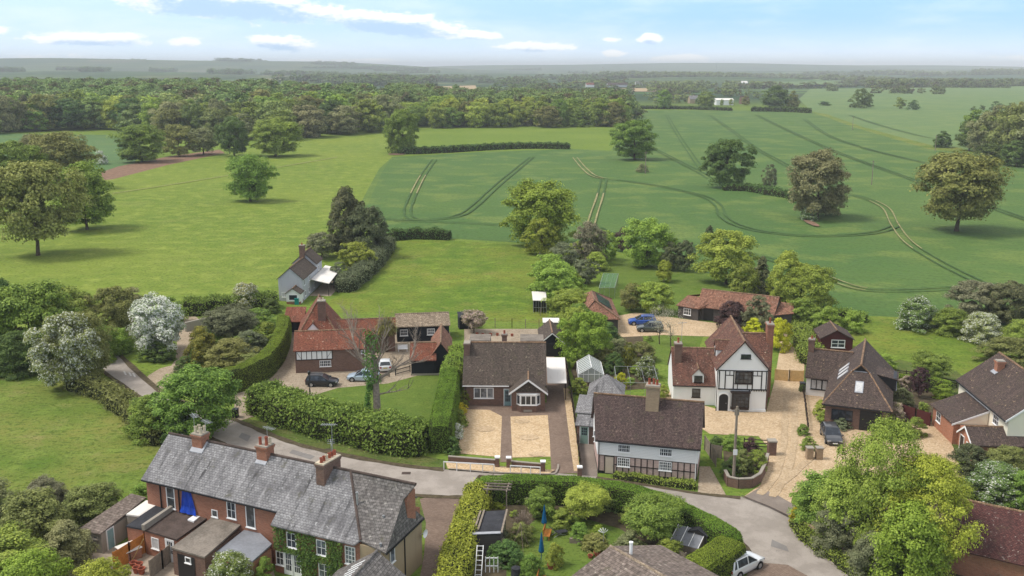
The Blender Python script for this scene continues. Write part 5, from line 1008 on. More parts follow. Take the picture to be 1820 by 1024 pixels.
# ---------------------------------------------------------------- vehicles
def paint_mat(name, c, metal=.2):
    if name not in M: M[name] = paint(name, c, metal)
    return M[name]
def car(label, px, heading, col, L_=4.3, W=1.8, Hh=1.5, kind='hatch', group=None, name='parked_car', rails=False):
    "heading: direction of the bonnet in degrees, 0 = +x"
    p = at(*px); root = tag(empty(name, p, R(heading)), label, 'car', group); hw = W / 2
    if kind == 'suv': st = [(-.5, .62, .86, .80), (-.485, .45, 1.0, .92), (-.44, .42, 1.02, .97), (-.2, .40, 1.0, 1), (.1, .40, .97, 1), (.26, .40, .93, .99), (.40, .40, .86, .96), (.475, .42, .74, .86), (.5, .5, .62, .74)]
    else: st = [(-.5, .55, .80, .78), (-.485, .40, .92, .90), (-.42, .36, .95, .96), (-.2, .32, .93, 1), (.1, .32, .90, 1), (.24, .32, .86, .99), (.38, .32, .78, .95), (.47, .36, .66, .84), (.5, .45, .55, .72)]
    def loft(mb, S, closed=True):
        for A, B in zip(S, S[1:]):
            for i in range(len(A) - 1): mb.face([A[i], A[i + 1], B[i + 1], B[i]], smooth=True)
        mb.face(S[0][::-1]); mb.face(S[-1])
    S = []
    for (t, zb, zt, wf) in st:
        x, w = t * L_, hw * wf
        S.append([(x, -w * .9, zb * .62), (x, -w, zb + .08), (x, -w, zt - .14), (x, -w * .95, zt - .03), (x, -w * .78, zt + .02), (x, 0, zt + .05), (x, w * .78, zt + .02), (x, w * .95, zt - .03), (x, w, zt - .14), (x, w, zb + .08), (x, w * .9, zb * .62)])
    b = MB(); loft(b, S)
    for A, B in zip(S, S[1:]): b.face([A[0], B[0], B[-1], A[-1]])
    belt = lambda t: float(np.interp(t, [s[0] for s in st], [s[2] for s in st]))
    tail = -.485 if kind == 'suv' else -.47 ; c0 = (tail, -.40 if kind == 'suv' else -.36, .02, .26)     # rear base, roof rear, roof front, windscreen base
    zr = Hh; rw = hw * .74; bw = hw * .93
    R0, R1, R2, R3 = c0[0] * L_, c0[1] * L_, c0[2] * L_, c0[3] * L_
    zb_ = lambda x: belt(x / L_) - .02
    # roof and pillars, painted
    roof = [(R1, -rw, zr - .03), (R1, rw, zr - .03), (R2, rw, zr - .02), (R2, -rw, zr - .02)]; mid = (R1 + R2) / 2
    rs = [[(x, -rw * k, z - .05), (x, -rw * .8 * k, z), (x, 0, z + .03), (x, rw * .8 * k, z), (x, rw * k, z - .05)] for x, z, k in ((R1 - .1, zr - .06, .97), (R1 + .15, zr, 1), (mid, zr + .02, 1.01), (R2 - .15, zr, 1), (R2 + .08, zr - .06, .97))]
    loft(b, rs)
    for s_ in (-1, 1):
        for (xa, xb, w_) in ((R0 + .06, R1 - .05, .13), (R3 - .02, R2 + .02, .08), (mid * .4 + R1 * .6 - .15, mid * .4 + R1 * .6 - .1, .1), (mid * .2 + R2 * .35, mid * .2 + R2 * .35, .08)):
            b.bar((xa, s_ * bw, zb_(xa)), (xb, s_ * (rw + .01), zr - .06), w_, .05)
    bo = b.build('body', paint_mat(col[0], col[1]), root)
    g = MB(); zc = zr - .07
    q = lambda x, w, z: (x, w, z)
    for s_ in (-1, 1): g.face([q(R0 + .1, s_ * bw * .985, zb_(R0 + .1)), q(R3 - .06, s_ * bw * .985, zb_(R3 - .06)), q(R2 + .02, s_ * rw * .985, zc), q(R1 - .03, s_ * rw * .985, zc)])
    g.face([(R3, -bw * .96, zb_(R3)), (R3, bw * .96, zb_(R3)), (R2 + .07, rw * .97, zr - .05), (R2 + .07, -rw * .97, zr - .05)])
    g.face([(R0 + .03, -bw * .95, zb_(R0 + .05)), (R0 + .03, bw * .95, zb_(R0 + .05)), (R1 - .1, rw * .96, zr - .08), (R1 - .1, -rw * .96, zr - .08)])
    g.build('windows', M['glass'], root)
    r = .335 if kind == 'suv' else .31
    for sx in (-.30, .31):
        for s_ in (-1, 1):
            w = MB(); c = Vector((sx * L_, s_ * (hw - .10), r)); w.tube(c - Vector((0, s_ * .1, 0)), c + Vector((0, s_ * .115, 0)), r, n=20); wo = w.build('wheel', M['rubber'], root)
            m = MB(); m.tube(c + Vector((0, s_ * .11, 0)), c + Vector((0, s_ * .125, 0)), r * .64, n=16); m.build('rim', M['metal'], wo)
            ar = MB(); ar.tube(c - Vector((0, s_ * .05, 0)), c + Vector((0, s_ * .102, 0)), r + .07, n=20); ar.build('wheel_arch', M['black'], root)
    for s_ in (-1, 1):
        h = MB(); y = s_ * hw * .66; h.box(.455 * L_, y - .2, belt(.47) - .16, .492 * L_, y + .16, belt(.47) - .0); h.build('headlight', M['metal'], root)
        h = MB(); y = s_ * hw * .74; h.box(-.501 * L_, y - .12, belt(-.48) - .28, -.47 * L_, y + .12, belt(-.48) - .05); h.build('tail_light', paint_mat('tail_light_red', (.35, .01, .01), 0), root)
        h = MB(); h.box(R3 - .25, s_ * (hw + .09) - .07, zb_(R3) - .02, R3 - .1, s_ * (hw + .09) + .07, zb_(R3) + .12); h.build('wing_mirror', paint_mat(col[0], col[1]), root)
    h = MB(); h.box(.47 * L_, -hw * .42, .42, .503 * L_, hw * .42, .6); h.build('grille', M['black'], root)
    h = MB(); h.box(.485 * L_, -.26, .34, .508 * L_, .26, .45); h.build('number_plate', M['white'], root); h = MB(); h.box(-.508 * L_, -.26, .62, -.485 * L_, .26, .73); h.build('number_plate', paint_mat('yellow_plate', (.6, .45, .05), 0), root)
    if rails:
        for s_ in (-1, 1): h = MB(); h.bar((R1 + .1, s_ * rw * .86, zr + .07), (R2 - .1, s_ * rw * .86, zr + .07), .04); h.build('roof_rail', M['metal'], root)
    return root
car('black estate car in front of the half timbered barn house', (573, 685), -2, ('black_car_paint', (.012, .014, .02)), 4.1, 1.8, 1.5, 'suv', rails=True)
car('pale blue car behind the ivy clad dead tree', (646, 676), 176, ('pale_blue_paint', (.42, .52, .62)), 4.2, 1.8, 1.5)
car('white car close to the black yard fence', (684, 656), 100, ('white_car_paint', (.72, .74, .76)), 3.6, 1.7, 1.5)
car('bright blue estate car with roof box by the round garden bush', (1141, 577), 178, ('blue_car_paint', (.008, .08, .42)), 4.4, 1.8, 1.55, 'suv', rails=True)
car('dark grey green car parked in front of the blue one', (1155, 589), 177, ('grey_green_paint', (.07, .085, .085)), 4.1, 1.8, 1.6, 'suv')
car('dark grey car parked on gravel before the hipped house', (1477, 781), -97, ('dark_grey_paint', (.05, .053, .06)), 4.5, 1.84, 1.5)
car('white car parked at the corner of the garden hedge', (1316, 1014), 40, ('white_car_paint', (.72, .74, .76)), 4.3, 1.85, 1.62, 'suv', rails=True)
# ---------------------------------------------------------------- street furniture, fences, walls
def thing(name, mb, mat, label, cat, px=None, rot=0.0, group=None, z=0.0, bevel=0, w=None):
    o = mb.build(name, M[mat] if isinstance(mat, str) else mat, bevel=bevel); o.location = (w if w is not None else at(*px)) ; o.location.z += z; o.rotation_euler = (0, 0, rot); return tag(o, label, cat, group)
def sub(name, mb, mat, parent): return mb.build(name, M[mat], parent)
m = MB(); m.tube((0, 0, 0), (.0, 0, 8.1), .16, .11, n=10); o = thing('telegraph_pole', m, 'wood_grey', 'tall grey telegraph pole at the drive entrance beside the planted corner bed', 'pole', (1303, 862))
b = MB(); b.box(-.2, -.22, 3.2, .2, -.16, 3.75); sub('sign', b, 'white', o); b = MB(); b.tube((0, 0, 8.1), (0, 0, 8.16), .12, .02, n=8); b.box(-.22, -.06, 7.2, .22, .06, 7.85); sub('pole_cap', b, 'wood_grey', o)
for (u, v, h, lab) in ((1147, 309, 8.5, 'grey pole beside the rounded tree where the wheat meets the copse'), (1549, 329, 8.5, 'pale pole standing alone among the tramlines right of the brown tree'), (1515, 231, 8.5, 'thin dark pole on the far grass strip'), (1662, 268, 7.5, 'thin dark pole by the square bush near the wooded knoll')):
    m = MB(); m.tube((0, 0, 0), (0, 0, h), .17, .12, n=8); o = thing('field_pole', m, 'wood_grey', lab, 'pole', (u, v)); b = MB(); b.bar((-.7, 0, h - .5), (.7, 0, h - .5), .12); sub('cross_arm', b, 'wood_grey', o)
m = MB(); m.tube((0, 0, 0), (0, 0, .8), .12, .07, n=10); m.tube((0, 0, .8), (0, 0, 2.5), .05, n=8); m.bar((-.3, 0, 2.2), (.3, 0, 2.2), .05); o = thing('lamp_post', m, 'black', 'black lamp post at the edge of the yard beside the black car', 'lamp post', (551, 701))
b = MB(); b.lathe([(.06, 0), (.15, .1), (.2, .42), (.22, .44), (.05, .62), (0, .7)], (0, 0, 2.5), 8); sub('lantern', b, 'black', o)
m = MB(); m.tube((0, 0, 0), (0, 0, 4.2), .05, .025, n=6); thing('slender_pole', m, 'wood_grey', 'slender bare pole standing in the left end of the laurel hedge', 'pole', (497, 715))
m = MB(); m.box(-.3, -.36, .06, .3, .36, 1.0); m.box(-.34, -.42, 1.003, .34, .4, 1.08); m.tube((-.3, .3, .1), (.3, .3, .1), .1, n=10); thing('wheelie_bin', m, 'black', 'black wheeled bin at the roadside left of the laurel hedge', 'bin', (419, 742), bevel=.03)
m = MB(); m.box(-.3, -.36, .06, .3, .36, 1.0); m.box(-.34, -.42, 1.003, .34, .4, 1.08); thing('wheelie_bin', m, 'black', 'black wheeled bin at the end of the golden timber gate', 'bin', (1426, 694), bevel=.03)
def fence(name, label, px, h, mat, gap=.0, post=1.8, boards='v', cat='fence', z=0.0, pmat=None, bw=.13):
    "panels between posts along photo pixels"
    P = [at(*q) for q in px]; root = tag(empty(name, P[0]), label, cat); o0 = P[0].copy(); P = [p - o0 for p in P]; panel = MB()
    for a, b_ in zip(P, P[1:]):
        d = b_ - a; L_ = d.length; t = d / L_; n = max(1, round(L_ / post)); k = Vector((-t.y, t.x, 0))
        for i in range(n + 1):
            p = a + t * (L_ * i / n); q = MB(); q.bar(p, p + Vector((0, 0, h + .08)), .1); q.build('post', M[pmat or mat], root)
        if boards == 'v':
            x = .08
            while x < L_ - .1: p = a + t * x; panel.extr([p + k * .03 + Vector((0, 0, .05)), p + t * bw + k * .03 + Vector((0, 0, .05)), p + t * bw + k * .03 + Vector((0, 0, h)), p + k * .03 + Vector((0, 0, h))], k * .025); x += bw + gap
        elif boards == 'r':
            for zz in np.linspace(.35, h - .1, 3): panel.bar(a + Vector((0, 0, zz)), b_ + Vector((0, 0, zz)), .05, .1)
        elif boards == 'w':
            for zz in np.linspace(.2, h - .05, 5): panel.bar(a + Vector((0, 0, zz)), b_ + Vector((0, 0, zz)), .015)
        elif boards == 'p':
            x = .1
            for zz in (.25, h - .12): panel.bar(a + Vector((0, 0, zz)), b_ + Vector((0, 0, zz)), .05, .08)
            while x < L_: p = a + t * x; panel.bar(p + Vector((0, 0, .05)), p + Vector((0, 0, h)), .035); x += .16
    panel.build({'v': 'boards', 'r': 'rails', 'w': 'wire', 'p': 'pickets'}[boards], M[mat], root); return root
fence('timber_gate', 'golden timber gate and fence across the drive beside the white house', [(1377, 676), (1402, 678), (1427, 679)], 1.5, 'wood_new', .015, 1.9, cat='gate')
fence('drive_fence', 'dark board fence along the brick drive of the bungalow', [(1004, 642), (1014, 700), (1024, 770), (1033, 846)], 1.15, 'wood_dark', .0)
fence('side_fence', 'grey board fence on the left side of the bungalow', [(822, 640), (816, 700)], 1.6, 'wood_grey', .01)
fence('garden_fence', 'grey board fence right of the timbered cottage', [(1252, 800), (1262, 815), (1272, 830)], 1.6, 'wood_grey', .01); fence('garden_fence', 'grey board fence crossing between the cottage and the corner bed', [(1262, 812), (1282, 816)], 1.4, 'wood_grey', .01)
fence('yard_fence', 'low black picket fence between the lawn and the black barn', [(703, 668), (729, 661)], .9, 'black', boards='p'); fence('yard_fence', 'low black picket fence beside the pale blue car', [(672, 672), (692, 670)], .9, 'black', boards='p')
fence('field_gate', 'dark five bar gate between the curved hedge and the laurel hedge', [(404, 697), (436, 684)], 1.1, 'black', boards='r', cat='gate', post=4)
fence('bed_gate', 'dark wooden field gate behind the corner bed', [(1322, 798), (1364, 800)], 1.2, 'wood_dark', boards='r', cat='gate', post=3)
fence('wire_fence', 'wire fence with pale posts behind the bungalow', [(792, 586), (850, 583), (910, 583), (958, 585)], 1.5, 'wood_grey', boards='w', post=2.2)
fence('wire_fence', 'wire fence along the right side of the paddock', [(960, 562), (972, 520), (962, 470), (955, 440)], 1.2, 'wood_grey', boards='w', post=3)
fence('rail_fence', 'rail fence between the meadow and the hipped house garden', [(1580, 668), (1640, 676), (1700, 690)], 1.0, 'wood_dark', boards='r', post=2.5)
fence('trellis_fence', 'low dark fence dividing the two gravel drives', [(1428, 700), (1432, 730), (1436, 766)], .9, 'wood_dark', boards='p')
fence('red_fence', 'red brown board fence right of the hipped house', [(1602, 742), (1626, 750), (1652, 758)], 1.6, 'board_red', .0)
fence('board_fence', 'orange stained fence panels between the back yards of the terrace', [(204, 1018), (232, 1000), (258, 984)], 1.75, 'wood_orange', .0)
fence('board_fence', 'grey fence panels left of the stone outhouse', [(98, 1010), (125, 994), (148, 980)], 1.4, 'wood_grey', .02); fence('board_fence', 'brown fence panels right of the flower pots', [(268, 1030), (290, 1012), (304, 1000)], 1.6, 'wood_grey', .0)
m = MB(); m.bar(at(232, 1002, 0), at(255, 958, 2.2), .06); o = m.build('leaning_pole', M['wood_new']); tag(o, 'thin pole leaning across the orange fence panels', 'pole')
def wall(name, label, px, h, t, mat, cap=None, cat='wall'):
    P = [at(*q) for q in px]; root = tag(empty(name, P[0]), label, cat); m = MB(); c = MB(); o0 = P[0].copy()
    for i, (a, b_) in enumerate(zip(P, P[1:])):
        a, b_ = a - o0, b_ - o0; d = (b_ - a).normalized(); k = Vector((-d.y, d.x, 0)) * t / 2; m.prism([(p.x, p.y) for p in (a - k, b_ - k, b_ + k, a + k)], 0, h + .0015 * i)
        if cap: k2 = k * 1.25; c.prism([(p.x, p.y) for p in (a - k2, b_ - k2, b_ + k2, a + k2)], h + .004 + .0015 * i, h + .09 + .0015 * i)
    m.build('brickwork', M[mat], root)
    if cap: c.build('coping', M[cap], root)
    return root
wall('front_wall', 'low brick wall before the left half of the bungalow gravel', [(797, 822), (884, 829)], .65, .22, 'brick_brown', 'concrete'); wall('front_wall', 'low brick wall before the right half of the bungalow gravel', [(909, 831), (964, 836)], .65, .22, 'brick_brown', 'concrete')
for (u, v, l) in ((884, 832, 'white capped brick pier left of the bungalow path'), (904, 833, 'white capped brick pier right of the bungalow path'), (965, 840, 'white capped brick pier left of the brick drive'), (1030, 850, 'white capped brick pier right of the brick drive')):
    m = MB(); m.box(-.22, -.22, 0, .22, .22, 1.15); o = thing('brick_pier', m, 'brick_brown', l, 'gate pier', (u, v)); c = MB(); c.box(-.27, -.27, 1.153, .27, .27, 1.27); sub('cap', c, 'white', o)
for lab, px in (('white rail on short posts along the left front verge of the bungalow', [(789, 836), (812, 838), (836, 839), (858, 840), (878, 841)]), ('white rail on short posts along the right front verge of the bungalow', [(907, 843), (926, 844), (943, 845), (960, 846)])):
    P = [at(*q) for q in px]; root = tag(empty('white_railing', P[0]), lab, 'railing')
    for p in P: q = MB(); q.bar(p - P[0], p - P[0] + Vector((0, 0, .95)), .09); q.build('post', M['white'], root)
    q = MB(); q.bar(Vector((0, 0, .92)), P[-1] - P[0] + Vector((0, 0, .92)), .07, .1); q.build('rail', M['white'], root)
sheet('gravel_verge', [(792, 824), (884, 831), (966, 838), (986, 838), (975, 846), (880, 842), (796, 836)], M['gravel'], z=.19)
wall('bed_wall', 'low curved brick wall round the corner bed by the telegraph pole', [(1288, 852), (1294, 864), (1312, 868), (1335, 867), (1350, 858), (1358, 842), (1364, 822)], .95, .25, 'brick_brown', 'concrete')
m = MB(); m.box(-.4, -.4, 0, .4, .4, 1.5); o = thing('stone_pier', m, 'brick_brown', 'stone gate pier behind the corner bed', 'gate pier', (1371, 808)); c = MB(); c.box(-.46, -.46, 1.503, .46, .46, 1.65); sub('cap', c, 'concrete', o)
for u, l in ((1438, 'left of the paired brick gate piers on the shared gravel'), (1455, 'right of the paired brick gate piers on the shared gravel')): m = MB(); m.box(-.33, -.33, 0, .33, .33, 1.25); o = thing('brick_pier', m, 'brick_tan', l, 'gate pier', (u, 816)); c = MB(); c.box(-.38, -.38, 1.253, .38, .38, 1.34); sub('cap', c, 'concrete', o)
wall('garden_wall', 'grey stone wall behind the white hawthorn', [(330, 590), (372, 580), (400, 576)], 1.5, .4, 'concrete', None); wall('garden_wall', 'grey stone wall below the pale blossoming bush', [(440, 571), (468, 566)], 1.5, .4, 'concrete', None)
wall('roadside_wall', 'low brick wall under the big tree at the road edge', [(1428, 940), (1470, 968), (1510, 996), (1550, 1024), (1600, 1060)], .8, .35, 'brick_tan', None)
for (u, v, l) in ((862, 719, 'stone trough under the left window of the bungalow'), (938, 733, 'stone trough under the bay window of the bungalow')): m = MB(); m.box(-.5, -.16, .08, .5, .16, .35); m.box(-.4, -.1, 0, -.25, .1, .08); m.box(.25, -.1, 0, .4, .1, .08); thing('stone_trough', m, 'concrete', l, 'trough', (u, v), bevel=.02)
for i, (u, v) in enumerate(((848, 596), (858, 597), (872, 597), (884, 597), (898, 597), (910, 598), (912, 728), (965, 729))):
    m = MB(); m.lathe([(0, 0), (.16, 0), (.22, .35), (.24, .36), (.24, .4), (.18, .4), (.16, .34)], n=12); thing('plant_pot', m, 'pot_red', 'terracotta plant pot in the row behind the bungalow' if i < 6 else ('terracotta pot left of the bay window' if i == 6 else 'terracotta pot right of the bay window'), 'plant pot', (u, v), group='pots behind the bungalow' if i < 6 else None)
# fruit cages
def cage(label, px, h, mat_frame, topnet=True):
    P = [at(u, v, h) for u, v in px]; root = tag(empty('fruit_cage', (P[0].x, P[0].y, 0)), label, 'fruit cage'); o0 = Vector((P[0].x, P[0].y, 0)); P = [p - o0 for p in P]; f = MB()
    for i in range(4):
        a, b_ = P[i], P[(i + 1) % 4]; f.bar(a, b_, .045)
        for t in (0, .33, .67): q = a + (b_ - a) * t; f.bar(Vector((q.x, q.y, 0)), q, .035)
    for t in (.33, .67): f.bar(P[0] + (P[1] - P[0]) * t, P[3] + (P[2] - P[3]) * t, .03)
    f.build('frame', M[mat_frame], root)
    if topnet:
        n = MB(); n.face([p + Vector((0, 0, .02)) for p in P]); n.build('top_net', M['net_green'], root); n = MB()
        for i in range(4): a, b_ = P[i], P[(i + 1) % 4]; n.face([Vector((a.x, a.y, 0)), Vector((b_.x, b_.y, 0)), b_, a])
        n.build('side_net', M['net_side'], root)
cage('green netted fruit cage on the orchard lawn behind the solar roofed outbuilding', [(1064.5, 511.5), (1092.5, 511.5), (1099, 486.5), (1072.5, 485.5)], 2.0, 'metal'); cage('white tube fruit cage frame behind the slate shed', [(1096.5, 680.4), (1170.5, 680.4), (1162.5, 652.3), (1092, 651)], 2.0, 'metal', False)
# ---------------------------------------------------------------- the enclosed garden in the foreground
for i, (u, v) in enumerate(((967, 948), (962, 1000))):
    m = MB(); m.tube((0, 0, 0), (0, 0, 2.7), .03, n=8); m.lathe([(.0, 2.65), (.05, 2.6), (.12, 2.0), (.24, 1.05), (.2, .95), (.03, 1.0)], n=8); o = thing('closed_parasol', m, 'blue_cloth', ('rear' if i == 0 else 'front') + ' of the two closed blue parasols in the enclosed garden', 'parasol', (u, v))
for u, v, l, rz in ((962, 1040, 'orange wooden garden bench at the foot of the front blue parasol', 1.4), (973, 955, 'orange wooden garden seat behind the rear blue parasol', 1.4)):
    root = tag(empty('garden_bench', at(u, v), rz), l, 'bench')
    q = MB(); [q.box(-.75, -.28 + i * .14, .42, .75, -.16 + i * .14, .46) for i in range(4)]; q.build('seat', M['wood_orange'], root); q = MB(); [q.box(-.7 + i * .2, .27, .5, -.58 + i * .2, .3, .95) for i in range(8)]; q.box(-.75, .265, .951, .75, .31, 1.03); q.build('backrest', M['wood_orange'], root)
    for sx in (-.68, .68):
        for y in (-.22, .28): q = MB(); q.bar((sx, y, 0), (sx, y, .418), .07); q.build('leg', M['wood_orange'], root)
root = tag(empty('sun_lounger', at(991, 952), 2.0), 'dark reclining garden chair on the lawn right of the rear blue parasol', 'sun lounger')
q = MB(); q.slab([(-.28, -.9, .32), (.28, -.9, .32), (.28, .1, .38), (-.28, .1, .38)], .05); q.build('seat', M['felt'], root); q = MB(); q.slab([(-.28, .1, .38), (.28, .1, .38), (.28, .75, .98), (-.28, .75, .98)], .05); q.build('backrest', M['felt'], root)
for x in (-.26, .26):
    for a, b_ in (((x, -.8, 0), (x, .2, .34)), ((x, .5, 0), (x, -.3, .34))): q = MB(); q.bar(a, b_, .04); q.build('leg', M['metal'], root)
# pergola
root = tag(empty('pergola', at(885, 912), -.12), 'weathered grey pergola of rafters on posts in the hedge corner', 'pergola')
for i in range(7): q = MB(); y = i * .62; q.bar((-1.35, y, 2.3), (1.15, y + .1, 2.3), .08, .13); q.build('rafter', M['wood_grey'], root)
for x in (-1.0, .8): q = MB(); q.bar((x, -.2, 2.2), (x, 4.1, 2.2), .09, .12); q.build('beam', M['wood_grey'], root); [sub('post', MB().bar((x, y, 0), (x, y, 2.13), .1), 'wood_grey', root) for y in (0, 2, 4)]
# felt roofed lean-to
H = House('potting_shed', 'ramshackle shed with dark felt roof and pale battens below the pergola', 'shed', *at(866, 990).xy, -.10)
r = MB(); r.slab([(-1.4, 0, 1.95), (1.2, 0, 2.2), (1.2, 4.4, 2.2), (-1.4, 4.4, 1.95)], .07); H.part('roof', r, 'felt'); w = MB(); w.box(-1.3, .3, 0, 1.1, 4.3, 1.87); H.part('wall', w, 'board_grey')
for (a, b_) in (((-1.45, -.1, 2.02), (-1.45, 3.2, 2.02)), ((-1.15, 1.2, 2.1), (-1.1, 4.3, 2.1)), ((1.2, 0, 2.28), (1.2, 4.4, 2.28)), ((-.85, .6, 2.13), (-.8, 4.4, 2.13))): q = MB(); q.bar(a, b_, .16, .06); H.part('batten', q, 'wood_grey')
q = MB(); q.slab([(-1.3, -.08, 2.03), (1.15, -.08, 2.25), (1.15, .25, 2.28), (-1.3, .25, 2.06)], .04); H.part('edge_strip', q, 'lead')
root = tag(empty('ladder', at(851, 1022), -.05), 'white painted ladder propped against the potting shed', 'ladder')
for x in (-.25, .25): sub('rail', MB().bar((x, -.6, .2), (x + .05, 1.0, 2.1), .06, .08), 'white', root)
for i in range(7): t = i / 6.5 + .05; sub('rung', MB().bar((-.25 + .05 * t, -.6 + 1.6 * t, .2 + 1.9 * t), (.25 + .05 * t, -.6 + 1.6 * t, .2 + 1.9 * t), .04), 'white', root)
root = tag(empty('trestle', at(874, 1018), 0), 'white trestle frame right of the ladder', 'trestle'); [sub('rail', MB().bar((-.5, 0, z), (.5, 0, z), .06), 'white', root) for z in (.6, 1.3)]; [sub('leg', MB().bar((x, 0, 0), (x, 0, 1.4), .06), 'white', root) for x in (-.5, -.17, .17, .5)]
root = tag(empty('wooden_pallet', at(898, 985), 1.1), 'slatted wooden pallet leaning right of the potting shed', 'pallet'); [sub('slat', MB().bar((-.5 + i * .17, 0, .05), (-.5 + i * .17, .45, 1.2), .1, .03), 'wood_grey', root) for i in range(7)]; sub('crosspiece', MB().bar((-.55, .22, .58), (.55, .22, .58), .08, .04), 'wood_grey', root)
m = MB(); m.lathe([(0, 0), (.42, 0), (.36, .85), (.38, .86), (.38, .93), (.1, .98), (0, .98)], n=20); thing('compost_bin', m, 'felt', 'round dark compost bin below the dead teepee in the garden', 'compost bin', (917, 1028))
for i, (u, v, r_) in enumerate(((979, 1011, .3), (1061, 988, .3), (1049, 992, .22), (1094, 986, .26), (1002, 915, .3))):
    m = MB(); m.lathe([(0, 0), (r_ * .7, 0), (r_, r_ * 1.3), (r_ * 1.06, r_ * 1.35), (r_ * .85, r_ * 1.35), (r_ * .7, r_ * 1.1)], n=14); thing('plant_pot', m, 'pot_red', ('pot on the lawn right of the front blue parasol', 'larger terracotta pot by the raised bed', 'smaller terracotta pot by the raised bed', 'terracotta pot near the white bird ornament', 'pink terracotta dish under the apple tree')[i], 'plant pot', (u, v))
root = tag(empty('bird_ornament', at(1072, 984), 0), 'white metal bird ornament on a pole in the enclosed garden', 'garden ornament'); sub('pole', MB().tube((0, 0, 0), (0, 0, 1.9), .025, n=6), 'metal', root)
m = MB()
for k_ in range(5): a = R(20 + k_ * 32); m.extr([(0, 0, 1.85), (.42 * math.cos(a) - .05, .1, 1.9 + .4 * math.sin(a)), (.46 * math.cos(a + .3), .1, 1.9 + .4 * math.sin(a + .3))], (0, .03, 0))
sub('wings', m, 'white', root)
m = MB(); m.prism([(0, 0), (3.0, -.5), (3.1, .15), (.1, .6)], 0, .45); thing('raised_bed', m, 'wood_grey', 'weathered raised bed among the flowers in the enclosed garden', 'raised bed', (1012, 966))
H = House('cold_frame', 'glass topped cold frame in the right corner of the enclosed garden', 'cold frame', *at(1222, 976).xy, -.55)
w = MB(); w.extr([(-1.3, -.9, 0), (-1.3, -.9, .7), (-1.3, .9, 1.5), (-1.3, .9, 0)], (2.6, 0, 0)); H.part('frame', w, 'wood_grey'); g = MB(); g.slab([(-1.25, -.9, .76), (1.25, -.9, .76), (1.25, .9, 1.56), (-1.25, .9, 1.56)], .03); H.part('glass_top', g, 'felt_blue'); b = MB(); [b.bar((x, -.92, .79), (x, .92, 1.6), .05) for x in (-1.25, -.4, .4, 1.25)]; H.part('glazing_bar', b, 'white')
H = House('garden_shed', 'small dark felted shed in the right corner of the hedge garden', 'shed', *at(1240, 976).xy, -.6)
r = MB(); w = MB(); H.gable(w, r, 'y', -.2, 2.2, -.9, 0, .9, 1.5, 1.9, oh=.1, cap=None); H.part('roof', r, 'felt'); H.part('wall', w, 'board_grey')
fence('garden_screen', 'pale slatted screen beside the cold frame', [(1193, 1000), (1218, 1010)], 1.3, 'wood_grey', .03)
# yard pots behind the terrace
for i, (u, v) in enumerate(((248, 1012), (243, 1019), (238, 1010), (252, 1021))): m = MB(); m.lathe([(0, 0), (.2, 0), (.3, .5), (.33, .52), (.33, .58), (.25, .58), (.22, .4)], n=14); thing('plant_pot', m, 'pot_red', 'terracotta pot in the cluster by the orange fence panels', 'plant pot', (u, v), group='pots by the orange fence')
# garden seats by the long outbuilding
for u, v, l in ((716, 625, 'white garden bench before the long black outbuilding'), (742, 620, 'grey garden table before the long black outbuilding')):
    root = tag(empty('bench' if 'bench' in l else 'garden_table', at(u, v), .14), l, 'bench' if 'bench' in l else 'table'); sub('top', MB().box(-.7, -.3, .42, .7, .3, .47), 'white', root); [sub('leg', MB().bar((x, y, 0), (x, y, .42), .07), 'white', root) for x in (-.6, .6) for y in (-.25, .25)]
    if 'bench' in l: sub('backrest', MB().box(-.7, .25, .48, .7, .3, .95), 'white', root)
m = MB(); m.slab([(-1.3, -.8, 1.9), (1.3, -.8, 1.9), (1.3, 1.2, 2.4), (-1.3, 1.2, 2.4)], .06); o = thing('dark_lean_to', m, 'felt', 'small shed with dark tilted roof behind the black barn', 'shed', (829, 583), .2); sub('wall', MB().box(-1.2, -.7, 0, 1.2, 1.1, 1.85), 'board_black', o)
# distant white buildings
H = House('white_barn', 'long white barn far beyond the wheat between two trees', 'barn', *at(1273, 187).xy, 0); s_ = 900 / F_PX
w = MB(); w.box(0, 0, 0, 18, 14, 5.2); H.part('wall', w, 'render_white'); r = MB(); r.slab([(-.5, -.5, 5.3), (18.5, -.5, 5.3), (18.5, 7, 7), (-.5, 7, 7)], .2); r.slab([(-.5, 7, 7), (18.5, 7, 7), (18.5, 14.5, 5.3), (-.5, 14.5, 5.3)], .2); H.part('roof', r, 'white_sheet')
for (u, v, wd, l, mat, rm) in ((1226, 184, 14, 'grey roofed farmhouse far left of the white barn', 'render_tan', 'slate'), (1318, 185, 9, 'brick house close right of the white barn', 'brick_brown', 'tile_hip'), (1080, 155, 40, 'long pale roofed building in the distant village', 'render_grey', 'tile_hip'), (1130, 152, 24, 'small white house in the distant village', 'render_white', 'slate'), (1042, 155, 16, 'red roofed house in the distant village', 'render_white', 'tile_red'), (1312, 151, 22, 'pale roofed shed far behind the white barn', 'render_white', 'white_sheet')):
    H = House('distant_house', l, 'house', *at(u, v).xy, .1); w = MB(); r = MB(); H.gable(w, r, 'x', 0, wd, 0, 5, 10, 4.5, 8.5); H.part('wall', w, mat); H.part('roof', r, [rm, rm])
m = MB(); m.tube((0, 0, 0), (0, 0, 26), 1.2, n=8); m.lathe([(1.2, 26), (7, 28), (7, 34), (0, 35)], n=16); p = at(1071, 128); thing('water_tower', m, 'concrete', 'tiny water tower on the hazy skyline', 'tower', w=p)
m = MB(); m.tube((0, 0, 0), (0, 0, 55), .8, .3, n=6); p = at(1273, 137); thing('mast', m, 'metal', 'thin mast rising from the wooded ridge on the skyline', 'mast', w=p)
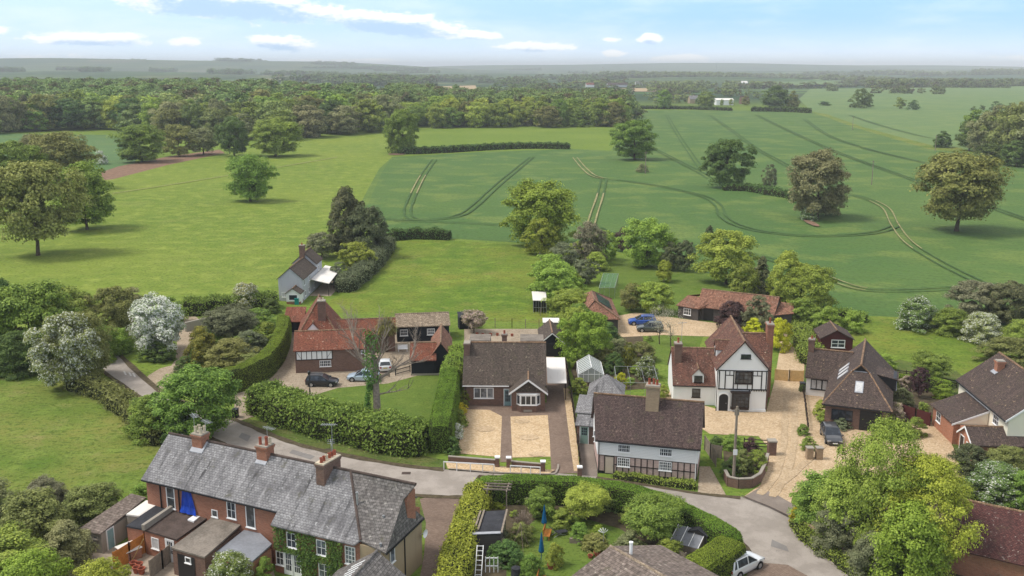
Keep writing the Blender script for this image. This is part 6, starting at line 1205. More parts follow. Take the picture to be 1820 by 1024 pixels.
# ---------------------------------------------------------------- plants
rng = np.random.default_rng(7); rnd = random.Random(11)
def unit(a): return a / np.maximum(np.linalg.norm(a, axis=1, keepdims=True), 1e-6)
def leaf_quads(P, Nn, size, aspect=.62):
    n = len(P); Nn = unit(Nn); r = rng.normal(size=(n, 3)); a = unit(np.cross(Nn, r)); b = np.cross(Nn, a)
    s = (np.asarray(size).reshape(-1, 1) * rng.uniform(.65, 1.3, (n, 1)))
    a = a * s * .5; b = b * s * aspect * .5; k = Nn * s * .12
    return np.stack([P - a, P + b + k, P + a, P - b + k], 1)
PROF = {
    'highoak': (.20, lambda t: np.clip(1 - (np.abs(t - .58) / .44) ** 2.2, 0, 1) ** .5),
    'oak': (.10, lambda t: np.clip(1 - (np.abs(t - .50) / .50) ** 2.4, 0, 1) ** .5),
    'round': (.06, lambda t: np.clip(1 - (np.abs(t - .50) / .51) ** 2.2, 0, 1) ** .5),
    'dome': (.0, lambda t: np.clip(1 - t ** 2.3, 0, 1) ** .55),
    'tall': (.05, lambda t: np.clip(1 - (np.abs(t - .40) / .61) ** 2.2, 0, 1) ** .6),
    'cone': (.02, lambda t: np.clip(1.03 - t, 0, 1) ** .75),
    'column': (.02, lambda t: np.clip(1 - (np.abs(t - .42) / .6) ** 3, 0, 1) ** .5),
    'umbrella': (.25, lambda t: np.clip(1 - (np.abs(t - .68) / .42) ** 2, 0, 1) ** .5),
}
LOD = {'near': (170, 190, .031), 'mid': (105, 100, .045), 'far': (46, 42, .085), 'huge': (270, 165, .020), 'tiny': (18, 24, .15), 'thin': (46, 26, .028)}
def crown_quads(shape, lod, seed, loose=0.0):
    global rng
    rng = np.random.default_rng(seed); nc, nl, ls = LOD[lod]; t0, pf = PROF[shape]
    out = []; lump = rng.normal(size=(5, 2))
    tt = np.linspace(t0, 1, 200); w = pf(tt) + .12; w /= w.sum()
    for i in range(nc):
        t = float(rng.choice(tt, p=w)); ang = rng.uniform(0, 2 * math.pi)
        lob = 1 + .16 * math.sin(2 * ang + lump[0, 0] * 3) + .11 * math.sin(3 * ang + lump[1, 0] * 3 + t * 4) + .08 * math.sin(5 * ang + lump[2, 0] * 5 + t * 7)
        r = float(pf(np.array(t))) * .5 * lob; rc = (.085 if shape in ('cone', 'column') else .105) * rng.uniform(.55, 1.5) * (1.25 if nc < 50 else .66 if nc > 200 else .85)
        rho = math.sqrt(rng.uniform(.16 if nc > 40 else .3, 1))
        c = np.array([math.cos(ang) * max(0, r * rho - rc * .4), math.sin(ang) * max(0, r * rho - rc * .4), min(max(t, rc * .5), 1 - rc * .7)])
        d = unit(rng.normal(size=(nl, 3))); d[:, 2] = np.where(d[:, 2] < -.35, -d[:, 2], d[:, 2])
        rad = rc * (rng.uniform(.5, 1.06, (nl, 1)) + loose * rng.exponential(.4, (nl, 1)))
        P = c + d * rad * np.array([1.08, 1.08, .9])
        outw = np.array([c[0], c[1], (c[2] - .45) * .6]); outw /= max(np.linalg.norm(outw), 1e-3)
        Nn = d * .75 + outw * .45 + np.array([0, 0, .45]) + rng.normal(size=(nl, 3)) * .38
        if shape == 'cone': P[:, 2] -= (np.hypot(P[:, 0], P[:, 1]) * .25)
        out.append(leaf_quads(P, Nn, np.full(nl, ls * (1 if nl > 60 else 1.0))))
    return np.concatenate(out)
PROTO = {}
def crown(shape, lod, seed, loose=0.0):
    k = (shape, lod, seed, loose)
    if k not in PROTO: PROTO[k] = quad_mesh('crown', crown_quads(shape, lod, seed, loose), L['green'])
    return PROTO[k]
def limbs_mb(seed, height=.62, r0=.022, spread=.34, n=7, lean=0.0):
    rr = random.Random(seed); m = MB(); p = Vector((0, 0, -.02)); r = r0 * 1.5; q = Vector((0, 0, .04)); m.tube(p, q, r, r0 * 1.05, 8)
    N_ = 5; pts = [q]
    for i in range(N_):
        nx = pts[-1] + Vector((rr.uniform(-.018, .018) + lean / N_, rr.uniform(-.018, .018), (height - .04) / N_)); r1 = r0 * (1.05 - .8 * (i + 1) / N_)
        m.tube(pts[-1], nx, r0 * (1.05 - .8 * i / N_), r1, 7); pts.append(nx)
    for k in range(n):
        i = rr.randint(1, N_ - 1); a = rr.uniform(0, 6.28) ; b = pts[i]; L_ = spread * rr.uniform(.6, 1.05)
        mid = b + Vector((math.cos(a) * L_ * .5, math.sin(a) * L_ * .5, L_ * .35)); e = b + Vector((math.cos(a) * L_, math.sin(a) * L_, L_ * rr.uniform(.5, 1.0)))
        rb = r0 * (.62 - .09 * i); m.tube(b, mid, rb, rb * .6, 6); m.tube(mid, e, rb * .6, rb * .2, 5)
    return m
TRUNK = {}
def trunk(kind, mat):
    k = (kind, mat.name)
    if k not in TRUNK:
        m = limbs_mb(kind, **({} if kind < 50 else dict(height=.2, r0=.014, n=4, spread=.2))); o = m.build('trunk', mat); TRUNK[k] = o.data; bpy.data.objects.remove(o)
    return TRUNK[k]
def plant(name, label, cat, loc, w, h, shape='round', leaf='green', lod='near', seed=1, loose=0.0, bark='bark', has_trunk=True, group=None, rz=None, dpt=None):
    rz = rnd.uniform(0, 6.28) if rz is None else rz
    me = crown(shape, lod, seed, loose)
    if has_trunk:
        root = empty(name, loc, rz); root.scale = (w, dpt or w, h)
        tag(root, label, cat, group)
        c = link('crown', me, root); t = link('trunk', trunk(seed if shape not in ('dome',) else 50 + seed, M[bark]), root)
    else:
        root = c = link(name, me); root.location = loc; root.rotation_euler = (0, 0, rz); root.scale = (w, dpt or w, h); tag(root, label, cat, group)
    c.material_slots[0].link = 'OBJECT'; c.material_slots[0].material = L[leaf]
    return root
WF = [.96]
def tree(u, v, vt, wpx, shape, leaf, label, name='tree', cat='tree', lod=None, seed=None, dv=0, **kw):
    "u, v: foot in the photo; vt: row of the top; wpx: crown width in photo pixels"
    p = at(u, v); h = top_z(u, v, vt); s = depth(p) / F_PX; w = wpx * s
    if lod is None: lod = 'near' if wpx > 62 else 'mid' if wpx > 30 else 'far'
    seed = seed or (1 + int(abs(u) * 7 + v) % 3)
    return plant(name, label, cat, p, w * WF[0], h, shape, leaf, lod, seed, **kw)
def hedge(name, label, px, width, height, leaf, size=.16, dens=95, world=False, z=0.0, jit=.05, rough=.05, dome=0.0, cat='hedge', closed=False, h1=None, per=5, side=.72):
    P = [Vector(p) if world else at(*p, z) for p in px]; P = smooth_path([Vector((p.x, p.y, 0)) for p in P], per=per, closed=closed)
    if closed: P.append(P[0].copy())
    n = len(P); T = []; hs = [height + ((h1 or height) - height) * i / (n - 1) for i in range(n)]
    ph = rnd.uniform(0, 9)
    prof = [(-.5, 0), (-.51, .5), (-.48, .86), (-.40, .97), (0, 1.0 + dome), (.40, .97), (.48, .86), (.51, .5), (.5, 0)]
    rows = []; Pa = np.array([tuple(p) for p in P])
    cum = np.concatenate([[0], np.cumsum(np.linalg.norm(np.diff(Pa, axis=0), axis=1))]); total = cum[-1]
    m = max(3, int(total / .5)); rows = []
    for k in range(m + 1):
        s = total * k / m; x = np.interp(s, cum, Pa[:, 0]); y = np.interp(s, cum, Pa[:, 1]); hh = np.interp(s, cum, hs)
        e = .3; x1, y1 = np.interp(min(s + e, total), cum, Pa[:, 0]), np.interp(min(s + e, total), cum, Pa[:, 1]); x0, y0 = np.interp(max(s - e, 0), cum, Pa[:, 0]), np.interp(max(s - e, 0), cum, Pa[:, 1])
        t = np.array([x1 - x0, y1 - y0]); t = t / max(np.linalg.norm(t), 1e-6); nrm = np.array([-t[1], t[0]])
        wob = 1 + rough * (math.sin(s * .9 + ph) + .7 * math.sin(s * 2.3 + ph * 2)); wb2 = 1 + rough * (math.sin(s * 1.3 + ph * 3) + .8 * math.sin(s * 3.1 + ph))
        endf = 1.0 if closed else min(1, .80 + .2 * min(s, total - s) / (width * .3))
        rows.append([np.array([x + nrm[0] * a * width * wob * endf, y + nrm[1] * a * width * wob * endf, max(0, b * hh * wb2 * endf)]) for a, b in prof])
    G = np.array(rows)                                                   # (m+1, 9, 3)
    A, B, D, E_ = G[:-1, :-1], G[1:, :-1], G[1:, 1:], G[:-1, 1:]
    base = np.stack([A, B, D, E_], 2).reshape(-1, 4, 3)
    caps = np.array([[G[i, 0], G[i, 2], G[i, 6], G[i, 8]] for i in (0, -1)] + [[G[i, 2], G[i, 3], G[i, 5], G[i, 6]] for i in (0, -1)])
    Q = np.concatenate([base, caps])
    nn = np.cross(Q[:, 1] - Q[:, 0], Q[:, 3] - Q[:, 0]); ar = np.linalg.norm(nn, axis=1); nn = unit(nn)
    cen = G.mean(1).mean(0); mid = np.repeat(G.mean(1)[:-1, None], 8, 1).reshape(-1, 3); mid = np.concatenate([mid, np.repeat(G.mean(1).mean(0)[None], len(caps), 0)])
    flip = ((Q.mean(1) - mid) * nn).sum(1) < 0; nn[flip] *= -1
    wt = ar * np.where(nn[:, 2] > .5, 2.1, side); N_ = int(wt.sum() * dens); idx = rng.choice(len(Q), N_, p=wt / wt.sum()); uu, vv = rng.uniform(0, 1, (2, N_, 1))
    q = Q[idx]; Pp = (q[:, 0] * (1 - uu) + q[:, 1] * uu) * (1 - vv) + (q[:, 3] * (1 - uu) + q[:, 2] * uu) * vv
    Nn = nn[idx] + rng.normal(size=(N_, 3)) * (.42 + rough * 2)
    Pp = Pp + nn[idx] * (rng.normal(size=(N_, 1)) * jit + jit * .5); Pp[:, 2] = np.maximum(Pp[:, 2], .02)
    lv = leaf_quads(Pp, Nn, np.full(N_, size))
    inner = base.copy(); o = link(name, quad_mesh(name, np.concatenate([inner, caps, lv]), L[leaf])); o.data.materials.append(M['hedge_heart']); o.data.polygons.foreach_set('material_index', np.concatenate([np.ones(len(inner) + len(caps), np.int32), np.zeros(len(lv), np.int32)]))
    return tag(o, label, cat)
# ---- single trees out in the fields
tree(1291, 334, 249, 88, 'round', 'dark', 'dense dark green tree standing in the wheat left of the small grey thorn', seed=1)
tree(1452, 388, 268, 118, 'oak', 'brown', 'large grey brown budding tree over white blossom in the wheat field', seed=2, loose=.1)
tree(1367, 339, 293, 27, 'column', 'grey', 'thin grey leafless thorn bush between the dark tree and the brown tree', name='thorn_bush', cat='bush', lod='mid', loose=.3)
tree(1700, 411, 275, 168, 'highoak', 'gold_oak', 'large golden olive oak standing alone in the wheat at the right', name='oak_tree', seed=3, loose=.1)
tree(1128, 284, 214, 86, 'round', 'oak', 'rounded dark green tree beside a pole where the wheat meets the copse', seed=2)
tree(716, 272, 195, 66, 'oak', 'green', 'mid green tree at the left end of the short field hedge', seed=1, dv=1)
tree(697, 273, 240, 28, 'dome', 'green', 'small round bush at the foot of the tree by the short field hedge', name='bush', cat='bush', has_trunk=False)
tree(68, 454, 290, 158, 'highoak', 'gold_oak', 'wide olive oak with bare lower trunk in front of the yellow green oak', name='oak_tree', seed=1, loose=.12)
tree(155, 408, 288, 112, 'oak', 'green', 'yellow green oak behind the wide olive oak on the pasture', name='oak_tree', seed=2)
tree(112, 335, 236, 120, 'round', 'olive', 'olive crowned tree right of the two behind the pasture oaks', seed=3)
tree(28, 350, 252, 110, 'round', 'green', 'green crowned tree far left behind the pasture oaks', seed=2)
tree(62, 330, 240, 70, 'tall', 'brown', 'brownish tree between two taller crowns behind the pasture oaks', seed=1)
tree(180, 292, 268, 28, 'dome', 'blossom', 'small white blossoming bush by the ploughed strip', name='blossom_bush', cat='bush', has_trunk=False)
tree(445, 358, 277, 84, 'oak', 'green', 'ragged thin crowned tree alone in the middle of the pasture', seed=3, loose=.35)
tree(416, 278, 208, 66, 'oak', 'dark', 'dark green tree on the pasture brow left of the light green one', seed=1)
tree(490, 278, 212, 92, 'oak', 'green', 'light green spreading tree on the pasture brow right of the dark one', seed=2)
tree(252, 288, 222, 92, 'round', 'oak', 'broad green tree left of the row above the ploughed strip', seed=3)
tree(318, 278, 222, 60, 'round', 'olive', 'pale olive tree in the middle of the row above the ploughed strip', seed=1)
tree(362, 275, 228, 62, 'round', 'brown', 'brown tinged tree right of the row above the ploughed strip', seed=2)
tree(1180, 194, 160, 34, 'round', 'green', 'pale green tree on the far hedge left of the white barn', lod='mid')
tree(1255, 194, 163, 40, 'oak', 'oak', 'dark tree on the far hedge nearest the white barn', lod='mid')
tree(1377, 197, 153, 60, 'round', 'dark', 'large dark tree right of the white barn', lod='mid')
tree(1283, 189, 176, 8, 'round', 'oak', 'left of two small trees before the white barn', lod='far', has_trunk=False); tree(1299, 189, 176, 10, 'round', 'oak', 'right of two small trees before the white barn', lod='far', has_trunk=False); tree(1325, 188, 170, 18, 'round', 'olive', 'small pale tree right of the white barn', lod='far', has_trunk=False); tree(1242, 187, 172, 16, 'round', 'dark', 'small dark tree between the far farmhouse and the white barn', lod='far', has_trunk=False)
tree(1408, 196, 162, 30, 'dome', 'olive', 'small olive tree behind the large dark tree right of the white barn', lod='mid')
tree(1530, 192, 157, 40, 'dome', 'dark', 'dark round tree alone in the far wheat', lod='mid')
tree(1598, 193, 173, 24, 'dome', 'oak', 'left one of two small round trees in the far wheat', lod='far')
tree(1622, 195, 177, 24, 'dome', 'dark', 'right one of two small round trees in the far wheat', lod='far')
tree(1675, 262, 233, 40, 'dome', 'dark', 'dark square bush beside the wooded knoll at the right', name='bush', cat='bush', lod='mid', has_trunk=False)
tree(1465, 188, 180, 28, 'dome', 'dark', 'low dark scrub at the head of the far grass strip', name='bush', cat='bush', lod='far', has_trunk=False)
for i, (u, v, vt, w) in enumerate(((1745, 196, 187, 14), (1770, 196, 180, 26), (1795, 195, 183, 16), (1730, 197, 189, 12))):
    tree(u, v, vt, w, 'dome', 'dark', 'small dark bush in the row beyond the wooded knoll at the right', name='bush', cat='bush', lod='far', has_trunk=False, group='bushes beyond the wooded knoll')
for i, (u, v, vt, w, lf) in enumerate(((1722, 268, 215, 60, 'dark'), (1750, 278, 200, 70, 'brown'), (1790, 288, 190, 80, 'olive'), (1830, 290, 185, 90, 'brown'), (1735, 262, 196, 60, 'oak'), (1775, 258, 188, 60, 'brown'), (1815, 262, 182, 70, 'olive'), (1870, 300, 190, 90, 'brown'), (1760, 292, 255, 50, 'dark'), (1806, 296, 250, 60, 'dark'))):
    tree(u, v, vt, w, 'round', lf, 'close set brownish tree on the wooded knoll at the right edge', lod='mid', group='trees on the wooded knoll')
hedge('field_hedge', 'short dark hedge across the field in front of the copse', [(708, 274), (780, 272), (860, 267), (940, 264), (1012, 265)], 4, 2.6, 'dark', .7, 6, jit=.25, rough=.1)
hedge('scrub_strip', 'strip of dark scrub between the dark tree and the brown tree', [(1285, 338), (1330, 339), (1370, 346), (1405, 352), (1430, 362)], 4, 1.8, 'dark', .5, 9, jit=.25, rough=.15)
hedge('far_hedge', 'thin dark hedge below the white barn', [(1130, 194), (1200, 194), (1300, 197)], 4, 2.5, 'dark', 1.2, 2, jit=.4, rough=.1)
hedge('far_hedge', 'thin dark hedge under the large dark tree right of the white barn', [(1335, 198), (1400, 199), (1440, 201)], 5, 3.5, 'dark', 1.2, 2, jit=.4, rough=.1)
hedge('paddock_hedge', 'dark hedge along the top of the paddock right of the dark conifers', [(695, 427), (740, 424), (800, 426)], 2.6, 2.2, 'dark', .3, 30, jit=.18, rough=.12)
tree(1436, 392, 368, 34, 'dome', 'white_flower', 'white blossoming scrub under the grey brown tree in the wheat', name='blossom_bush', cat='bush', has_trunk=False)
tree(1475, 382, 340, 40, 'dome', 'brown', 'brown scrub at the foot of the grey brown tree in the wheat', name='bush', cat='bush', has_trunk=False, lod='mid')
tree(1142, 306, 290, 26, 'dome', 'brown', 'brown scrub patch by the pole in the wheat', name='bush', cat='bush', lod='far', has_trunk=False)
# ---- woods: every tree of the front rows, then the mass behind
def in_poly(x, y, P):
    c = False
    for i in range(len(P)):
        (x1, y1), (x2, y2) = P[i], P[i - 1]
        if (y1 > y) != (y2 > y) and x < (x2 - x1) * (y - y1) / (y2 - y1) + x1: c = not c
    return c
def wood(px, n_front, spacing, h, label, group, leafs, stuff_name, far_spacing=None):
    P = [tuple(at(*p).xy) for p in px]; xs, ys_ = [p[0] for p in P], [p[1] for p in P]; pts = []
    y = min(ys_)
    while y < max(ys_):
        sp = spacing * (1 if y < min(ys_) + 260 else 1.15); x = min(xs) + rnd.uniform(0, sp)
        while x < max(xs):
            q = (x + rnd.uniform(-.35, .35) * sp, y + rnd.uniform(-.35, .35) * sp)
            if in_poly(*q, P): pts.append(q)
            x += sp
        y += sp * .85
    pts.sort(key=lambda q: q[1]); back = []
    for i, (x, y) in enumerate(pts):
        hh = h * rnd.uniform(.72, 1.15); w = spacing * rnd.uniform(1.0, 1.55)
        if i < n_front:
            sh, lf = rnd.choice(('round', 'round', 'oak', 'tall', 'dome')), rnd.choice(leafs)
            if rnd.random() < .07: sh, lf, w = 'cone', 'conifer', w * .8
            plant('woodland_tree', label, 'woodland tree', (x, y, wood_h(x, y) - .05 * hh), w, hh, sh, lf, 'mid' if i < n_front * .6 else 'far', rnd.randint(1, 3), has_trunk=False, group=group)
        else: back.append((x, y, w, hh))
    if back:
        protos = [crown_quads(s_, 'far', 40 + k) for k, s_ in enumerate(('round', 'oak', 'round', 'tall'))]; Vv = []
        for (x, y, w, hh) in back:
            q = protos[rnd.randint(0, 3)]; a = rnd.uniform(0, 6.28); ca, sa_ = math.cos(a), math.sin(a)
            Vv.append(np.stack([(q[..., 0] * ca - q[..., 1] * sa_) * w + x, (q[..., 0] * sa_ + q[..., 1] * ca) * w + y, q[..., 2] * hh + wood_h(x, y)], -1))
        tag(link(stuff_name, quad_mesh(stuff_name, np.concatenate(Vv), L['wood_mass'])), stuff_name.replace('_', ' ') + ', its crowns running together', 'wood', kind='stuff')
wood([(-140, 243), (60, 236), (170, 232), (240, 236), (300, 250), (420, 252), (520, 250), (560, 246), (690, 236), (690, 216), (640, 200), (540, 190), (420, 180), (150, 175), (-140, 178)], 150, 17, 20, 'crown of the mixed green and brown wood beyond the pasture', 'trees of the large wood', ('wood', 'wood', 'dark', 'oak', 'brown', 'olive', 'green', 'light'), 'wood_behind')
wood([(735, 229), (1105, 226), (1128, 208), (1100, 192), (700, 190), (690, 220)], 60, 14, 18, 'crown of the green copse above the middle meadow', 'trees of the copse', ('oak', 'green', 'light', 'oak', 'green', 'olive', 'light'), 'copse_behind')
# the rise under the large wood
gx, gy = np.linspace(-640, -40, 40), np.linspace(545, 1500, 40); hm_ = MB()
for i in range(39):
    for j in range(39): hm_.face([(x, y, wood_h(x, y) - 2.0) for x, y in ((gx[i], gy[j]), (gx[i + 1], gy[j]), (gx[i + 1], gy[j + 1]), (gx[i], gy[j + 1]))], smooth=True)
tag(hm_.build('hillside', M['verge']), kind='structure')
# distant hedgerows, belts and woods
protos = [crown_quads(s_, 'tiny', 60 + k) for k, s_ in enumerate(('round', 'dome', 'round', 'tall'))]
def belt(name, label, items):
    "strips of trees: between columns u0..u1 and rows v0..v1, n strips of about ln metres, rows deep"
    Vv = []
    for (u0, u1, v0, v1, h, n, ln, rows) in items:
        for k in range(n):
            c = at(rnd.uniform(u0, u1), rnd.uniform(v0, v1)); L_ = ln * rnd.uniform(.4, 1.5); a0 = rnd.uniform(-.25, .25); sp = h * .62; m = max(1, int(L_ / sp))
            for r_ in range(rows):
                for i in range(m):
                    if rnd.random() < .12: continue
                    t = (i - m / 2) * sp + rnd.uniform(-.4, .4) * sp; x, y = c.x + t * math.cos(a0), c.y + t * math.sin(a0) + r_ * sp * 1.2 + rnd.uniform(-.4, .4) * sp
                    hh = h * rnd.uniform(.55, 1.2); w = hh * rnd.uniform(.85, 1.35); q = protos[rnd.randint(0, 3)]; a = rnd.uniform(0, 6.28); ca, sa_ = math.cos(a), math.sin(a)
                    Vv.append(np.stack([(q[..., 0] * ca - q[..., 1] * sa_) * w + x, (q[..., 0] * sa_ + q[..., 1] * ca) * w + y, q[..., 2] * hh + land_h(x, y) - 1], -1))
    tag(link(name, quad_mesh(name, np.concatenate(Vv), L['wood_mass'])), label, 'wood', kind='stuff')
belt('distant_trees', 'belts of distant trees running across behind the copse', [(690, 760, 156, 166, 13, 5, 40, 2), (860, 1120, 158, 168, 13, 9, 50, 2), (480, 780, 148, 154, 20, 10, 120, 3), (850, 1120, 147, 152, 17, 9, 90, 2), (900, 1140, 155, 172, 11, 7, 40, 1), (560, 1120, 139, 145, 17, 14, 150, 3)])
belt('village_trees', 'distant trees around the far houses and the white barn', [(1000, 1250, 149, 156, 14, 12, 60, 2), (1120, 1330, 162, 176, 12, 9, 40, 2), (1180, 1420, 150, 160, 14, 10, 60, 2), (1130, 1240, 164, 184, 10, 5, 25, 1), (1330, 1350, 165, 180, 11, 3, 15, 1)])
belt('right_tree_line', 'lines of distant trees along the far side of the far wheat at the right', [(1450, 1490, 160, 165, 12, 3, 25, 1), (1575, 1635, 164, 167, 17, 3, 40, 1), (1660, 1700, 166, 168, 15, 2, 30, 1), (1520, 1830, 152, 156, 18, 9, 100, 2), (1560, 1900, 145, 151, 17, 10, 160, 3), (1420, 1600, 148, 156, 12, 6, 60, 1)])
belt('wooded_ridge', 'dark wooded ridge on the skyline right of centre', [(1150, 1400, 136, 141, 20, 10, 260, 5), (1430, 1900, 138, 143, 17, 9, 200, 3), (1500, 1900, 133, 136, 18, 7, 300, 3)])
belt('far_left_woods', 'hazy woods on the ridges behind the large wood', [(-100, 420, 134, 140, 18, 9, 180, 3), (-100, 720, 128, 131, 19, 9, 380, 4), (300, 760, 134, 142, 17, 8, 150, 3), (-100, 640, 124, 126.5, 20, 7, 700, 4), (560, 1150, 126, 133, 15, 9, 260, 2)])
WF[0] = 1.08
# ---- hedges of the village
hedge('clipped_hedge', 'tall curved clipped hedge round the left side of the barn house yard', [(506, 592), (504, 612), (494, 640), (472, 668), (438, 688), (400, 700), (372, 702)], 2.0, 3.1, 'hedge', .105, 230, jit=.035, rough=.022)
hedge('laurel_hedge', 'wide bushy laurel hedge between the lawn and the road', [(462, 725), (515, 748), (580, 768), (650, 784), (710, 797), (755, 803)], 4.2, 2.9, 'hedge_dark', .30, 60, jit=.2, rough=.09, dome=.05)
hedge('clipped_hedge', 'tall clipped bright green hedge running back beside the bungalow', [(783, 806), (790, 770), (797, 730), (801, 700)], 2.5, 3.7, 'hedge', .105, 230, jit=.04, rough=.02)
hedge('yellow_hedge', 'loose yellow green hedge behind the tall clipped one beside the bungalow', [(800, 696), (808, 675), (816, 655)], 2.4, 3.0, 'light', .2, 90, jit=.12, rough=.08, dome=.1)
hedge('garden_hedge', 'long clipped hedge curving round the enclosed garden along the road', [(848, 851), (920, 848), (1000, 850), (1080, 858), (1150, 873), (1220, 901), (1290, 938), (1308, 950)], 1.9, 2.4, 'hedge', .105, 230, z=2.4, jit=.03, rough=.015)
hedge('garden_hedge', 'thick clipped hedge end beside the white car', [(1306, 952), (1275, 975), (1235, 1000), (1190, 1035)], 2.6, 2.5, 'hedge', .105, 230, z=2.5, jit=.03, rough=.015)
hedge('privet_hedge', 'loose yellow green hedge along the brick lane', [(852, 856), (840, 895), (820, 950), (803, 1010), (790, 1060)], 2.3, 2.0, 'lime', .2, 90, z=2.0, jit=.13, rough=.07, dome=.08)
hedge('roadside_hedge', 'rough brownish hedge along the left side of the road', [(130, 690), (180, 702), (225, 732), (265, 765), (290, 790)], 2.6, 1.5, 'olive', .28, 45, jit=.22, rough=.12)
hedge('meadow_hedge', 'dark hedge along the drive behind the white hawthorn', [(330, 558), (390, 556), (430, 552), (490, 545)], 3.5, 2.4, 'green', .3, 40, jit=.25, rough=.12)
hedge('right_hedge', 'bright clipped hedge behind the topiary right of the hipped house', [(1585, 688), (1640, 692), (1690, 702)], 1.3, 1.7, 'hedge', .16, 110, jit=.04, rough=.03)
hedge('field_edge_hedge', 'low hedge along the lower edge of the wheat behind the red brown cabin', [(1420, 566), (1480, 566), (1540, 572)], 2.4, 1.3, 'light', .25, 45, jit=.2, rough=.12)
hedge('drive_hedge', 'rough green hedge along the track beside the red brown cabin', [(1418, 590), (1432, 615), (1444, 650)], 3.0, 1.5, 'green', .25, 50, jit=.2, rough=.14)
hedge('paddock_side_hedge', 'shaggy grey green hedge down the left side of the paddock', [(690, 440), (668, 470), (640, 498), (610, 520)], 3.2, 2.3, 'grey', .28, 45, jit=.22, rough=.12)
hedge('garden_bank', 'dark planting below the timbered cottage front wall', [(1092, 848), (1140, 856), (1190, 862), (1236, 868)], .9, .5, 'green', .16, 110, jit=.1, rough=.2)
# ---- conifers and trees behind the grey cottage
tree(617, 452, 334, 70, 'tall', 'conifer', 'left of two tall dark conifers behind the grey cottage', name='conifer', seed=1, lod='near')
tree(650, 458, 366, 72, 'tall', 'conifer', 'right of two tall dark conifers behind the grey cottage', name='conifer', seed=2, lod='near', loose=.1)
tree(676, 440, 392, 34, 'tall', 'conifer', 'lower dark conifer right of the tall dark pair', name='conifer', seed=3)
tree(572, 458, 414, 58, 'round', 'grey', 'dull grey bush between the grey cottage and the dark conifers', name='bush', cat='bush', seed=2)
tree(632, 482, 431, 58, 'round', 'light', 'bright green rounded tree in front of the dark conifers', seed=1)
tree(604, 505, 466, 42, 'dome', 'grey', 'grey green shrub right of the white canopy', name='bush', cat='bush', has_trunk=False)
tree(963, 438, 323, 126, 'oak', 'lime', 'large pale green willowy tree at the top of the paddock', seed=2, lod='near', loose=.2)
tree(963, 452, 388, 60, 'tall', 'lime', 'bright lime green tree in front of the large pale tree', seed=1)
tree(1000, 488, 432, 62, 'round', 'grey', 'grey green tree right of the lime green one', seed=3, loose=.1)
tree(1045, 470, 396, 52, 'tall', 'bare', 'bare budding pale brown tree above the orchard lawn', seed=2, loose=.3)
tree(1076, 462, 410, 44, 'tall', 'light', 'yellow green tree between the bare tree and the purple shrub', seed=1)
tree(1108, 446, 404, 30, 'tall', 'purple', 'narrow dark purple shrub left of the spreading pale green tree', name='shrub', cat='shrub', lod='mid')
tree(1148, 474, 389, 84, 'round', 'light', 'spreading pale green tree on the edge of the orchard lawn', seed=2)
tree(1190, 480, 430, 38, 'tall', 'conifer', 'left dark conifer in the clump behind the orchard lawn', name='conifer'); tree(1216, 482, 428, 40, 'tall', 'conifer', 'right dark conifer in the clump behind the orchard lawn', name='conifer', seed=2)
tree(1260, 450, 399, 36, 'cone', 'conifer', 'dark conifer rising behind the dense bright green tree', name='conifer')
tree(1290, 505, 411, 98, 'round', 'light', 'dense bright green tree behind the pantiled outbuilding', seed=1)
tree(1352, 530, 456, 62, 'cone', 'conifer', 'dull brown green conifer between two bright trees', name='conifer', seed=2)
tree(1396, 545, 448, 74, 'tall', 'light', 'taller left crown of the pair right of the pantiled outbuilding', seed=1)
tree(1440, 560, 474, 82, 'round', 'light', 'rounder right crown of the pair right of the pantiled outbuilding', seed=3)
tree(1180, 501, 463, 30, 'tall', 'lime', 'small bright tree alone on the orchard lawn', lod='mid')
tree(1122, 552, 505, 42, 'oak', 'olive', 'small twisted olive tree left of the round garden bush', lod='mid', loose=.2); tree(1161, 556, 502, 64, 'round', 'light', 'round multi stemmed bush behind the blue car', name='bush', cat='bush', seed=2)
tree(1298, 584, 536, 62, 'dome', 'purple', 'purple leaved bush before the pantiled outbuilding', name='bush', cat='bush', has_trunk=False)
tree(1347, 592, 527, 52, 'tall', 'grey', 'grey green willow between the purple bush and the yellow bush', seed=3); tree(1383, 622, 566, 46, 'dome', 'yellow', 'bright yellow bush beside the brick chimney of the white house', name='bush', cat='bush', has_trunk=False)
tree(1340, 600, 566, 36, 'dome', 'yellow', 'small yellow bush left of the brick chimney of the white house', name='bush', cat='bush', has_trunk=False, lod='mid')
tree(1172, 612, 545, 40, 'umbrella', 'thin_blossom', 'left thin blossoming tree on the back lawn', lod='thin', loose=.5, seed=2); tree(1192, 616, 552, 46, 'umbrella', 'thin_blossom', 'right thin blossoming tree on the back lawn', lod='thin', loose=.5)
tree(1398, 575, 540, 50, 'dome', 'dark', 'dark bush below the pair of bright crowns', name='bush', cat='bush', has_trunk=False); tree(1372, 566, 536, 40, 'dome', 'dark', 'dark bush right of the willow by the pantiled outbuilding', name='bush', cat='bush', has_trunk=False)
tree(985, 540, 465, 88, 'round', 'light', 'leafy green tree above the field shelter', seed=2); tree(1012, 572, 516, 76, 'round', 'light', 'leafy green tree right of the field shelter', seed=3); tree(1010, 515, 480, 44, 'dome', 'light', 'pale bush at the back of the tree row by the paddock', name='bush', cat='bush', has_trunk=False)
tree(1040, 650, 557, 78, 'round', 'lime', 'bright lime maple above the greenhouse', seed=1); tree(1030, 590, 540, 60, 'dome', 'green', 'mid green tree between the lime maple and the outbuilding', seed=2)
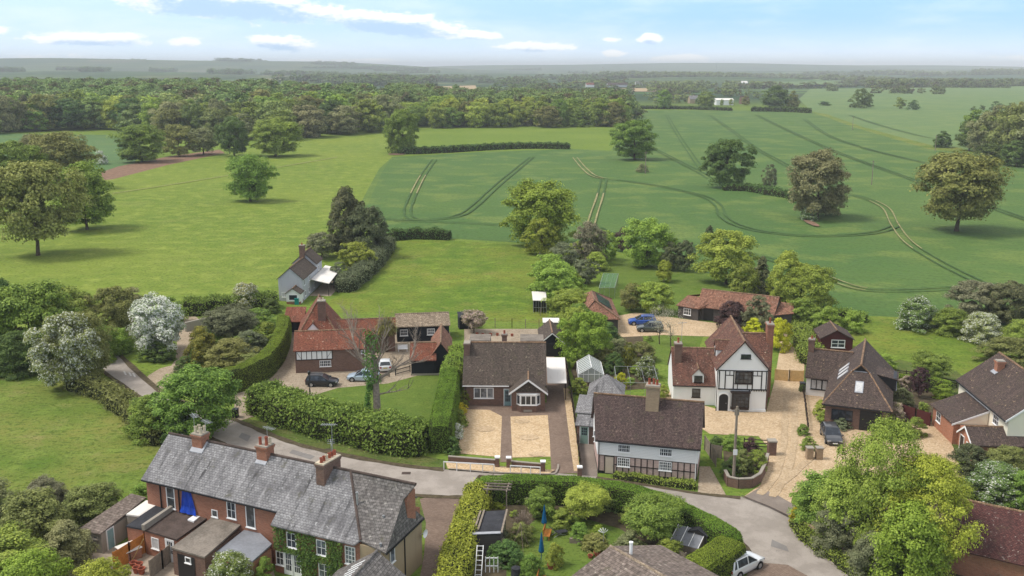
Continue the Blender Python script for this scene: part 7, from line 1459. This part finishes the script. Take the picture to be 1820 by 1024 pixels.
tree(1082, 618, 574, 48, 'dome', 'dark', 'dark bush right of the lime maple', name='bush', cat='bush', has_trunk=False); tree(1074, 655, 618, 44, 'dome', 'olive', 'olive shrub right of the greenhouse', name='shrub', cat='shrub', has_trunk=False); tree(1092, 664, 626, 36, 'dome', 'dark', 'dark shrub left of the golden columnar conifer', name='shrub', cat='shrub', has_trunk=False)
tree(1117, 655, 609, 20, 'column', 'gold_conifer', 'narrow golden conifer in the garden behind the cottage', name='conifer', lod='mid'); tree(1100, 640, 602, 50, 'dome', 'brown', 'brownish shrub behind the golden columnar conifer', name='shrub', cat='shrub', has_trunk=False); tree(1142, 640, 608, 50, 'dome', 'olive', 'olive shrub right of the golden columnar conifer', name='shrub', cat='shrub', has_trunk=False)
tree(1150, 672, 632, 42, 'dome', 'white_flower', 'white flowering shrub left of the white house', name='shrub', cat='shrub', has_trunk=False); tree(1104, 690, 662, 20, 'dome', 'yellow', 'yellow shrub inside the white fruit cage frame', name='shrub', cat='shrub', has_trunk=False, lod='mid'); tree(1030, 700, 672, 34, 'dome', 'green', 'bright shrub at the left foot of the greenhouse', name='shrub', cat='shrub', has_trunk=False); tree(1178, 705, 684, 22, 'dome', 'light', 'yellowish shrub at the left corner of the white house', name='shrub', cat='shrub', has_trunk=False, lod='mid')
tree(842, 592, 553, 44, 'umbrella', 'pink_flower', 'pale pink blossoming tree behind the bungalow', lod='mid', loose=.25)
# ---- left side, around the lane
tree(283, 628, 527, 100, 'round', 'blossom', 'large white hawthorn in full blossom beside the lane', name='hawthorn', seed=2, lod='near')
tree(122, 690, 560, 100, 'round', 'half_blossom', 'pale white blossoming hawthorn half hidden by an olive crown', name='hawthorn', seed=1, lod='near'); tree(158, 672, 556, 84, 'round', 'olive', 'olive green crown leaning over the pale hawthorn', seed=3)
tree(60, 640, 503, 130, 'round', 'green', 'big dark green tree at the left edge above the meadow', seed=2, lod='near'); tree(125, 610, 512, 110, 'round', 'oak', 'broad green tree between the left edge and the hawthorns', seed=1, lod='near'); tree(5, 630, 495, 70, 'tall', 'dark', 'dark tree cut by the left edge of the view', seed=3)
tree(98, 640, 545, 54, 'tall', 'lime', 'small yellow green tree in front of the big dark green one', seed=2); tree(205, 610, 512, 78, 'round', 'olive', 'olive tree left behind the white hawthorn', seed=1); tree(242, 585, 512, 60, 'dome', 'brown', 'brownish thicket behind the white hawthorn', name='bush', cat='bush', has_trunk=False); tree(300, 575, 528, 60, 'dome', 'green', 'green bush right behind the white hawthorn', name='bush', cat='bush', has_trunk=False)
tree(180, 640, 575, 66, 'dome', 'green', 'green bush between the two hawthorns', name='bush', cat='bush', has_trunk=False); tree(30, 665, 590, 90, 'dome', 'dark', 'dark low bush at the left edge of the meadow', name='bush', cat='bush', has_trunk=False); tree(280, 640, 608, 60, 'dome', 'dark', 'dark undergrowth at the foot of the white hawthorn', name='bush', cat='bush', has_trunk=False); tree(215, 625, 582, 44, 'dome', 'light', 'pale bush left of the white hawthorn', name='bush', cat='bush', has_trunk=False)
tree(435, 552, 504, 48, 'round', 'half_blossom', 'small pale blossoming bush at the pasture edge', name='hawthorn', seed=2); tree(360, 648, 581, 62, 'dome', 'gold_conifer', 'golden dwarf conifer by the curved hedge', name='conifer', has_trunk=False, lod='near'); tree(412, 658, 603, 92, 'dome', 'olive', 'spreading dull olive bush beside the curved hedge', name='bush', cat='bush', has_trunk=False, lod='near')
tree(415, 612, 548, 88, 'umbrella', 'grey', 'low grey green apple tree behind the golden conifer', seed=2, lod='near', loose=.15); tree(458, 580, 548, 60, 'dome', 'green', 'green shrub at the head of the curved hedge', name='bush', cat='bush', has_trunk=False); tree(482, 556, 530, 34, 'dome', 'dark', 'dark shrub left of the grey cottage porch', name='shrub', cat='shrub', has_trunk=False, lod='mid')
tree(348, 778, 655, 140, 'round', 'green', 'large rounded green tree on the roadside above the terrace', seed=2, lod='near'); tree(268, 778, 703, 84, 'dome', 'green', 'green bush left of the large roadside tree', name='bush', cat='bush', has_trunk=False); tree(318, 790, 742, 60, 'dome', 'dark', 'dark bush below the large roadside tree', name='bush', cat='bush', has_trunk=False)
for i, (u, v, vt, w, lf, l) in enumerate(((70, 985, 872, 140, 'olive', 'large dull olive thicket in the lower left corner'), (170, 935, 862, 110, 'olive', 'olive bramble bush left of the stone outhouse'), (-20, 960, 855, 120, 'brown', 'brownish thicket cut by the left edge above the lower corner'), (30, 1060, 945, 170, 'green', 'dark green bush at the very lower left corner'), (255, 905, 862, 50, 'green', 'small green bush at the left gable of the terrace'), (120, 1020, 930, 100, 'brown', 'brown bramble in front of the grey fence panels'), (85, 900, 850, 80, 'bare', 'dry pale brambles at the meadow edge'))):
    tree(u, v, vt, w, 'dome', lf, l, name='bush', cat='bush', has_trunk=False, lod='near' if w > 80 else None)
tree(60, 1100, 985, 140, 'dome', 'lime', 'bright lime green tree top at the lower left edge', lod='near'); tree(180, 1100, 1000, 120, 'dome', 'lime', 'bright lime green bush at the lower edge below the orange fence', name='bush', cat='bush', lod='near', has_trunk=False); tree(412, 1060, 985, 96, 'dome', 'white_flower', 'white rose bush at the lower edge before the terrace', name='rose_bush', cat='bush', has_trunk=False, lod='near'); tree(472, 1040, 990, 36, 'dome', 'green', 'green shrub right of the white rose bush', name='shrub', cat='shrub', has_trunk=False)
# ivy on the terrace
def ivy(label, rects, n, size=.16):
    Q = []
    for (x0, x1, z0, z1) in rects:
        k = int(n * (x1 - x0) * (z1 - z0)); x, z = rng.uniform(x0, x1, k), rng.uniform(z0, z1, k); y = -.66 - np.abs(rng.normal(size=k)) * .09 - .06 * np.sin(x * 2) ** 2
        Q.append(leaf_quads(np.stack([x, y, z], 1), np.stack([rng.normal(size=k) * .4, -np.ones(k), .35 + rng.normal(size=k) * .4], 1), np.full(k, size)))
    o = link('ivy', quad_mesh('ivy', np.concatenate(Q), L['ivy'])); o.location = T.root.location; o.rotation_euler = T.root.rotation_euler; tag(o, label, 'climber')
ivy('dark green ivy covering the front of the right hand terrace house', [(14.7, 15.9, 2.0, 4.15), (16.9, 18.8, 1.2, 4.2), (15.9, 16.9, 2.05, 2.45), (15.6, 19.0, 2.05, 2.5), (19.85, 21.4, .3, 4.1), (18.6, 20, 1.85, 2.5), (17.3, 18.9, .1, 2.2), (16.0, 16.9, 3.85, 4.15), (20.2, 20.9, .1, 3)], 190)
# ---- dead tree with ivy on the front lawn
def dead_tree(px, label):
    root = tag(empty('dead_tree', at(*px)), label, 'tree'); rr = random.Random(5); m = MB(); Hh = 7.2; pts = [Vector((0, 0, 0)), Vector((.02, 0, 2.4)), Vector((-.05, .1, 4.6)), Vector((-.2, .1, 6.2)), Vector((-.1, .2, 7.4))]; rad = [.36, .30, .25, .17, .08]
    for i in range(4): m.tube(pts[i], pts[i + 1], rad[i], rad[i + 1], 10)
    m.build('trunk', M['bark_pale'], root); lb = MB()
    def br(p, d, L_, r, lev):
        q = p
        for s in range(3): d2 = (d + Vector((rr.uniform(-.25, .25), rr.uniform(-.25, .25), rr.uniform(-.1, .25)))).normalized(); e = q + d2 * L_ / 3; lb.tube(q, e, r * (1 - s * .25), r * (.75 - s * .25), 5, caps=False); q, d = e, d2; \
            (lev < 3 and [br(q, (d + Vector((rr.uniform(-1, 1), rr.uniform(-1, 1), rr.uniform(-.2, .6)))).normalized(), L_ * rr.uniform(.4, .65), r * .42, lev + 1) for _ in range(2)])
    br(Vector((0, 0, 4.2)), Vector((.9, .1, .35)), 3.4, .15, 0); br(Vector((-.05, .1, 4.6)), Vector((-.8, .2, .7)), 3.4, .15, 0); br(Vector((0, .1, 5.4)), Vector((.5, .2, .9)), 3.0, .10, 1); br(Vector((-.2, .1, 6.2)), Vector((-.4, -.2, 1)), 2.4, .08, 1); br(Vector((0, 0, 3.0)), Vector((1, -.2, .25)), 3.0, .08, 2); br(Vector((-.1, .1, 5)), Vector((.2, -.5, .9)), 2.6, .08, 1); br(Vector((-.1, .2, 7.2)), Vector((.3, .1, 1)), 1.8, .06, 1)
    lb.build('branches', M['bark_pale'], root)
    n = 1900; z = np.concatenate([rng.uniform(.1, 5.2, n // 2), rng.uniform(3.5, 8.2, n // 2)]); a = rng.uniform(0, 6.28, n); rr_ = np.where(z < 4, .2, .5) * rng.uniform(.4, 1.6, n); off = np.where(z < 4, -.62, -.35); P = np.stack([np.cos(a) * rr_ + off + .12 * np.sin(z * 2), np.sin(a) * rr_, z], 1)
    link('ivy', quad_mesh('ivy', leaf_quads(P, np.stack([np.cos(a), np.sin(a), np.full(n, .5)], 1) + rng.normal(size=(n, 3)) * .4, np.full(n, .17)), L['ivy']), root); return root
DT = dead_tree((671, 766), 'dead pale tree with ivy clad side stem standing on the front lawn'); DT.scale = (1.35, 1.35, 1.42)
# palm like tree before the outbuilding
root = tag(empty('cabbage_palm', at(688, 626)), 'cabbage palm with shaggy crown before the long outbuilding', 'palm'); MB().tube((0, 0, 0), (0, 0, 3.6), .2, .15, 8).build('trunk', M['bark'], root); Q = []
for k_ in range(700):
    dv = unit(rng.normal(size=(1, 3)))[0]; dv[2] = abs(dv[2]) * 1.0 - .35; dv /= np.linalg.norm(dv); c = np.array([rng.uniform(-.5, .5), rng.uniform(-.3, .3), 3.6 + rng.uniform(-.6, .8)]); e = c + dv * 1.6 + np.array([0, 0, -.35]); s = np.cross(dv, [0, 0, 1]); s = s / max(np.linalg.norm(s), .01) * .075; mid = c + dv * .7; Q.append([c, mid + s, e, mid - s])
link('crown', quad_mesh('crown', np.array(Q), L['olive']), root)
# ---- right side
tree(1630, 582, 527, 80, 'dome', 'white_flower', 'green bush with white flowering branches at the field corner', name='bush', cat='bush', has_trunk=False, lod='near'); tree(1730, 566, 500, 84, 'round', 'bare', 'bare dark twiggy thicket above the right hand house', name='bush', cat='bush', lod='near', seed=2, has_trunk=False); tree(1790, 575, 502, 84, 'round', 'conifer', 'dark dense bush right of the bare thicket', name='bush', cat='bush', lod='near', has_trunk=False)
tree(1745, 606, 556, 76, 'dome', 'half_blossom', 'pale blossoming bush below the bare thicket', name='bush', cat='bush', has_trunk=False, lod='near'); tree(1690, 592, 548, 70, 'dome', 'green', 'green bramble bush between the white flowering bush and the pale blossoming one', name='bush', cat='bush', has_trunk=False); tree(1815, 620, 570, 80, 'dome', 'green', 'green bush at the right edge beyond the long roofed house', name='bush', cat='bush', has_trunk=False, lod='near'); tree(1795, 645, 600, 90, 'dome', 'olive', 'dull olive bush touching the roof of the right hand house', name='bush', cat='bush', has_trunk=False, lod='near')
tree(1655, 680, 630, 66, 'umbrella', 'green', 'low domed green tree behind the topiary garden', seed=2); tree(1633, 708, 654, 30, 'oak', 'purple', 'small purple leaved tree beside the garden path', lod='mid'); tree(1676, 708, 683, 34, 'dome', 'lime', 'round clipped yellow green topiary', name='topiary', cat='shrub', has_trunk=False); tree(1610, 694, 667, 24, 'dome', 'pink_flower', 'pale pink flowering shrub beside the small purple tree', name='shrub', cat='shrub', has_trunk=False, lod='mid'); tree(1603, 720, 690, 36, 'dome', 'brown', 'russet shrub right of the hipped house', name='shrub', cat='shrub', has_trunk=False); tree(1593, 744, 715, 32, 'dome', 'pink_flower', 'pink blossoming shrub at the corner of the hipped house', name='shrub', cat='shrub', has_trunk=False); tree(1573, 658, 630, 36, 'dome', 'light', 'pale green small tree behind the hipped house roof', name='bush', cat='bush', has_trunk=False)
tree(1640, 745, 715, 30, 'dome', 'green', 'low green shrub beside the curved garden path', name='shrub', cat='shrub', has_trunk=False); tree(1625, 775, 742, 40, 'dome', 'green', 'green shrub before the red brown fence', name='shrub', cat='shrub', has_trunk=False); tree(1590, 700, 680, 20, 'dome', 'green', 'small dark green ball at the side of the hipped house', name='shrub', cat='shrub', has_trunk=False, lod='mid')
for (u, v, vt, w, lf, l) in ((1427, 772, 754, 24, 'green', 'upper of the two clipped box bushes above the brick gate piers'), (1437, 800, 776, 28, 'green', 'lower of the two clipped box bushes above the brick gate piers'), (1426, 696, 683, 14, 'dark', 'small round box bush below the golden gate'), (1458, 738, 711, 28, 'light', 'variegated shrub at the left corner of the hipped house'), (1466, 750, 729, 30, 'light', 'variegated shrub left of the dark grey car'), (1498, 760, 742, 42, 'grey', 'low variegated shrub under the front window of the hipped house')):
    tree(u, v, vt, w, 'dome', lf, l, name='shrub', cat='shrub', has_trunk=False, lod='mid')
for (u, v, vt, w, lf, l) in ((1302, 800, 772, 34, 'green', 'green bush in the corner bed near the cottage'), (1318, 838, 800, 46, 'olive', 'olive bush in the middle of the corner bed'), (1345, 836, 800, 38, 'green', 'bright bush at the right of the corner bed'), (1334, 800, 778, 30, 'purple', 'russet bush at the back of the corner bed'), (1300, 845, 812, 34, 'dark', 'dark bush at the foot of the telegraph pole'), (1274, 792, 774, 28, 'dark', 'round dark bush beside the grey board fence')): tree(u, v, vt, w, 'dome', lf, l, name='shrub', cat='shrub', has_trunk=False)
tree(825, 722, 695, 24, 'column', 'gold_conifer', 'golden conifer between the clipped hedge and the bungalow', name='conifer', lod='mid'); tree(818, 758, 728, 30, 'dome', 'green', 'round green shrub with yellow top by the bungalow gravel', name='shrub', cat='shrub', has_trunk=False); tree(820, 736, 716, 22, 'dome', 'yellow', 'yellow shrub by the bungalow gravel', name='shrub', cat='shrub', has_trunk=False, lod='mid'); tree(813, 780, 752, 28, 'dome', 'blossom', 'white flowering shrub by the bungalow gravel', name='shrub', cat='shrub', has_trunk=False); tree(806, 806, 776, 28, 'dome', 'dark', 'dark shrub at the front corner of the bungalow gravel', name='shrub', cat='shrub', has_trunk=False)
# big foreground trees on the right
tree(1560, 985, 752, 160, 'tall', 'light', 'tall airy yellow green tree in the right foreground', seed=2, lod='huge', loose=.45); tree(1638, 1015, 815, 158, 'round', 'lime', 'broad yellow green crown at the right of the big foreground trees', seed=1, lod='huge', loose=.2); tree(1502, 965, 835, 108, 'tall', 'light', 'loose crown at the left of the big foreground trees', seed=3, lod='near', loose=.5); tree(1610, 1040, 895, 140, 'dome', 'lime', 'low leafy skirt of the big foreground trees by the road', seed=3, lod='near', loose=.2, has_trunk=False); tree(1462, 930, 838, 110, 'dome', 'green', 'green bush spilling over the drive at the left of the big tree', name='bush', cat='bush', lod='near', has_trunk=False); tree(1490, 980, 895, 90, 'dome', 'grey', 'silvery grey green bush under the big tree', name='bush', cat='bush', lod='near', has_trunk=False); tree(1412, 930, 902, 18, 'dome', 'yellow', 'small yellow flowering plant at the kerb corner', name='shrub', cat='shrub', has_trunk=False, lod='mid'); tree(1548, 1025, 950, 90, 'dome', 'grey', 'lower grey green bush along the roadside wall', name='bush', cat='bush', lod='near', has_trunk=False)
hedge('roadside_planting', 'low green planting between the kerb and the roadside wall', [(1412, 935), (1440, 962), (1490, 1000), (1540, 1038)], 1.4, .6, 'green', .18, 100, jit=.14, rough=.2)
tree(1721, 842, 789, 62, 'dome', 'conifer', 'dark round yew before the brick porch', name='yew', cat='bush', has_trunk=False, lod='near'); tree(1772, 880, 826, 110, 'dome', 'white_flower', 'white flowering shrub right of the dark yew', name='shrub', cat='shrub', has_trunk=False, lod='near'); tree(1790, 850, 795, 90, 'dome', 'olive', 'olive shrub behind the white flowering one', name='shrub', cat='shrub', has_trunk=False, lod='near'); tree(1700, 885, 850, 60, 'dome', 'green', 'green shrub between the yew and the big tree', name='shrub', cat='shrub', has_trunk=False); tree(1840, 905, 830, 90, 'dome', 'green', 'green shrub cut by the right edge above the dark red roof', name='shrub', cat='shrub', has_trunk=False, lod='near')
# plants inside the hedge garden
for (u, v, vt, w, sh, lf, l) in ((962, 918, 866, 58, 'round', 'green', 'leafy round tree inside the enclosed garden'), (1042, 925, 870, 80, 'umbrella', 'light', 'pale apple tree inside the enclosed garden'), (1160, 968, 890, 104, 'umbrella', 'green', 'spreading apple tree near the cold frame'), (900, 1000, 962, 60, 'dome', 'dark', 'dark green shrub beside the wooden pallet'), (984, 1006, 966, 34, 'dome', 'light', 'bright shrub right of the front blue parasol'), (1030, 960, 930, 40, 'dome', 'green', 'shrub behind the raised bed'), (1000, 935, 905, 44, 'dome', 'green', 'low shrub behind the dark garden chair'), (1060, 978, 950, 50, 'dome', 'olive', 'flowering clump beyond the raised bed'), (1120, 985, 945, 60, 'dome', 'brown', 'brownish shrub before the spreading apple tree'), (1185, 1000, 960, 60, 'dome', 'green', 'green shrub beside the pale slatted screen'), (925, 965, 930, 44, 'dome', 'olive', 'olive shrub under the dead teepee'), (945, 1030, 985, 40, 'dome', 'green', 'shrub left of the front blue parasol'), (1075, 905, 872, 50, 'dome', 'dark', 'dark shrub under the garden hedge'), (930, 890, 858, 40, 'dome', 'grey', 'grey shrub right of the pergola'), (885, 965, 925, 40, 'dome', 'grey', 'tangled grey shrub between the pergola and the shed'), (1130, 930, 900, 50, 'dome', 'green', 'green shrub under the hedge behind the apple trees')):
    tree(u, v, vt, w, sh, lf, l, name='apple_tree' if 'apple' in l else 'garden_tree' if 'tree' in l else 'shrub', cat='tree' if 'tree' in l else 'shrub', has_trunk='tree' in l, lod='near' if w > 60 else 'mid', loose=.35 if sh == 'umbrella' else .05)
def twigs(px, label, r, h, n, name='dead_bush', cat='bush', w=None):
    m = MB(); rr = random.Random(n)
    for i in range(n):
        a, e = rr.uniform(0, 6.28), rr.uniform(.15, 1.4); d = Vector((math.cos(a) * math.cos(e) * r, math.sin(a) * math.cos(e) * r, math.sin(e) * h)); b_ = Vector((rr.uniform(-.2, .2), rr.uniform(-.2, .2), rr.uniform(0, h * .3))); q = b_ + d * rr.uniform(.5, .7); m.tube(b_, q, .02, .014, 4, caps=False); m.tube(q, q + Vector((rr.uniform(-.3, .3), rr.uniform(-.3, .3), rr.uniform(-.25, .2))) * r * .6, .014, .008, 3, caps=False)
    thing(name, m, 'twig', label, cat, px)
twigs((897, 880), 'ball of dry brown twigs on the pergola corner', .9, 1.9, 260); twigs((928, 945), 'tangle of bleached dead branches in the enclosed garden', 1.5, 2.3, 170); twigs((1735, 1010), 'heap of pale dead branches below the dark red roof', 2.2, 1.3, 420); twigs((1775, 1030), 'heap of pale dead twigs at the lower right edge', 2.4, 1.3, 420)
root = tag(empty('bean_teepee', at(925, 975)), 'teepee of thin bean poles in the enclosed garden', 'bean poles'); [sub('pole', MB().bar((math.cos(a) * .8, math.sin(a) * .8, 0), (0.03 * math.cos(a + 2), 0.03 * math.sin(a + 2), 2.3), .035), 'twig', root) for a in (0.4, 1.9, 3.4, 5.0)]

for (u, v, vt, w, lf, l) in ((978, 505, 452, 56, 'light', 'bright tree in the paddock side row below the lime green tree'), (1003, 545, 488, 60, 'light', 'bright tree in the paddock side row above the field shelter'), (1024, 610, 548, 58, 'light', 'yellow green tree between the field shelter and the lime maple'), (1055, 600, 556, 50, 'green', 'bushy green tree below the solar roofed outbuilding'), (1040, 505, 462, 46, 'grey', 'grey green tree left of the green fruit cage'), (1030, 470, 430, 44, 'light', 'pale green tree right of the lime green tree'), (1060, 480, 448, 44, 'light', 'yellow green bush left of the orchard lawn'), (1320, 540, 470, 60, 'green', 'green tree between the dense bright tree and the dull conifer'), (1425, 580, 530, 60, 'green', 'green bush under the rounder bright crown'), (1470, 590, 545, 50, 'light', 'light green bush at the wheat edge above the red brown cabin'), (1515, 590, 552, 46, 'light', 'light green bush right of the red brown cabin')):
    tree(u, v, vt, w, 'round' if 'tree' in l else 'dome', lf, l, name='tree' if 'tree' in l else 'bush', cat='tree' if 'tree' in l else 'bush', has_trunk='tree' in l, lod='mid', seed=1 + int(u) % 3)

for k_ in range(26):
    u, v = rnd.uniform(850, 1230), rnd.uniform(885, 1010); p = at(u, v)
    if 940 < u < 1060 and v > 935: continue
    plant('bedding_plant', 'low leafy plant in the crowded beds of the enclosed garden', 'plant', p, rnd.uniform(.7, 1.5), rnd.uniform(.4, 1.1), 'dome', rnd.choice(('green', 'light', 'grey', 'olive', 'dark', 'lime')), 'far', 1 + k_ % 3, has_trunk=False, group='plants in the enclosed garden beds')
for k_ in range(16):
    u, v = rnd.uniform(1085, 1160), rnd.uniform(605, 690); plant('bedding_plant', 'low leafy plant in the beds behind the slate shed', 'plant', at(u, v), rnd.uniform(.8, 1.8), rnd.uniform(.5, 1.3), 'dome', rnd.choice(('green', 'light', 'olive', 'dark', 'brown')), 'far', 1 + k_ % 3, has_trunk=False, group='plants in the beds behind the slate shed')

for (u, v, vt, w, lf, l) in ((446, 632, 588, 62, 'grey', 'grey green shrub between the apple tree and the curved hedge'), (474, 612, 572, 48, 'green', 'green shrub close against the upper curved hedge'), (448, 668, 628, 56, 'olive', 'olive shrub close against the lower curved hedge'), (330, 668, 634, 40, 'dark', 'dark shrub at the lane side of the golden conifer'), (388, 612, 570, 46, 'light', 'pale shrub left of the low apple tree')):
    tree(u, v, vt, w, 'dome', lf, l, name='shrub', cat='shrub', has_trunk=False)
# ---------------------------------------------------------------- air
hz = MB(); hz.box(-16000, -400, -1, 16000, 26000, 125)
hm = bpy.data.materials.new('haze'); hm.use_nodes = True; nt = hm.node_tree; nt.nodes.remove(nt.nodes['Principled BSDF'])
pv = nt.nodes.new('ShaderNodeVolumePrincipled'); pv.inputs['Color'].default_value = (.93, .97, 1, 1); pv.inputs['Density'].default_value = .00013; pv.inputs['Anisotropy'].default_value = -.3
nt.links.new(pv.outputs[0], nt.nodes['Material Output'].inputs['Volume'])
tag(hz.build('haze', hm), kind='stuff')
